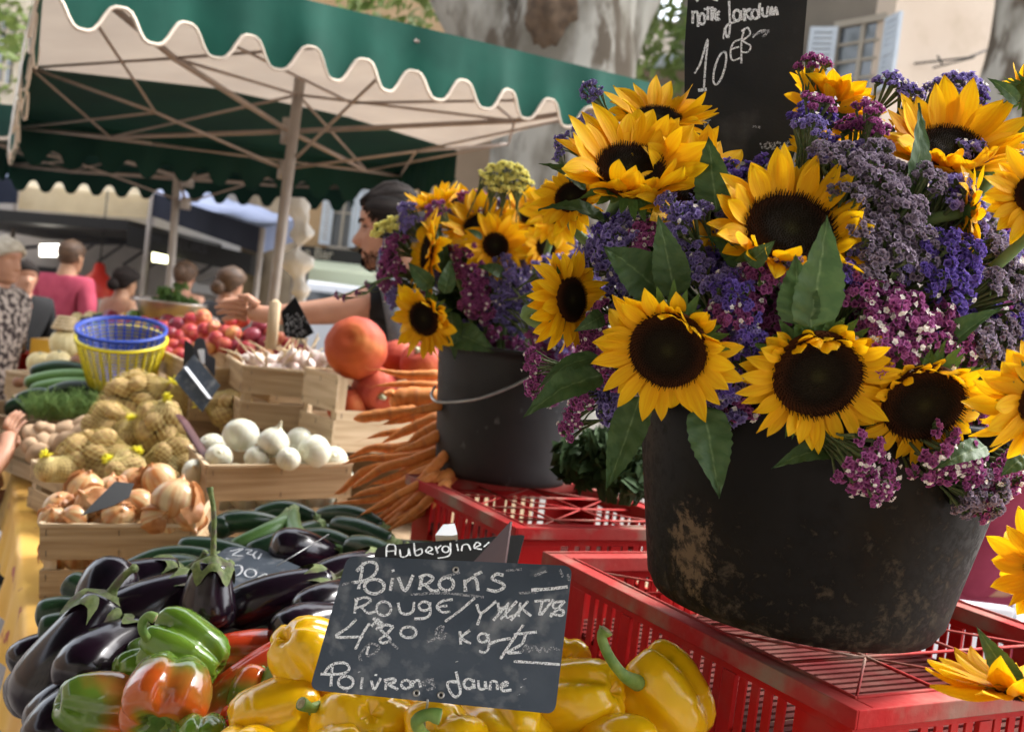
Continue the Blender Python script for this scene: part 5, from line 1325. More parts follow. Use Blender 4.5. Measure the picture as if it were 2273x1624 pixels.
# ================================================================== PRICE BOARDS
def rpoly(pts, r, n=5):
    out = []; k = len(pts)
    for i in range(k):
        p = V((*pts[i], 0)); a = V((*pts[i-1], 0)); b_ = V((*pts[(i+1) % k], 0)); rr = r[i] if isinstance(r, (list, tuple)) else r
        u, w = (a-p).normalized(), (b_-p).normalized()
        if rr <= 0: out.append((p.x, p.y)); continue
        for j in range(n+1):
            s = j/n; q = (p+u*rr)*(1-s)**2+p*2*s*(1-s)+(p+w*rr)*s*s; out.append((q.x, q.y))
    return out
def board(name, label, out, p0, n, th, mt, strokes=(), group=None, cat='price board', faint=()):
    n = n.normalized()
    if n.dot(CPOS-p0) < 0: n = -n
    c = onpl(sum(p[0] for p in out)/len(out), sum(p[1] for p in out)/len(out), p0, n)
    t = T(name, label, cat, c, group)
    f = [onpl(x, y, p0, n) for x, y in out]; k = len(f); vs = f+[p-n*th for p in f]
    m = MB(); m.add(vs, [tuple(range(k))[::-1], tuple(range(k, 2*k))]+[(i, (i+1) % k, k+(i+1) % k, k+i) for i in range(k)])
    m.build('plate', M[mt], t, smooth=False)
    for sts, w, mm in ((strokes, None, 'chalk'), (faint, None, 'chalkfaint')):
        if not sts: continue
        m = MB()
        for q, (pl, wd) in enumerate(sts):
            pts = [onpl(x, y, p0, n)+n*(.0004+.00004*(q % 9)) for x, y in pl]
            if len(pts) == 1: pts = [pts[0], pts[0]+RGT*.0015]
            if len(pts) > 2: pts = cat_rom(pts, 5)
            d = depth(pts[0]); hw = wd*d/2300/2
            l, r = [], []
            for i, p in enumerate(pts):
                tt = (pts[min(i+1, len(pts)-1)]-pts[max(0, i-1)]).normalized(); s = n.cross(tt).normalized()*hw*(1+.25*noise.noise(p*260))
                l.append(p+s); r.append(p-s)
            m.grid([l, r])
        m.build('chalk_writing', M[mm], t, smooth=False)
    return t, n
def cv(f, ox, oy, s=2.5256): return [((ox+x/s)/1.12626, (oy+y/s)/1.12626) for x, y in f]
def circ(cx, cy, rx, ry, a0=0, tl=0): 
    return [(cx+rx*math.cos(a0+2*pi*k/10)+tl*ry*math.sin(a0+2*pi*k/10)*-1, cy+ry*math.sin(a0+2*pi*k/10)) for k in range(11)]
S1 = [ # first line
 [(400,545),(388,620),(370,715)], [(358,602),(395,562),(440,542),(484,560),(480,608),(440,648),(392,666)], [(340,672),(400,668)],
 circ(470,698,62,46,1), [(585,645),(570,725)], [(585,592),(590,606)], [(620,640),(665,725),(715,625)], [(770,640),(755,720)], [(750,642),(800,625),(840,645),(805,680),(765,690)],
 [(790,685),(835,725),(880,722)], circ(925,682,46,40), [(1040,655),(1045,730)], [(1045,672),(1090,642),(1115,662),(1125,725)], [(1100,628),(1150,605)],
 [(1285,628),(1240,620),(1215,650),(1270,675),(1290,700),(1240,728),(1180,716)],
 [(360,775),(345,868)], [(345,782),(420,768),(445,790),(400,820),(360,832)], [(385,825),(430,866),(480,855)], circ(530,837,46,44), [(620,800),(635,860),(680,872),(714,850),(720,795)],
 circ(785,822,34,28), [(820,798),(822,868),(790,897),(722,902)], [(965,780),(900,790),(865,825),(900,860),(948,856)], [(870,826),(930,820)], [(1105,770),(1010,850),(915,920)],
 [(1115,810),(1145,865),(1240,790)], [(1145,865),(1120,942)], [(1220,912),(1320,800)], [(1250,800),(1260,870)], [(1250,835),(1310,830)], [(1265,905),(1370,790)], [(1310,812),(1300,890),(1350,880)],
 [(1330,912),(1440,790)], [(1390,800),(1380,890)], [(1400,838),(1460,885)], [(1480,792),(1580,785)], [(1530,790),(1510,880)], [(1520,880),(1600,780)], [(1670,790),(1610,800),(1600,830),(1660,850),(1650,880),(1580,870)], [(1580,890),(1672,790)],
 [(355,905),(300,960),(230,1015),(400,1015)], [(440,930),(400,990),(350,1095)], [(460,900),(520,930)], [(450,950),(500,900)], [(480,970),(525,925)], [(470,895),(505,962)],
 [(590,950),(540,940),(510,965),(540,1000),(570,1035),(520,1055),(505,1030),(545,1000),(590,950)], circ(685,987,50,34),
 [(1010,980),(1015,1065)], [(1072,975),(1020,1020),(1078,1060)], circ(1155,1022,30,28), [(1190,998),(1192,1080),(1165,1115),(1130,1105)], [(1195,1060),(1250,1040),(1330,1025)],
 [(1410,940),(1340,1040),(1265,1155)], [(1350,1000),(1495,985)], [(1425,995),(1400,1060),(1310,1115),(1400,1112)], [(1350,1170),(1500,1180),(1640,1190)], [(435,1075),(420,1130)], [(1460,720),(1570,714),(1690,700)],
 [(205,1190),(200,1260),(195,1328)], [(150,1250),(200,1192),(280,1180),(312,1215),(280,1245),(210,1252),(130,1250)], circ(290,1302,48,38), [(395,1272),(385,1345)], [(375,1235),(376,1238)], [(450,1290),(470,1345),(510,1275)], [(480,1250),(478,1262)],
 [(545,1290),(540,1350)], [(530,1290),(590,1280),(600,1300),(560,1315),(620,1347)], circ(670,1315,30,26), [(710,1290),(712,1335)], [(714,1305),(748,1290),(762,1335)],
 [(985,1235),(1000,1300),(1012,1365),(980,1395),(942,1350),(935,1302),(1000,1300)], [(990,1170),(991,1173)], circ(1065,1312,30,30), [(1095,1285),(1102,1342)], [(1125,1290),(1132,1340),(1165,1340),(1170,1295)], [(1170,1295),(1176,1346)],
 [(1200,1352),(1205,1302),(1240,1300),(1246,1350)], [(1272,1332),(1310,1316),(1298,1300),(1270,1322),(1282,1355),(1336,1350)], [(1380,1380),(1381,1382)], [(1400,1330),(1401,1335)], [(1420,1280),(1421,1283)]]
F1 = [[(265,686),(340,670)], [(830,1040),(880,1000),(905,950),(870,962),(860,1010),(900,1030),(925,990)], [(800,1048),(850,1030)], [(1400,1110),(1430,1070),(1450,1110),(1480,1075),(1510,1110),(1530,1080),(1560,1110),(1590,1085),(1640,1100)],
 [(775,1295),(790,1330)], [(845,1285),(800,1290),(840,1315),(850,1335),(800,1350)], [(420,1140),(470,1120),(500,1080),(440,1060),(380,1130),(385,1170)], [(1480,630),(1560,600)], [(1640,590),(1660,640)], [(1690,620),(1700,660)],
 [(270,1340),(300,1360)], [(1380,740),(1500,735)], [(700,750),(900,740),(1160,765)], [(1300,600),(1400,590)], [(900,640),(1010,610)], [(560,1040),(620,1090)]]
tl, tr, bl = P(771, 1233, .985), P(1271, 1255, .985), P(687, 1529, .925)
nP = (tr-tl).cross(bl-tl)
outl = rpoly([(771, 1233), (1271, 1255), (1232, 1583), (687, 1529)], 22, 6)
st = [(cv(s, 750, 1189), 7.2 if s[0][1] < 760 else 6.0) for s in S1]
t, nP = board('price_board', 'slate price board chalked Poivrons rouge, standing among the yellow peppers', outl, tl, nP, .002, 'slate', st, None, 'price board', [(cv(s, 750, 1189), 5.5) for s in F1])
for (x, y) in ((983, 592), (735, 1370), (890, 1382)):
    (px, py), = cv([(x, y)], 750, 1189); c = onpl(px, py, tl, nP)
    rv = MB().lathe([(.0016, .0002), (.0017, .0011), (.0031, .0010), (.0033, .0003)], 16, frame(c, nP)).build('rivet', M['rivet'], t)
    MB().lathe([(0, .0006), (.0016, .0006)], 12, frame(c, nP)).build('rivet_hole', M['hole'], rv)
m = MB(); (px, py), = cv([(805, 1430)], 750, 1189); a = onpl(px, py-6, tl, nP)+nP*.001
m.tube([a, P(px, py+2, .925), P(px-6, py+28, .935), P(px-8, py+70, .96)], .0012, 5); m.build('wire_stake', M['wire'], t)
# Aubergine name board
sA = [[(545,510),(552,440),(600,440),(602,500)], [(545,478),(600,474)], [(630,465),(640,512),(682,500),(686,460),(696,505)], [(720,425),(730,500),(768,490),(765,462),(730,475)], [(800,485),(836,465),(815,450),(795,480),(842,497)],
      [(855,445),(870,490)], [(862,465),(892,440)], circ(920,465,22,20), [(950,425),(948,495),(915,515),(870,520)], [(990,430),(1000,475)], [(1020,475),(1028,440),(1060,435),(1078,470)], [(1100,455),(1140,435),(1115,420),(1100,455),(1148,465)], [(1160,450),(1195,420)], [(985,408),(987,411)]]
oA = cv([(455,570),(480,465),(500,450),(540,437),(1395,370),(1418,376),(1400,440),(1362,600)], 750, 1189)
pA = P(oA[0][0], oA[0][1], 1.30); nA = (P(oA[4][0], oA[4][1], 1.34)-pA).cross(P(oA[2][0], oA[2][1], 1.33)-pA)
t, nA = board('name_board', 'black board chalked Aubergine, behind the slate price board', oA, pA, nA, .002, 'slatedark', [(cv(s, 750, 1189), 3.4) for s in sA])
m = MB(); f = [onpl(x, y, pA, nA)+nA*.004 for x, y in cv([(855,388),(905,322),(978,315),(996,385),(955,392)], 750, 1189)]; k = len(f)
m.add(f+[p-nA*.012 for p in f], [tuple(range(k))[::-1], tuple(range(k, 2*k))]+[(i, (i+1) % k, k+(i+1) % k, k+i) for i in range(k)]); m.build('clip', M['whitep'], t, smooth=False)
oB = cv([(1330,285),(1288,580),(1060,580)], 750, 1189); pB = P(oB[0][0], oB[0][1], 1.24)
board('tilted_board', 'small maroon board sticking up beside the Aubergine board, seen from its back', oB, pB, (P(oB[1][0], oB[1][1], 1.20)-pB).cross(P(oB[2][0], oB[2][1], 1.28)-pB), .0025, 'maroon')
# upside-down courgette card
sC = [[(1450,476),(1530,460),(1500,480),(1470,500),(1532,506)], [(1550,466),(1590,470),(1560,490),(1602,500)], [(1620,475),(1600,500),(1612,522)], [(1652,490),(1630,526)],
      [(1470,565),(1520,568),(1528,598),(1505,625),(1468,635)], circ(1582,615,36,26), [(1630,640),(1680,620),(1672,650),(1612,668),(1655,682)], [(1700,685),(1712,690)], [(1760,642),(1735,672),(1810,700),(1812,680)], [(1740,655),(1800,668)],
      [(1455,650),(1480,665)], circ(1510,712,18,14), [(1470,735),(1500,750)], [(1150,640),(1180,660),(1190,640),(1215,665)], [(1425,520),(1445,528)], [(1435,545),(1450,552)]]
oC = rpoly(cv([(1080,680),(1445,445),(1640,458),(1965,605),(1850,725),(1480,805),(1180,740)], 0, 1189), 8, 3)
pC = P(430, 1330, 1.47); nC = (P(860, 1300, 1.56)-pC).cross(P(560, 1226, 1.66)-pC)
board('price_card', 'grey slate card chalked 2,50, lying upside down behind the upright aubergine', oC, pC, nC, .002, 'slate', [(cv(s, 0, 1189), 4.2) for s in sC])
m = MB(); m.tube([P(615, 1255, 1.5), P(730, 1185, 1.62)], .0008, 5); pillow('wire_pin', m, M['wire'], 'thin metal pin sticking out of the upside-down card', 'pin', P(615, 1255, 1.5))
# dark tag lying on the yellow onions
oD = [(180, 1143), (225, 1098), (255, 1068), (298, 1072), (287, 1103), (250, 1122)]
pD = P(235, 1100, 1.94); board('dark_tag', 'dark folded tag stuck into the yellow onions', oD, pD, D(.3, .8, .5), .002, 'black', cat='tag')
# dark stick in the white onion crate
m = MB(); mm = [P(396, 920, 2.5), P(408, 935, 2.48), P(452, 1005, 2.40), P(458, 1018, 2.38)]
m.tube(mm, [.009, .012, .013, .008], 8, flat=.25); pillow('dark_stick', m, M['maroon'], 'dark flat stick of a price tag leaning in the white onion crate', 'tag', mm[0])
# slate tags over the potatoes
def pz(f): return cv(f, 400, 800, 5.051)
p0 = P(440, 860, 2.62)
board('slate_tag', 'tilted grey slate tag with a white strip, above the potato nets', pz([(170,740),(430,430),(760,820),(530,1160)]), p0, D(-.1, .35, .93), .002, 'slate')
m = MB(); a, b_ = pz([(335,600)])[0], pz([(640,995)])[0]; q0, q1 = onpl(*a, p0, D(-.1, .35, .93)), onpl(*b_, p0, D(-.1, .35, .93)); of = D(-.1, .35, .93)*.003
m.tube([q0+of, q1+of], .0085, 8, flat=.2); pillow('white_strip', m, M['whitep'], 'white plastic clip strip laid across the tilted slate tag', 'clip', q0+of)
board('black_tag', 'black tag with a pale slot standing behind the tilted slate tag, right one', rpoly(pz([(430,270),(480,215),(560,235),(610,440),(700,480),(690,720),(560,560),(420,430)]), 4, 2), P(450, 820, 2.70), D(0, .1, 1), .002, 'dkgrey')
board('black_tag', 'narrow black tag standing at the left behind the tilted slate tag', pz([(310,240),(420,320),(430,430),(290,590)]), P(425, 800, 2.74), D(.2, .1, 1), .002, 'black')
board('paper_slip', 'small pale paper slip on the right black tag', rpoly(pz([(470,370),(560,360),(565,560),(520,540)]), 4, 2), P(450, 820, 2.695), D(0, .1, 1), .001, 'whitep', cat='paper')
# board on a wooden stick by the nectarines
m = MB(); mp = [P(601, 775, 2.76), P(611, 672, 2.78), P(613, 664, 2.78)]
m.tube(mp, [.0155, .0155, .003], 6, flat=.35); pillow('wooden_stake', m, M['woodpale'], 'pale wooden stake standing in front of the nectarines', 'stake', mp[0])
q = random.Random(9); sc_ = []
for k in range(26):
    x = q.uniform(632, 684); y = 700+k*2.0+q.uniform(-3, 3); sc_.append(([(x, y), (x+q.uniform(2, 8), y-5), (x+q.uniform(4, 9), y+4)], 1.8))
board('chalk_board', 'small black diamond-shaped board with dense chalk writing, by the vendor\'s forearm', [(624, 692), (655, 658), (696, 738), (672, 752), (632, 746)], P(655, 700, 2.72), D(-.2, .1, 1), .003, 'slatedark', (), faint=sc_)
for x, y in ((188, 712), (214, 706)):
    board('far_tag', ('black tag above the squashes, left one' if x < 200 else 'black tag above the squashes, right one'), [(x-13, y+6), (x-8, y-9), (x+13, y-9), (x+11, y+10)], P(x, y, 3.9), D(0, .4, .9), .003, 'black')
# ================================================================== BUCKETS
def bucket(name, label, base, top, r0, r1, ext, mt, handle=None):
    """base and top are centres on the axis (radii r0, r1); the wall goes on ext beyond top"""
    ax = (top-base); h = ax.length; F = frame(base, ax); H = h+ext; rt = r0+(r1-r0)*H/h
    t = T('bucket', label, 'bucket', base)
    def rr(z): return r0+(r1-r0)*z/h
    m = MB(); pr = [(0, .004), (r0*.55, .004), (r0*.9, .002), (r0*.97, .003), (r0, .012)]
    for k in range(1, 15): pr.append((rr(H*k/14), max(.012, H*k/14)))
    pr += [(rt+.006, H-.004), (rt+.007, H+.003), (rt, H+.005), (rt-.003, H), (rt-.005, H-.02), (rr(.01)-.004, .015), (0, .015)]
    m.lathe(pr, 96, F); m.build('body', M[mt], t)
    return t, F, H, rt
bb, bt_ = P(1752, 1344, 1.135), P(1803, 1030, 1.125)
bu1, FB1, HB1, RB1 = bucket('black_bucket', 'large scuffed black plastic bucket full of sunflowers and statice', bb, bt_, .155, .186, .072, 'bucket')
b2, t2 = P(1110, 1058, 2.07), P(1141, 822, 2.06)
bu2, FB2, HB2, RB2 = bucket('grey_bucket', 'smaller dark grey bucket of flowers with a wire handle, farther back', b2, t2, .130, .152, .04, 'bucket2')
hp = cat_rom([P(966, 858, 1.98), P(958, 872, 1.93), P(964, 888, 1.90), P(990, 893, 1.885), P(1060, 885, 1.87), P(1130, 860, 1.88), P(1185, 832, 1.90), P(1260, 800, 1.97), P(1318, 790, 2.04)], 8)
MB().tube(hp, .0028, 8).build('handle', M['wire'], bu2)
# dark green leaf and stem filler inside the bouquets
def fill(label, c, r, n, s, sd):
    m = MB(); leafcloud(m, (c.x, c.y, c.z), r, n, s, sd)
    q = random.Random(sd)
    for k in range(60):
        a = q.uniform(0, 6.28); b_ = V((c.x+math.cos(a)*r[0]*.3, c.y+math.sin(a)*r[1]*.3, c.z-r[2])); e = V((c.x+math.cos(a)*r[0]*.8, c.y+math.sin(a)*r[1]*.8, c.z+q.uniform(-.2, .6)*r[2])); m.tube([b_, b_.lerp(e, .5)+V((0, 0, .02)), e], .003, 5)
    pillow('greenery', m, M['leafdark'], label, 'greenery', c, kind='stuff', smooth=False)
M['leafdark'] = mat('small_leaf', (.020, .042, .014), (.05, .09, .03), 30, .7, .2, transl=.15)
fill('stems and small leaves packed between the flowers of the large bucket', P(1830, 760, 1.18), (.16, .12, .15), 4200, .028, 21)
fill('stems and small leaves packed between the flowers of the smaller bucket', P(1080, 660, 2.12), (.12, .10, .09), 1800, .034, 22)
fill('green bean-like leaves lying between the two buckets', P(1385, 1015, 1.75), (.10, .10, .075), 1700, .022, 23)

# ================================================================== SUNFLOWERS
def leafmesh(m, base, tip, w, nrm, curl=.15, fold=.25, ser=.0, mi=0, seed=0, twist=0):
    base, tip = V(base), V(tip); ax = tip-base; L = ax.length; ax.normalize(); n = V(nrm); n = (n-ax*n.dot(ax)).normalized(); sd = n.cross(ax)
    NL, NW = 22, 8; rows = []; at = []
    for i in range(NL+1):
        t = i/NL; ww = w*(math.sin(pi*min(1, t*.93+.07)**.72)**.85)*(1-t)**.18 if t < 1 else 0
        if t < .06: ww = w*.08+ww*t/.06*.9
        row = []; c = base+ax*L*t+n*(curl*L*math.sin(pi*t*.9)-curl*L*.55*t*t)
        tw = twist*t; s2 = sd*math.cos(tw)+n*math.sin(tw); n2 = n*math.cos(tw)-sd*math.sin(tw)
        for j in range(NW+1):
            s = (j/NW-.5)*2; e = ww/2*s
            if abs(s) == 1: e *= 1+.05*math.sin(i*2.9+seed)
            z = fold*abs(e)*1.0+.05*w*noise.noise(V((t*5, s*1.6, seed)))*1.3-.006*w/.05*abs(math.sin(t*18-abs(s)*2.2))*.5
            row.append(c+s2*e+n2*z); at.append((t, abs(s)*.5+(0 if abs(s) > .05 else 0), s))
        rows.append(row)
    # attribute: y = distance from the midrib or from a side vein
    at2 = []
    for (t, a, s) in at:
        ph = (t*7-abs(s)*1.6) % 1; v = min(ph, 1-ph)*2.2*.5+.03; at2.append((t, min(a*1.6, v+.03) if abs(s) < .97 else .3, s))
    m.grid(rows, False, at2, mi)
SFL = []
def petal(m, F, phi, r0, L, W, al0, curl, zoff, q, twist=0, pinch=.0):
    NL, NW = 11, 4; rows = []; at = []; x, z = r0, zoff; a = al0
    cr, sr = math.cos(phi), math.sin(phi)
    off = q.random()*20; sway = q.gauss(0, .10); dz = L/NL; fold = q.uniform(.15, .5)
    for i in range(NL+1):
        t = i/NL; w = W*(.50+.50*math.sin(pi/2*min(1, t/.5))) if t < .5 else W*max(.015, 1-((t-.5)/.5)**2.0)
        row = []
        for j in range(NW+1):
            s = (j/NW-.5)*2; e = w*.5*s; tw = twist*t
            up = fold*abs(e)*.8+.04*W*math.sin(s*6+off)
            ly = e*math.cos(tw)+sway*L*t*t; lu = e*math.sin(tw)+up
            rx = x-math.sin(a)*lu; zz = z+math.cos(a)*lu
            row.append(F @ V((rx*cr-ly*sr, rx*sr+ly*cr, zz))); at.append((t, s*.5+.5+off, off))
        rows.append(row)
        x += math.cos(a)*dz; z += math.sin(a)*dz; a += curl/NL
    m.grid(rows, False, at)
def discmesh(R, q, dome=.16):
    m = MB(); pr = [(0, dome*R*.55), (.2*R, dome*R*.58), (.4*R, dome*R*.85), (.62*R, dome*R), (.85*R, dome*R*.75), (1.0*R, 0), (1.0*R, -.12*R), (.5*R, -.2*R), (0, -.2*R)]
    rows = []; at = []; n = 40
    for r, z in pr:
        rows.append([V((r*math.cos(2*pi*j/n), r*math.sin(2*pi*j/n), z)) for j in range(n)]); at += [(min(1, r/R), 0, 0)]*n
    m.grid(rows, True, at)
    N = 760
    for k in range(N):
        f = (k+.5)/N; r = R*math.sqrt(f); th = k*2.39996; rr = r/R
        z = interp([(0, dome*.55), (.2, dome*.58), (.4, dome*.85), (.62, dome), (.85, dome*.75), (1, 0)], rr)*R
        s = R*.030; h = R*(.035 if rr < .55 else .06+.10*max(0, rr-.7)/.3*q.uniform(.6, 1.5))
        c = V((r*math.cos(th), r*math.sin(th), z-.004*R)); out = V((math.cos(th), math.sin(th), 0))
        tip = c+V((0, 0, h))+out*h*(.3 if rr > .8 else 0)+V((q.gauss(0, .004)*R*3, q.gauss(0, .004)*R*3, 0))
        ta = V((-out.y, out.x, 0)); col = rr*q.uniform(.8, 1.0)
        s2 = s*(.9 if rr < .7 else .6)
        m.add([c+out*s2, c+ta*s2, c-out*s2, c-ta*s2, tip+out*s2*.35, tip+ta*s2*.35, tip-out*s2*.35, tip-ta*s2*.35], [(0, 1, 5, 4), (1, 2, 6, 5), (2, 3, 7, 6), (3, 0, 4, 7), (4, 5, 6, 7)], [(col*.8, 0, 0)]*4+[(min(1, col*1.0+.0), 0, 0)]*4)
    return m
GS, GT = 'sunflowers of the large bucket', 'sunflowers of the smaller bucket'
def sunflower(label, x, y, d, nrm, Rd, Rt, seed, cone=.35, curl=-.2, foldp=None, foldk=0, npet=34, group='sunflowers', leaves=(), sep=True, stem=True, short=None, sepup=0, W=None, stretch=1):
    sh_ = -.10 if group == GS else 0
    q = random.Random(seed); d += sh_; c = P(x, y, d); N = D(*nrm).normalized(); F = frame(c, N, seed*.7)
    rd, rt = Rd*d/2300, Rt*d/2300*((1.13 if nrm[1] > .3 else 1.02) if group == GS else 1.16)
    t = T('sunflower', label, 'sunflower', c, group); SFL.append((x, y, d, seed))
    fd = None
    if foldp is not None:
        v = F.inverted().to_3x3() @ D(*foldp); fd = math.atan2(v.y, v.x)
    m = MB()
    for layer in range(3):
        n = npet//2 if layer < 2 else npet//4
        for k in range(n):
            ph = 2*pi*(k+.5*(layer % 2)+q.uniform(-.3, .3))/n
            L = (rt-rd*.86)*q.uniform(.72, 1.12)*(1 if layer < 2 else .8); al = cone-.16*layer+q.gauss(0, .15); cu = curl+q.gauss(0, .38); tw = q.gauss(0, .45)
            if fd is not None:
                w_ = max(0, math.cos(ph-fd)); w_ = w_**1.3
                al += foldk*w_*q.uniform(.6, 1.1); cu += foldk*.5*w_*q.uniform(.3, 1.2); tw += q.gauss(0, .5)*w_; L *= 1-.28*w_
            petal(m, F, ph, rd*.86, L, (W or .40)*(rt-rd)*1.05*q.uniform(.85, 1.15), al, cu, -.05*rd-.004*layer, q, tw)
    m.build('petals', M['petal'], t)
    dm = discmesh(1, random.Random(seed)); dm.v = [tuple(F @ (V(p)*rd)) for p in dm.v]; dm.build('seed_disc', M['disc'], t)
    if sep:
        m = MB(); ns = 15
        for k in range(ns*2):
            ph = 2*pi*(k+q.uniform(-.2, .2))/(ns*2); L = rd*q.uniform(.55, 1.0)*(1+.4*sepup)
            o_ = V((math.cos(ph), math.sin(ph), 0)); b0 = o_*rd*.80+V((0, 0, -.18*rd)); e = b0+(o_*1.0+V((0, 0, q.uniform(-.35, .25))))*L
            leafmesh(m, F @ b0, F @ e, rd*.30, F.to_3x3() @ V((0, 0, 1)), -.1, .3, seed=k)
        m.lathe([(rd*.95, -.10*rd), (rd*.9, -.28*rd), (rd*.55, -.45*rd), (rd*.16, -.60*rd), (rd*.10, -.8*rd)], 24, F)
        m.build('sepals', M['sepal'], t)
    if stem:
        s0 = F @ V((0, 0, -.6*rd)); root = (FB1 @ V((0, 0, .12))) if d < 1.6 else (FB2 @ V((0, 0, .12)))
        back = -N
        m = MB(); m.tube(cat_rom([s0, s0+back*.035+V((0, 0, -.02)), s0.lerp(root, .5)+V((0, 0, .02)), root], 6), .0055 if d < 1.6 else .006, 8); m.build('stem', M['stem'], t)
    for i, lf in enumerate(leaves):
        (bx, by, bd), (tx, ty, td_), wpx, nn = lf[:4]; bd += sh_; td_ += sh_; kw = lf[4] if len(lf) > 4 else {}
        m = MB(); leafmesh(m, P(bx, by, bd), P(tx, ty, td_), wpx*bd/2300, D(*nn), seed=seed+i, **kw); m.build('leaf', M['leaf'], t)
    return t
sunflower('lowest central sunflower with a broad dark disc, over the front of the large bucket', 1815, 832, .985, (-.02, -.34, .94), 100, 178, 1, .30, -.25, (0, 1, 0), 1.25, 44, GS,
          [((1800, 728, .955), (1838, 480, .915), 125, (.1, .1, 1), dict(curl=.02)), ((1775, 720, .96), (1766, 566, .94), 100, (-.3, .1, 1), dict(curl=.05)), ((1850, 1000, 1.03), (1715, 1035, 1.0), 60, (0, .6, .8))])
sunflower('sunflower turned to the lower left, left of the central one', 1484, 776, .985, (-.30, -.30, .90), 88, 172, 2, .30, -.25, (.5, .85, 0), 1.0, 42, GS,
          [((1500, 660, 1.02), (1462, 478, 1.0), 90, (0, .1, 1), dict(curl=.03)), ((1470, 650, 1.03), (1340, 545, 1.02), 120, (-.1, .3, 1), dict(curl=.08)), ((1560, 900, 1.01), (1598, 1105, .985), 105, (.1, -.1, 1), dict(curl=.04)),
           ((1420, 880, 1.04), (1345, 1088, 1.02), 90, (-.3, 0, 1), dict(curl=-.05)), ((1335, 830, 1.04), (1160, 922, 1.02), 85, (-.1, .5, .8)), ((1330, 790, 1.05), (1190, 860, 1.04), 50, (0, .7, .6))])
sunflower('sunflower facing down at the lower right of the bouquet, beside the central one', 2050, 895, 1.0, (.02, -.46, .88), 93, 158, 3, .25, -.2, (0, 1, 0), 1.1, 40, GS,
          [((2085, 790, 1.02), (2225, 680, 1.0), 60, (-.3, .5, .7), dict(fold=1.1, curl=.1)), ((2190, 990, 1.02), (2072, 1040, 1.0), 55, (0, .5, .8)), ((2290, 1000, .98), (2222, 1055, .97), 60, (0, .5, .8))])
sunflower('upper central sunflower opening upwards in front of the large price board', 1755, 512, 1.015, (.06, .50, .86), 102, 190, 4, .48, .15, (0, -1, .2), .5, 42, GS,
          [((1640, 600, 1.03), (1555, 520, 1.0), 55, (-.8, 0, .6), dict(curl=-.2)), ((1660, 585, .99), (1720, 535, .97), 50, (.2, .2, 1))])
sunflower('sunflower opening upwards at the upper left of the large bouquet', 1402, 378, 1.08, (.12, .58, .80), 80, 168, 5, .50, .15, (0, -1, .2), .8, 40, GS,
          [((1345, 492, 1.09), (1196, 460, 1.09), 62, (0, .8, .6)), ((1300, 420, 1.1), (1198, 360, 1.1), 40, (0, .6, .7))])
sunflower('sunflower half hidden behind the upper central one and a tall leaf', 1548, 425, 1.10, (.30, .42, .85), 78, 165, 6, .35, .0, None, 0, 40, GS,
          [((1590, 470, 1.05), (1572, 302, 1.06), 90, (-.5, 0, 1), dict(curl=.02))])
sunflower('backlit sunflower at the upper right of the bouquet', 2112, 330, 1.12, (.02, .62, .72), 75, 168, 7, .55, .15, (0, -1, 0), .4, 38, GS,
          [((2022, 460, 1.06), (2044, 228, 1.05), 78, (.5, .1, .9), dict(curl=.05))])
sunflower('sunflower seen from its side just right of the large price board', 1850, 240, 1.20, (.55, .70, -.1), 45, 120, 8, .45, .1, None, 0, 34, GS)
sunflower('orange-toned sunflower cut by the right edge of the picture, upper one', 2305, 432, 1.0, (-.25, .25, .85), 50, 125, 9, .35, -.1, None, 0, 34, GS)
sunflower('pale yellow sunflower cut by the right edge beside the lower right one', 2318, 888, .93, (.1, -.42, .72), 60, 165, 10, .1, -.3, None, 0, 30, GS, sepup=1)
sunflower('narrow sunflower turned to the right at the left side of the large bouquet', 1268, 665, 1.10, (.72, -.02, .66), 50, 120, 11, .15, -.5, (1, 0, 0), .9, 36, GS,
          [((1340, 700, 1.06), (1275, 735, 1.05), 45, (0, 0, 1), dict(curl=.3))])
sunflower('sunflower peeping over the upper left one, beside the large price board', 1462, 262, 1.22, (.05, .75, .6), 50, 118, 12, .45, .1, None, 0, 34, GS)
sunflower('sunflower at the far left of the large bouquet, under the pointed leaf', 1268, 438, 1.22, (-.3, .35, .85), 38, 82, 13, .3, -.1, None, 0, 32, GS)
sunflower('sunflower seen edge-on between purple statice near the right edge', 2158, 470, 1.06, (.95, .0, .2), 40, 100, 14, .25, -.1, None, 0, 26, GS)
sunflower('sunflower right behind the large price board near its lower edge', 1822, 345, 1.18, (.3, .5, .8), 32, 72, 18, .35, .1, None, 0, 30, GS)
sunflower('sunflower hanging over the right edge, below the flower bucket', 2325, 1268, .88, (-.75, -.1, .5), 50, 130, 16, .2, -.2, None, 0, 30, 'sunflowers hanging in front at the right', stem=False)
sunflower('sunflower drooping in the lower right corner, green sepals on top', 2255, 1540, .84, (-.10, -.78, .10), 45, 168, 17, -.05, -.25, None, 0, 26, 'sunflowers hanging in front at the right',
          [((2260, 1530, .84), (2168, 1392, .83), 62, (-.5, .3, .8), dict(curl=.05))], stem=False, sepup=1)
sunflower('small leafy bud sunflower in the upper right corner', 2290, 200, 1.15, (.4, .7, -.3), 36, 70, 19, .9, .3, None, 0, 26, GS, [((2260, 230, 1.12), (2192, 172, 1.12), 34, (-.4, .3, .9))], sepup=1)
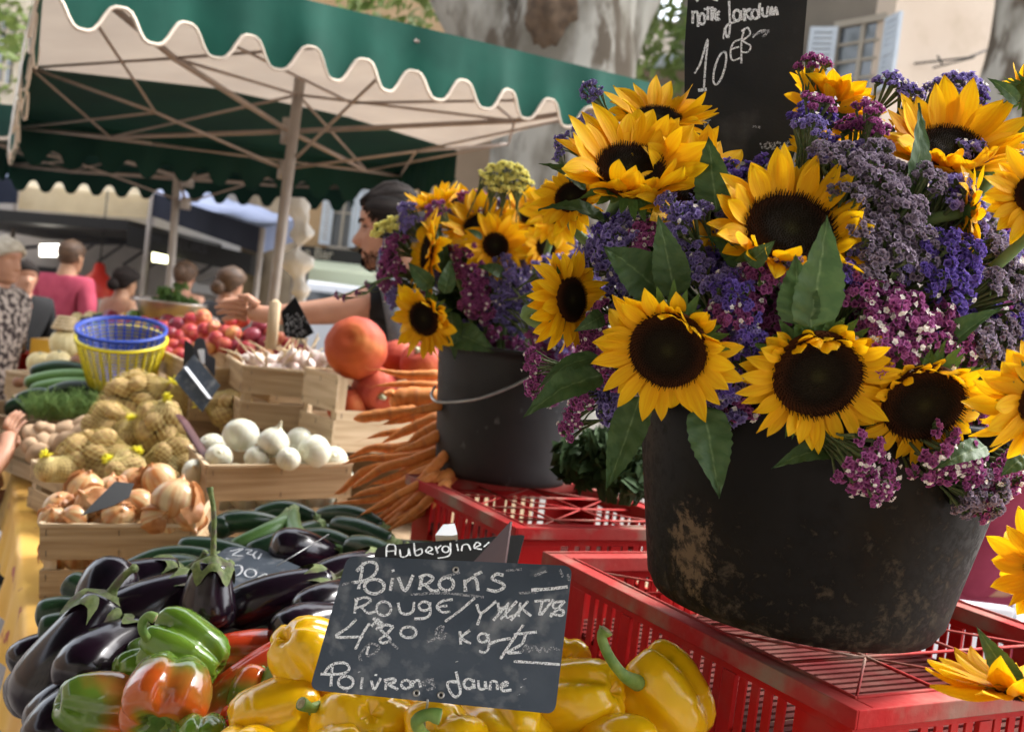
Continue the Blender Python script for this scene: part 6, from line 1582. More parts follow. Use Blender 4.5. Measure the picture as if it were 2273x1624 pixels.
# smaller bucket
for a in (
 ('sunflower looking down left, lowest on the left of the smaller bouquet', 942, 706, 1.93, (-.52, -.25, .82), 40, 84, 31, .25, -.2, (.6, .7, 0), .8, 34, GT, [((960, 640, 1.93), (905, 582, 1.92), 44, (-.3, .2, 1)), ((985, 652, 1.92), (1000, 575, 1.92), 42, (.3, .2, 1)), ((1010, 740, 1.94), (1100, 780, 1.90), 70, (0, .2, 1)), ((1000, 690, 1.95), (1010, 800, 1.92), 45, (.2, .1, 1))]),
 ('sunflower turned away to the left in the smaller bouquet', 948, 560, 1.98, (-.88, .1, .30), 38, 88, 32, .2, -.1, None, 0, 34, GT, [((985, 610, 1.98), (965, 500, 1.99), 30, (.6, .2, .8))]),
 ('bright sunflower opening upwards in the middle of the smaller bouquet', 1066, 505, 2.02, (-.08, .58, .8), 38, 84, 33, .4, .1, None, 0, 34, GT, ()),
 ('sunflower facing the camera right below the middle one of the smaller bouquet', 1100, 545, 1.97, (.25, .15, .92), 30, 72, 34, .3, -.1, None, 0, 34, GT, [((1070, 530, 1.95), (1035, 508, 1.95), 18, (0, .5, .8)), ((1120, 610, 1.95), (1060, 590, 1.94), 34, (0, .4, .9))]),
 ('sunflower at the right top of the smaller bouquet', 1182, 478, 2.05, (.0, .62, .75), 32, 78, 35, .4, .1, None, 0, 34, GT, ()),
 ('sunflower at the top left of the smaller bouquet, seen edge-on', 962, 450, 2.08, (-.3, .9, .25), 26, 62, 36, .5, .2, None, 0, 30, GT, ()),
 ('sunflower at the back of the smaller bouquet behind the middle one', 1030, 452, 2.12, (.1, .8, .5), 28, 66, 37, .4, .1, None, 0, 30, GT, ()),
 ('sunflower low on the right of the smaller bouquet beside blue statice', 1212, 548, 1.95, (.35, -.1, .9), 24, 60, 38, .3, -.1, None, 0, 30, GT, ()),
 ('sunflower between the two bouquets near the top', 1236, 470, 1.85, (.1, .3, .9), 30, 76, 39, .3, 0, None, 0, 30, GT, ())):
    sunflower(*a[:15])

# ================================================================== STATICE
def mk_sprig(mt, seed, nfl=85, Rr=.024, fl=.0036, white=5, elong=0):
    q = random.Random(seed); t = T('statice_sprig', '', 'statice', V((0, 0, 0)))
    m = MB(); g_ = MB(); w = MB(); ctr = []
    nc = 9                                                   # little one-sided combs of florets
    for k in range(nc):
        f = (k+.5)/nc; r = Rr*math.sqrt(f)*.85; th = k*2.4+q.uniform(-.4, .4)
        ctr.append(V((r*math.cos(th), r*math.sin(th), Rr*.45*(1-f)+q.uniform(-.2, .2)*Rr-elong*abs(q.gauss(0, 1))*Rr)))
    def flo(mb, c, n, s, col, cups=False):
        n = n.normalized(); a = n.orthogonal().normalized(); b_ = n.cross(a); K = 10; ph = q.random()*6
        vs = [c-n*s*.9]; at = [(col, 0, 0)]
        for j in range(K):
            th = ph+2*pi*j/K; rr = s*(1.0 if j % 2 else .74)*q.uniform(.85, 1.2); z = s*q.uniform(-.1, .35)
            vs.append(c+(a*math.cos(th)+b_*math.sin(th))*rr+n*z); at.append((col, 1, 0))
        for j in range(K):
            th = ph+2*pi*j/K; rr = s*.42; vs.append(c+(a*math.cos(th)+b_*math.sin(th))*rr-n*s*.15); at.append((col, .45, 0))
        fs = []
        for j in range(K):
            k2 = (j+1) % K; fs += [(1+K+j, 1+j, 1+k2, 1+K+k2), (0, 1+K+j, 1+K+k2)]
        mb.add(vs, fs, at)
    for i in range(nfl):
        cc = ctr[i % nc]; u = V((q.gauss(0, 1), q.gauss(0, 1), abs(q.gauss(0, 1))*.8)).normalized()
        p = cc+u*Rr*.29*q.uniform(.5, 1.15); p.z += 0
        n = (u*.7+V((p.x, p.y, Rr*1.0))*(1/Rr)*.5)
        flo(m, p, n, fl*q.uniform(.75, 1.2), q.random()*9)
        g_.tube([p-n.normalized()*fl*2.4, p-n.normalized()*fl*.5], [fl*.25, fl*.42], 4, False)
    for i in range(white):
        cc = ctr[q.randrange(nc)]; u = V((q.gauss(0, .8), q.gauss(0, .8), 1)).normalized(); flo(w, cc+u*Rr*.37, u, fl*.75, 0)
    for cc in ctr: g_.tube([V((0, 0, -Rr*2.6)), cc*.4+V((0, 0, -Rr*1.0)), cc+V((0, 0, -Rr*.15))], [.0017, .0014, .0018], 5, False)
    g_.tube([V((0, 0, -Rr*5)), V((.001, .001, -Rr*2.6))], .0018, 5)
    m.build('florets', M[mt], t, smooth=False); g_.build('stalks', M['calyx'], t)
    if white: w.build('white_florets', M['whitefl'], t, smooth=False)
    return t
VAR = {}
for key, mt, wh, fl in (('v', 'violet', 4, .0036), ('m', 'magenta', 7, .0036), ('k', 'dusk', 0, .0033), ('i', 'indigo', 2, .0035), ('y', 'yellowst', 0, .0050)):
    VAR[key] = [Proto(lambda mt=mt, wh=wh, s=s, fl=fl: mk_sprig(mt, s*17+len(mt), 125, .024, fl, wh)) for s in range(3 if key != 'y' else 1)]
VAR['w'] = [Proto(lambda: mk_sprig('magenta', 77, 120, .026, .0036, 14))]
SN = {1: 'lowest central', 2: 'lower left', 3: 'lower right', 4: 'upper central', 5: 'upper left', 6: 'half-hidden', 7: 'upper right', 8: 'side-on', 9: 'upper edge', 10: 'lower edge', 11: 'narrow left', 12: 'topmost', 13: 'small left',
      14: 'edge-on', 18: 'board-side', 19: 'corner', 31: 'lowest left', 32: 'averted left', 33: 'middle', 34: 'camera-facing', 35: 'right top', 36: 'top left', 37: 'rear', 38: 'low right', 39: 'between-bouquets'}
def where(x, y, d):
    c_ = [s for s in SFL if (s[2] < 1.6) == (d < 1.6) and s[3] in SN] or [(x, y, d, 1)]
    b_ = min(c_, key=lambda s: (s[0]-x)**2+(s[1]-y)**2); dx, dy = x-b_[0], y-b_[1]
    r = ('right of' if dx > 0 else 'left of') if abs(dx) > abs(dy)*1.6 else ('below' if dy > 0 else 'above') if abs(dy) > abs(dx)*1.6 else ('lower ' if dy > 0 else 'upper ')+('right of' if dx > 0 else 'left of')
    return r+' the '+SN[b_[3]]+' sunflower'
CN = dict(v='violet-blue', m='magenta', k='dusky faded mauve', i='deep indigo', y='pale yellow', w='white-dotted magenta')
def sprig(k, x, y, d, s=1.0, nr=None, grp=None, lab=None):
    big = d < 1.6
    cx, cy = (1800, 760) if big else (1070, 640)
    if nr is None:
        nr = ((x-cx)/420.+jit(.25), -(y-cy)/380.+.15+jit(.25), .75) if big else (max(-.8, min(.35, (x-cx)/170.))+jit(.25), max(-.5, min(.8, -(y-cy)/170.))+jit(.25), .8)
    VAR[k][rnd.randrange(len(VAR[k]))].put(frame(P(x, y, d), D(*nr), rnd.uniform(0, 6.28), s),
        lab or (CN[k]+' statice sprig '+where(x, y, d)+' in the '+('large' if big else 'smaller')+' bouquet'), group=grp or (CN[k]+' statice of the '+('large' if big else 'smaller')+' bouquet'))
big = [ # key, x, y, size factor
 ('v',1310,200,.55),('v',1325,215,.5),('v',1300,270,.45),('v',1250,315,.5),('v',1240,350,.35),('v',1290,290,.5),
 ('m',1805,150,.75),('m',1812,235,.8),('v',1800,290,.8),('m',1930,250,.75),('m',1945,285,.6),('v',1975,195,.85),('v',2020,215,.7),('v',2110,195,.85),('v',2150,200,.9),('v',2070,205,.6),
 ('i',2170,225,.6),('k',1860,355,.95),('k',1905,380,1.),('k',1945,345,.9),('k',1890,430,.95),('k',1960,420,1.),('k',1830,340,.7),('v',1830,360,.7),('v',1850,350,.4),
 ('v',2150,345,.9),('v',2200,330,.8),('v',2235,320,.8),('v',2115,440,1.15),('v',2150,480,1.0),('i',2120,420,.8),('k',2060,400,.9),('k',2000,395,.8),('k',2000,480,1.15),('k',1950,500,.9),('k',2040,520,.9),
 ('k',1970,560,1.1),('k',2020,580,1.1),('k',1940,600,1.),('v',1990,590,.8),('i',2090,560,1.1),('i',2130,600,1.),('i',2100,650,1.15),('i',2150,560,.8),('k',2200,560,1.1),('k',2230,600,1.1),('v',2240,560,.8),
 ('k',2200,640,1.1),('k',2250,660,1.),('i',2060,620,.9),('w',1940,690,1.15),('w',2000,700,1.15),('w',1960,760,1.1),('w',2040,740,1.1),('w',1930,740,.9),('m',2090,720,1.),('m',2130,760,1.),('k',2170,760,1.),('k',2220,750,1.),('i',2250,720,.9),('k',2250,790,1.),
 ('m',2100,790,.9),('w',2010,780,.8),('m',1700,610,.95),('m',1675,625,.8),('m',1650,680,.95),('m',1620,700,.9),('i',1660,740,.8),('i',1640,770,.8),('i',1630,650,.9),('v',1600,640,.9),('v',1640,620,.6),('i',1600,720,.8),('v',1655,730,.6),
 ('v',1515,495,.95),('v',1500,535,.8),('v',1520,560,.7),('v',1545,600,.8),('m',1430,525,.8),('m',1440,545,.8),('v',1370,530,1.),('v',1400,550,.9),('i',1350,510,.8),('v',1390,500,.7),('v',1480,450,.5),('v',1560,470,.5),
 ('m',1330,700,.7),('m',1315,740,.8),('m',1310,790,.8),('m',1300,760,.6),('m',1350,760,.8),('i',1600,800,.7),('i',1610,840,.7),('v',1620,860,.6),('m',1350,830,.7),('m',1190,800,.7),('m',1195,860,.7),('m',1200,830,.6),
 ('w',1915,1010,.9),('w',1935,1050,1.),('w',1900,1040,.8),('w',1950,1080,.7),('w',2075,990,1.),('w',2110,1015,1.),('w',2055,1030,.8),('w',2140,1030,.9),('m',2180,1050,1.),('k',2160,1090,1.05),('k',2200,1100,1.),('m',2225,1030,1.),('w',2240,1000,.9),('k',2140,1110,.8),('w',2180,1120,.7),
 ('w',2230,1070,.8),('v',1900,560,.6),('v',1830,545,.5),('v',1760,600,.7),('k',1920,520,1.),('k',1930,450,.9),('m',1270,850,.7),('m',1290,880,.7),('m',1280,920,.6),('m',1265,950,.6),('k',2260,850,.9),('k',2200,820,.9),('m',1900,640,.9),('m',1590,760,.6),('i',1870,620,.9)]
def dome(x, y):
    r2 = ((x-1800)/580)**2+(max(0, 740-y)/600)**2
    return 1.125-.235*math.sqrt(max(.02, 1-r2))
for k, x, y, s in big: sprig(k, x, y, dome(x, y)+jit(.012), s*1.0)
q = random.Random(44)
for i in range(120):                                          # a second, deeper layer so that no gap is left
    x, y = q.uniform(1330, 2290), q.uniform(270, 1060); r2 = ((x-1810)/520)**2+((y-700)/430)**2
    if r2 > 1 or (1490 < x < 1800 and y < 370) or (x < 1560 and y > 900) or (y > 940 and x < 1880): continue
    k = 'v' if x < 1600 else ('k' if (x > 1850 and y < 640) else ('m' if y > 640 else 'i'))
    if q.random() < .25: k = q.choice('vmki')
    sprig(k, x, y, dome(x, y)+.05+q.uniform(0, .03), 1.15, None, 'statice deep inside the large bouquet', CN[k]+' statice sprig deep inside the large bouquet, mostly covered by others')
small = [('v',905,470,.9),('v',915,500,.9),('y',862,505,.75),('y',845,515,.7),('y',885,500,.7),('v',870,530,.8),('v',865,560,.8),('m',880,550,1.),('m',868,590,1.),('m',862,620,1.),('m',885,600,.9),('m',870,640,.9),('v',880,660,.8),('m',968,470,.8),('m',975,480,.7),
 ('m',1050,610,1.),('m',1060,640,1.),('m',1045,670,1.),('m',1070,690,1.),('m',1035,560,.9),('m',1020,600,.8),('v',1120,585,.8),('v',1095,620,.8),('v',1130,610,.9),('v',1160,600,.8),('v',1110,660,.9),('v',1140,650,1.),('v',1165,640,.9),
 ('v',1100,690,1.),('v',1130,700,1.),('v',1155,690,.9),('v',1170,670,.8),('v',1175,730,.8),('v',1150,740,.8),('m',1140,755,.7),('m',1185,720,.7),('v',1190,560,.9),('v',1220,560,.9),('v',1240,540,.9),('v',1210,600,.9),('v',1235,590,.9),('v',1205,650,.9),('v',1180,620,.9),
 ('v',1260,530,.8),('v',1285,520,.8),('v',1300,545,.8),('v',1160,545,.7),('m',1195,760,.8),('m',1200,790,.8),('v',1220,700,.7),('m',1090,740,.7),('m',1160,770,.6),('v',1235,640,1.),('v',1225,670,.9),('v',1245,700,1.),('v',1270,740,.9),('v',1215,730,.9),('v',1280,600,1.),('v',1310,590,.9),('v',1290,640,.9),('m',1235,760,.9),('m',1205,770,.9),('m',1225,810,.9),('m',1210,850,.8),('m',1245,830,.8),
 ('m',1260,790,.9),('v',1250,770,.8),('m',1195,740,.8),('m',1230,880,.7),('v',1300,700,.9),('v',1330,640,.9),('m',1310,760,.8),('v',1195,700,.9),('v',1260,560,.9),('m',1270,850,.8)]
for k, x, y, s in small: sprig(k, x, y, (1.96+abs(x-1070)*.0004 if x < 1192 or y < 590 else 1.86)+jit(.02), s*1.25)
q = random.Random(45)
for i in range(46):
    x, y = q.uniform(880, 1290), q.uniform(440, 790); r2 = ((x-1080)/190)**2+((y-620)/180)**2
    if r2 > 1: continue
    k = q.choice('vvmm'); sprig(k, x, y, 2.06+q.uniform(0, .05), 1.4, None, 'statice deep inside the smaller bouquet', CN[k]+' statice sprig deep inside the smaller bouquet, mostly covered by others')
for x, y in ((1075, 395), (1095, 380), (1120, 372), (1140, 378), (1090, 410), (1110, 400), (1135, 400), (1155, 388), (1165, 405), (1100, 425), (1125, 420), (1150, 420)):
    sprig('y', x, y, 2.0, .72, (jit(.4), .8, .4), 'yellow statice over the smaller bouquet', 'pale yellow statice rising over the top of the smaller bouquet')
for x, y, k in ((750, 655, 'm'), (765, 662, 'm'), (795, 650, 'm'), (815, 630, 'm')):
    sprig(k, x, y, 2.0, .35, (-.8, -.1, .4), 'statice tips reaching left', 'thin magenta statice tip reaching left past the vendor\'s sleeve')
m = MB(); m.tube(cat_rom([P(900, 610, 2.02), P(850, 620, 2.0), P(800, 640, 2.0), P(755, 660, 2.0)], 5), .002, 5); m.tube([P(845, 622, 2.0), P(812, 652, 2.0), P(795, 655, 2.0)], .0018, 5)
t = T('statice_branch', 'thin green statice branch reaching left from the smaller bouquet across the vendor\'s arm', 'statice', P(900, 610, 2.02)); m.build('stem', M['stem'], t)
for k in range(7):                                            # dry stalks and seed heads behind
    pass
# green flower bud stalk
t = T('green_bud_sprig', 'light green budding sprig with pinkish tips, among faded mauve statice', 'flower sprig', P(2050, 540, 1.0))
m = MB(); q = random.Random(5); c = P(2053, 520, .99)
for k in range(70):
    u = V((q.gauss(0, 1), q.gauss(0, .6), q.gauss(0, 1))).normalized(); p = c+V((u.x*.014, u.y*.01, u.z*.010)); m.tube([c+D(0, -.012, 0), p, p+u*.005], [.0012, .0011, .0004], 4)
m.tube([c, P(2035, 600, 1.0), P(2020, 640, 1.02)], [.0035, .003, .003], 6); m.build('buds', M['zucend'], t)

# ================================================================== LARGE FLOWER PRICE BOARD
o3 = cv([(158,-120),(925,-120),(905,0),(882,270),(850,700),(826,960),(815,1000),(780,1040),(300,1000),(130,980),(130,300)], 1660, 0)
S3 = [([(180,70),(182,110),(180,152)],6),([(180,90),(205,74),(215,110),(214,172)],6),(circ(240,122,18,34),6),([(278,42),(276,130)],6),([(250,62),(312,50)],5),([(300,62),(302,135)],6),([(302,72),(326,62),(310,95),(336,132)],6),([(352,72),(326,98),(350,132)],6),([(328,98),(350,92)],5),
      ([(410,8),(414,90),(416,170),(405,240),(386,200),(400,160),(452,138)],5),(circ(460,100,22,34),6),([(482,68),(488,130)],6),([(505,55),(510,136)],6),([(510,70),(546,60),(516,90),(552,130)],5),(circ(575,92,22,28),6),([(604,22),(597,116)],6),([(618,50),(624,100),(650,100),(656,45),(662,105)],6),
      ([(670,100),(680,48),(690,100)],6),([(690,100),(706,50),(716,98)],6),([(192,465),(230,400),(276,250),(262,400),(252,562)],4.5),([(215,572),(270,566)],8),(circ(352,432,32,104,0,.25),4.5),
      ([(488,250),(440,270),(420,330),(432,382),(482,368)],4),([(425,312),(474,298)],4),([(510,180),(490,260),(488,402)],4),([(488,200),(528,178),(542,220),(500,260),(546,292),(530,330),(490,332)],4),([(380,180),(374,250)],3),([(560,240),(600,200),(640,190)],3),
      ([(200,-8),(214,12)],6),([(300,-10),(340,6)],6)]
S3f = [([(192,712),(162,722),(160,762),(192,770)],4),(circ(205,748,12,14),4),([(232,700),(226,762)],4),([(215,716),(246,710)],4),([(255,765),(255,810)],4),([(276,765),(276,812)],4),([(244,768),(296,760)],4),([(606,905),(622,940)],4),
       (circ(655,920,18,18),5),([(680,900),(686,948)],5),([(700,946),(700,906),(732,905),(737,946)],5),([(772,900),(745,925),(772,946)],5),([(778,930),(812,915),(796,890),(776,915),(802,950)],5),([(560,800),(610,806)],5),([(560,225),(660,195),(620,240)],6)]
p3 = P(1650, 200, 1.20); n3 = D(-.10, .05, 1)
board('flower_price_board', 'tall black price board chalked notre jardin, 10 a bunch, standing in the flowers', rpoly(o3, [0, 0, 2, 2, 2, 6, 6, 6, 2, 2, 2], 3), p3, n3, .003, 'slatebig', [(cv(s, 1660, 0), w_) for s, w_ in S3], None, 'price board', [(cv(s, 1660, 0), w_) for s, w_ in S3f])
# ================================================================== PEOPLE
def skinmesh(nodes_, edges, root, lvl=2):
    """nodes_: name -> (pos, r or (rx, ry)); returns vertices and faces of the smooth skinned body"""
    names = list(nodes_); idx = {n: i for i, n in enumerate(names)}
    me = bpy.data.meshes.new('tmp'); me.from_pydata([tuple(nodes_[n][0]) for n in names], [(idx[a], idx[b_]) for a, b_ in edges], [])
    o = bpy.data.objects.new('tmp', me); COL.objects.link(o)
    md = o.modifiers.new('s', 'SKIN'); sb = o.modifiers.new('u', 'SUBSURF'); sb.levels = lvl; sb.render_levels = lvl
    sv = me.skin_vertices[0].data
    for n in names:
        r = nodes_[n][1]; sv[idx[n]].radius = (r, r) if not isinstance(r, tuple) else r
        sv[idx[n]].use_root = (n == root)
    md.use_smooth_shade = True
    dg = bpy.context.evaluated_depsgraph_get(); ev = o.evaluated_get(dg); m2 = ev.to_mesh()
    vs = [v.co.copy() for v in m2.vertices]; fs = [tuple(p.vertices) for p in m2.polygons]
    ev.to_mesh_clear(); bpy.data.objects.remove(o); bpy.data.meshes.remove(me)
    return vs, fs
HZ = [(-1.0, .0), (1.0, .0)]
def headmesh(m, F, s, male=True):
    """head about 0.23 m high for s=1, origin at its centre, facing local -Y, up +Z"""
    front = [(-.118, .050), (-.112, .070), (-.100, .080), (-.088, .081), (-.078, .078), (-.068, .084), (-.058, .083), (-.048, .084), (-.040, .083), (-.025, .084), (-.01, .082), (.005, .079), (.018, .081), (.030, .087), (.05, .086), (.07, .078), (.09, .060), (.105, .038), (.115, .0)]
    back = [(-.118, .010), (-.10, .03), (-.07, .055), (-.03, .085), (.02, .102), (.06, .100), (.09, .078), (.108, .045), (.115, .0)]
    side = [(-.118, .025), (-.105, .045), (-.08, .056), (-.05, .064), (-.01, .071), (.03, .077), (.06, .073), (.09, .055), (.108, .032), (.115, .0)]
    nose = [(-.052, .0), (-.046, .014), (-.040, .024), (-.032, .027), (-.020, .021), (-.004, .012), (.012, .005), (.022, 0)]
    zs = [-.118+.233*i/40 for i in range(41)]; rows = []; n = 48
    for z in zs:
        f, b_, w = interp(front, z), interp(back, z), interp(side, z); nz = interp([(-1, 0)]+nose+[(1, 0)], z)
        row = []
        for j in range(n):
            th = 2*pi*j/n; c, s_ = math.cos(th), math.sin(th)       # th=0 is the face
            x = w*math.copysign(abs(s_)**.92, s_); y = -(f*c if c > 0 else b_*c)
            lat = x/.016
            if c > 0:
                y -= nz*math.exp(-lat*lat)*1.0
                ex = (abs(x)-.031)/.014; ez = (z-.008)/.013; y += .010*math.exp(-ex*ex-ez*ez)
                lz = (z+.066)/.006; y -= .0035*math.exp(-lz*lz-(x/.024)**2); lz = (z+.078)/.006; y -= .003*math.exp(-lz*lz-(x/.022)**2); lz = (z+.072)/.0025; y += .003*math.exp(-lz*lz-(x/.026)**2)
            row.append(V((x*s, y*s, z*s)))
        rows.append(row)
    m.grid(rows, True, None, 0, F)
    for sx in (-1, 1):
        m.ball((sx*.079*s, .012*s, -.008*s), (.008*s, .017*s, .030*s), 12, 8, F, 0, dsp=lambda u: .15*math.sin(u.z*5))
def person(label, loc, yaw, H=1.75, parts=None, skin='skin', top='pinkt', bottom='trou', hair='hair', hairfn=None, pose=None, sleeves=True, lean=0, female=False, group=None, headtilt=0, topcover=('chest', 'spine', 'waist'), shoes=True):
    k = H/1.75; R = Matrix.Translation(loc) @ Matrix.Rotation(yaw, 4, 'Z')
    w = .88 if female else 1.0
    N = dict(pelvis=((0, 0, .95), .125), waist=((0, 0, 1.08), .112), spine=((0, -.005, 1.2), .122), chest=((0, 0, 1.36), .135), neckb=((0, .01, 1.50), .070), neck=((0, .0, 1.56), .060), skull=((0, -.01, 1.62), .055),
             shl=((.175*w, .01, 1.455), .060), ell=((.23*w, .03, 1.13), .043), wrl=((.24*w, -.06, .90), .028), pal=((.24*w, -.09, .83), .030),
             shr=((-.175*w, .01, 1.455), .060), elr=((-.23*w, .03, 1.13), .043), wrr=((-.24*w, -.06, .90), .028), par=((-.24*w, -.09, .83), .030),
             hil=((.09, 0, .90), .095), knl=((.10, -.015, .50), .062), anl=((.10, .02, .09), .040), tol=((.11, -.13, .04), .036),
             hir=((-.09, 0, .90), .095), knr=((-.10, -.015, .50), .062), anr=((-.10, .02, .09), .040), tor=((-.11, -.13, .04), .036))
    if pose:
        for a, p in pose.items(): N[a] = (p, N[a][1]) if not isinstance(p[0], tuple) else p
    for a in list(N): N[a] = (V(N[a][0])*k, N[a][1]*k)
    E = [('pelvis', 'waist'), ('waist', 'spine'), ('spine', 'chest'), ('chest', 'neckb'), ('neckb', 'neck'), ('neck', 'skull')]
    for s in 'lr': E += [('chest', 'sh'+s), ('sh'+s, 'el'+s), ('el'+s, 'wr'+s), ('wr'+s, 'pa'+s), ('pelvis', 'hi'+s), ('hi'+s, 'kn'+s), ('kn'+s, 'an'+s), ('an'+s, 'to'+s)]
    t = T('person', label, 'person', V(loc), group)
    vs, fs = skinmesh(N, E, 'pelvis', 2)
    m = MB(); m.add(vs, fs, None, 0, R)
    for s in 'lr':                                              # five fingers on each hand
        p = N['pa'+s][0]; d = (p-N['wr'+s][0]).normalized(); sd = d.cross(V((0, 1, 0))); sd = sd.normalized() if sd.length > .1 else V((1, 0, 0)); up = sd.cross(d)
        for q in range(4):
            b_ = p+sd*(q-1.5)*.018*k; L = (.07, .08, .075, .06)[q]*k
            m.tube([R @ x for x in (b_, b_+d*L*.45, b_+d*L*.8-up*.012*k, b_+d*L-up*.028*k)], [.0095*k, .0085*k, .008*k, .005*k], 8)
        b_ = p-d*.03*k-sd*.028*k; m.tube([R @ x for x in (b_, b_-sd*.02*k+d*.03*k, b_-sd*.015*k+d*.055*k)], [.012*k, .010*k, .006*k], 8)
    HF = R @ Matrix.Translation(N['skull'][0]+V((0, -.015, .022))*k) @ Matrix.Rotation(headtilt, 4, 'X')
    headmesh(m, HF, k*(.96 if female else 1))
    m.build('body', M[skin], t)
    # clothes: the same skeleton a little thicker
    ce = [('waist', 'spine'), ('spine', 'chest')]; CNn = {a: (N[a][0], N[a][1]+.016*k) for a in ('waist', 'spine', 'chest')}
    CNn['hem'] = (N['pelvis'][0]+V((0, 0, -.04)), .140*k); ce.append(('hem', 'waist')); CNn['col'] = (N['neckb'][0]+V((0, .004, .012)), .066*k); ce.append(('chest', 'col'))
    for s in 'lr':
        if sleeves is None: break
        CNn['sh'+s] = (N['sh'+s][0], N['sh'+s][1]+.014*k); ce.append(('chest', 'sh'+s))
        e = N['el'+s]; 
        if sleeves == 'long':
            CNn['el'+s] = (e[0], e[1]+.014*k); CNn['wr'+s] = (N['wr'+s][0], N['wr'+s][1]+.014*k); ce += [('sh'+s, 'el'+s), ('el'+s, 'wr'+s)]
        else:
            h = N['sh'+s][0].lerp(e[0], .72); CNn['el'+s] = (h, .062*k); ce += [('sh'+s, 'el'+s)]
    if top:
        vs, fs = skinmesh(CNn, ce, 'chest', 2); m = MB(); m.add(vs, fs, None, 0, R)
        for i in range(len(m.v)):
            p = V(m.v[i]); n_ = noise.noise(p*9)*.010+noise.noise(V((p.x*20, p.y*20, p.z*6)))*.006; m.v[i] = tuple(p+V((n_, n_*.7, 0)))
        m.build('shirt', M[top], t)
    LN = {'hip': (N['pelvis'][0], .138*k)}; le = []
    for s in 'lr':
        for a in ('hi', 'kn', 'an'): LN[a+s] = (N[a+s][0], N[a+s][1]+.016*k)
        LN['an'+s] = (N['an'+s][0]+V((0, 0, .02)), .056*k); le += [('hip', 'hi'+s), ('hi'+s, 'kn'+s), ('kn'+s, 'an'+s)]
    vs, fs = skinmesh(LN, le, 'hip', 2); m = MB(); m.add(vs, fs, None, 0, R); m.build('trousers', M[bottom], t)
    for s in 'lr':
        a = N['an'+s][0]; b_ = N['to'+s][0]; m = MB(); m.tube([R @ (a+V((0, .05*k, -.04*k))), R @ (a+V((0, 0, -.035*k))), R @ (a.lerp(b_, .5)+V((0, 0, -.012))), R @ b_, R @ (b_+V((0, -.05*k, -.01)))], [.032*k, .048*k, .046*k, .044*k, .022*k], 12, flat=.8); m.build('shoe', M['black'], t)
    if hairfn: hairfn(t, HF, k, M[hair])
    return t, N, R, HF
def hair_cap(t, F, k, mt, lo=-.02, fr=.045, thick=.012, bun=None, long_=0, pull=False):
    """a shell over the skull: fr = height of the hairline at the forehead, lo at the nape"""
    front = [(-.06, .05), (.02, .078), (.05, .086), (.07, .080), (.09, .064), (.108, .040), (.122, 0)]
    back = [(-.12, .045), (-.07, .060), (-.03, .090), (.02, .108), (.06, .106), (.09, .086), (.11, .052), (.122, 0)]
    side = [(-.12, .045), (-.05, .066), (-.01, .074), (.03, .081), (.06, .078), (.09, .060), (.11, .036), (.122, 0)]
    m = MB(); rows = []; n = 44; top = .124
    for i in range(17):
        row = []
        for j in range(n):
            th = 2*pi*j/n; c, s = math.cos(th), math.sin(th)
            zl = lerp(fr, -.005, min(1, max(0, (1-c)/.9))) if c > .1 else lerp(-.005, lo, min(1, (.1-c)/.8))
            z = lerp(zl, top, (i/16)**.8); f, b_, w = interp(front, z), interp(back, z), interp(side, z); g_ = thick*(.3 if i == 0 else 1)*(1+.25*noise.noise(V((th*7, i*.3, 2))))
            x = (w+g_)*s; y = -((f+g_)*c if c > 0 else (b_+g_)*c); row.append(V((x*k, y*k, z*k)))
        rows.append(row)
    rows.append([V((0, .005*k, (top+thick*.4)*k))]*n)
    m.grid(rows, True, None, 0, F)
    if bun: m.ball(tuple(V(bun[0])*k), bun[1]*k, 14, 10, F, dsp=lambda u: .12*noise.noise(u*4))
    if long_:
        for j in range(26):
            a = lerp(-1.9, 1.9, j/25); x = .075*math.sin(a); y = .085*math.cos(a*.8)
            m.tube([F @ (V(p)*k) for p in ((x*.7, y*.7, .09), (x*1.1, y+.012, .02), (x*1.15, y+.018, -.08), (x*.9, y+.03, -.12-long_*.5), (x*.6, y+.035, -.12-long_))], [.020*k, .024*k, .024*k, .020*k, .008*k], 6)
    m.build('hair', mt, t)

# --- the vendor
vh = P(884, 510, 3.12)                                            # head centre
yaw = -math.radians(82)                                          # faces the left of the picture
vz = vh.z-.005; H = (vz)/(1.62+.022)*1.75
base = V((vh.x, vh.y, 0))
Ry = Matrix.Rotation(yaw, 4, 'Z')
def loc_(p): return tuple((Ry.inverted() @ (p-base))*(1.75/H))
sh = P(880, 655, 3.02); el = P(748, 690, 2.96); wr = P(592, 700, 2.94); pa = P(548, 690, 2.94)
pose = dict(neckb=(0, .055, 1.47), neck=(0, .035, 1.55), chest=(0, .05, 1.34), spine=(0, .03, 1.2), shr=None, shl=None)
ls, le_, lw, lp = loc_(sh), loc_(el), loc_(wr), loc_(pa)
key = 'l' if ls[0] > 0 else 'r'
pose = dict(neckb=(0, .07, 1.46), neck=(0, .045, 1.54), chest=(0, .08, 1.32), spine=(0, .06, 1.19))
pose['sh'+key] = ls; pose['el'+key] = le_; pose['wr'+key] = (lw, .027); pose['pa'+key] = (lp, .026)
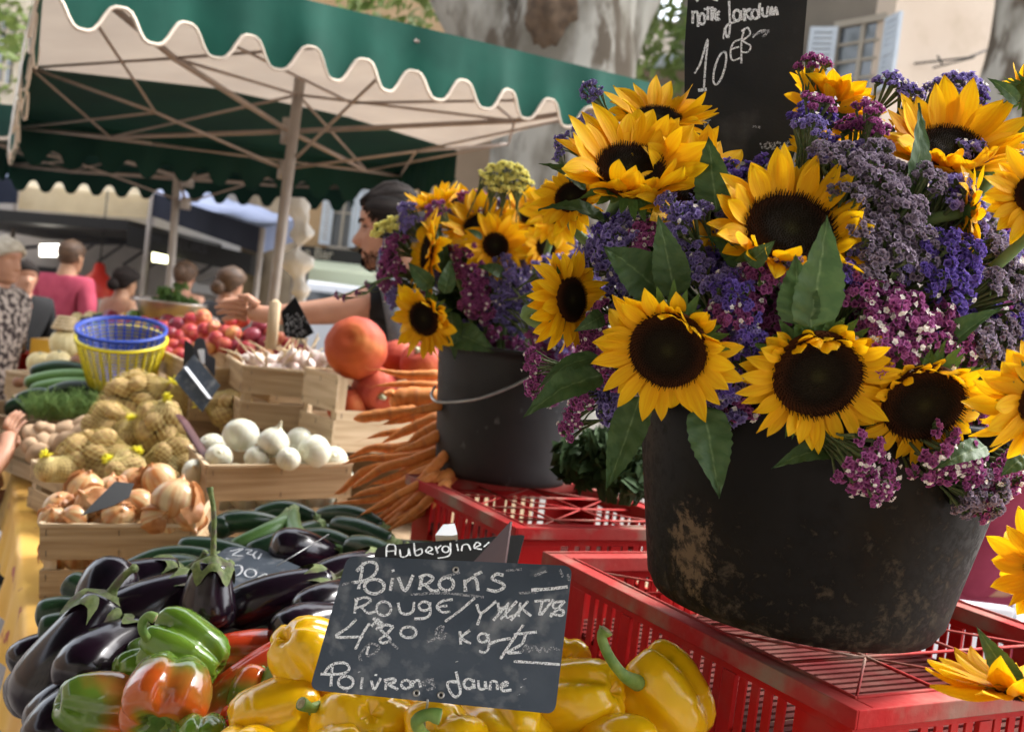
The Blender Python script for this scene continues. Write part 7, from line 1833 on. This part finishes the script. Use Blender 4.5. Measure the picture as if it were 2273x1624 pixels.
def vendor_hair(t, F, k, mt):
    hair_cap(t, F, k, mt, -.06, .076, .005, ((0, .140, .060), .036))
    q = random.Random(12); m = MB(); bun = V((0, .125, .058))
    for i in range(260):
        a = q.uniform(-2.0, 2.0); c_, s_ = math.cos(a), math.sin(a)
        z0 = lerp(.078, -.045, min(1, abs(a)/1.5)**1.6)+q.uniform(-.004, .012); pts = []
        for j in range(7):
            f = j/6; z = z0+(bun.z-z0)*f+math.sin(pi*f)*max(0, .072-abs(a)*.030)
            y0 = -.086*c_*(1 if c_ > 0 else 1.15); x0 = .078*s_
            y = lerp(y0, bun.y, f); x = x0*(1-f**2.2)*(1+.12*math.sin(pi*f)); rr_ = 1.0
            p_ = V((x, y, z)); n2 = (p_.x/.080)**2+((p_.y-.008)/.105)**2+((p_.z-.01)/.122)**2
            if n2 < 1: p_ = V((p_.x, p_.y, p_.z))/math.sqrt(max(n2, .3)); 
            pts.append(F @ (p_*(1.0+.012*q.random())*k))
        m.tube(pts, [.0020, .0030, .0034, .0034, .0032, .0028, .002], 4)
    m.build('hair_strands', mt, [c for c in kids(t) if c.name.startswith('hair')][0])
t, N, R, HF = person('vendor in a black T-shirt with dark hair tied back, leaning over to reach the nectarines', base, yaw, H, top='blackt', bottom='trou', hair='hair', hairfn=vendor_hair, pose=pose, headtilt=.12)
m = MB()                                                        # stubble beard and moustache
k = H/1.75
for i in range(650):
    q = rnd
    a = q.uniform(-1.35, 1.35); z = q.uniform(-.116, -.062)
    if abs(a) < .5 and -.082 < z < -.064 : continue
    f = interp([(-.118, .052), (-.10, .081), (-.06, .084), (-.05, .085)], z); w = interp([(-.118, .027), (-.08, .057), (-.05, .065)], z)
    p = V((w*math.sin(a), -f*math.cos(a), z))*k; m.tube([HF @ p, HF @ (p*1.03+V((0, -.001, -.005)))], [.0013, .0006], 3)
for i in range(200):
    a = rnd.uniform(-.42, .42); p = V((.06*math.sin(a), -.089*math.cos(a), -.058+rnd.uniform(-.004, .003)))*k; m.tube([HF @ p, HF @ (p*1.03+V((0, 0, -.006)))], [.0013, .0006], 3)
m.build('beard', M['hair'], t)
for sx in (-1, 1):
    MB().tube([HF @ (V((sx*x, -y, z))*k) for x, y, z in ((.016, .089, .024), (.030, .087, .029), (.045, .074, .025))], [.004, .0042, .002], 6).build('eyebrow', M['hair'], t)
    MB().ball(tuple(V((sx*.031, -.0745, .008))*k), (.010*k, .006*k, .0028*k), 12, 8, HF).build('eye', M['hair'], t)
m = MB(); sp = [P(862, 560, 3.00), P(856, 600, 2.97), P(868, 650, 2.93), P(880, 720, 2.90), P(890, 800, 2.92)]
m.tube(cat_rom(sp, 5), .028, 10, flat=.5); m.build('apron_strap', M['greyt'], t)
# fingers of the reaching hand closing on the fruit
def hand_px(t, pts, mt='skin'):
    m = MB()
    for ch, r in pts: m.tube(cat_rom([P(*p) for p in ch], 4), [r*interp([(0, 1), (.6, .9), (1, .55)], i/(4*(len(ch)-1))) for i in range(4*(len(ch)-1)+1)], 10)
    m.build('fingers', M[mt], t)

# --- shoppers at the back
def yawto(px, facing): return math.radians(facing)
def sh_person(px, pytop, d, H, **k):
    p = P(px, pytop, d); base = V((p.x, p.y, 0)); return person(k.pop('label'), base, k.pop('yaw'), p.z/ (1.765/1.75), **k)
def short(t, F, k, mt): hair_cap(t, F, k, mt, -.05, .05, .006)
def longh(t, F, k, mt): hair_cap(t, F, k, mt, -.06, .05, .014, ((0, .12, -.03), .05), .0)
def updo(t, F, k, mt): hair_cap(t, F, k, mt, -.05, .05, .014, ((0, .12, .03), .05))
sh_person(158, 530, 6.6, 1.75, label='man in a pink long-sleeved shirt seen from behind', yaw=math.radians(165), top='pinkt', bottom='trou', hair='hairb', hairfn=short, sleeves='long', skin='skin2')
sh_person(278, 590, 6.9, 1.6, label='dark-haired woman with bare shoulders, right of the man in pink', yaw=math.radians(150), top=None, bottom='greyt', hair='hair', hairfn=longh, female=True, skin='skin2')
sh_person(412, 578, 7.4, 1.6, label='bare-shouldered woman half hidden behind the thin parasol pole', yaw=math.radians(175), top=None, bottom='greyt', hair='hairb', hairfn=updo, female=True, skin='skin')
sh_person(512, 590, 6.2, 1.6, label='brown-haired shopper bending beside the brown tree trunk', yaw=math.radians(150), top='troug', bottom='greyt', hair='hairb', hairfn=longh, female=True, skin='skin')
sh_person(5, 522, 4.5, 1.7, label='older person with grey-blond hair in a patterned top, cut by the left edge', yaw=math.radians(75), top='pattern', bottom='troug', hair='hairg', hairfn=updo, female=True, skin='skin', sleeves='long')
sh_person(58, 575, 6.0, 1.6, label='shopper in dark clothes behind the person with grey-blond hair', yaw=math.radians(40), top='blackt', bottom='trou', hair='hair', hairfn=short, sleeves='long')
# shopper reaching in at the left edge, close to the table
p = P(-135, 600, 3.0); b0 = V((p.x, p.y, 0)); yw = math.radians(70); Ri = Matrix.Rotation(yw, 4, 'Z').inverted(); Hh = 1.55; kk = 1.75/Hh
def lc(q): return tuple((Ri @ (q-b0))*kk)
el, wr, pa = P(-60, 1085, 2.72), P(10, 1010, 2.80), P(22, 960, 2.86)
c_ = lc(el); ky = 'l' if True else 'r'
person('shopper in dark clothes reaching for the dill from the left edge, mostly out of view', b0, yw, Hh, top='blackt', bottom='trou', hair='hairb', hairfn=short, pose={'elr': lc(el), 'wrr': lc(wr), 'par': lc(pa)})
# woman in maroon pink at the right, behind the black bucket
p = P(2235, 700, 2.7); b0 = V((p.x, p.y, 0))
person('person in maroon pink clothes behind the large black bucket, at the right edge', b0, math.radians(160), 1.62, top='marot', bottom='marot', hair='hairb', hairfn=longh, female=True, sleeves='long')
# white folding chair legs beside her
c = P(2140, 1330, 2.3); c.z = 0
t = T('white_chair', 'white metal folding chair behind the red crate, next to the person in maroon pink', 'chair', c)
def bar(a, b_, r=.012): MB().tube([c+V(a), c+V(b_)], r, 8).build('leg', M['whitep'], t)
bar((-.2, -.18, 0), (-.18, .12, .95)); bar((.2, -.18, 0), (.18, .12, .95)); bar((-.2, .22, 0), (-.18, -.2, .50)); bar((.2, .22, 0), (.18, -.2, .50))
MB().box((c.x-.19, c.y-.2, .47), (c.x+.19, c.y+.18, .50)).build('seat', M['whitep'], t, smooth=False, bevel=.008)
MB().box((c.x-.17, c.y+.10, .74), (c.x+.17, c.y+.13, .93)).build('backrest', M['whitep'], t, smooth=False, bevel=.008)
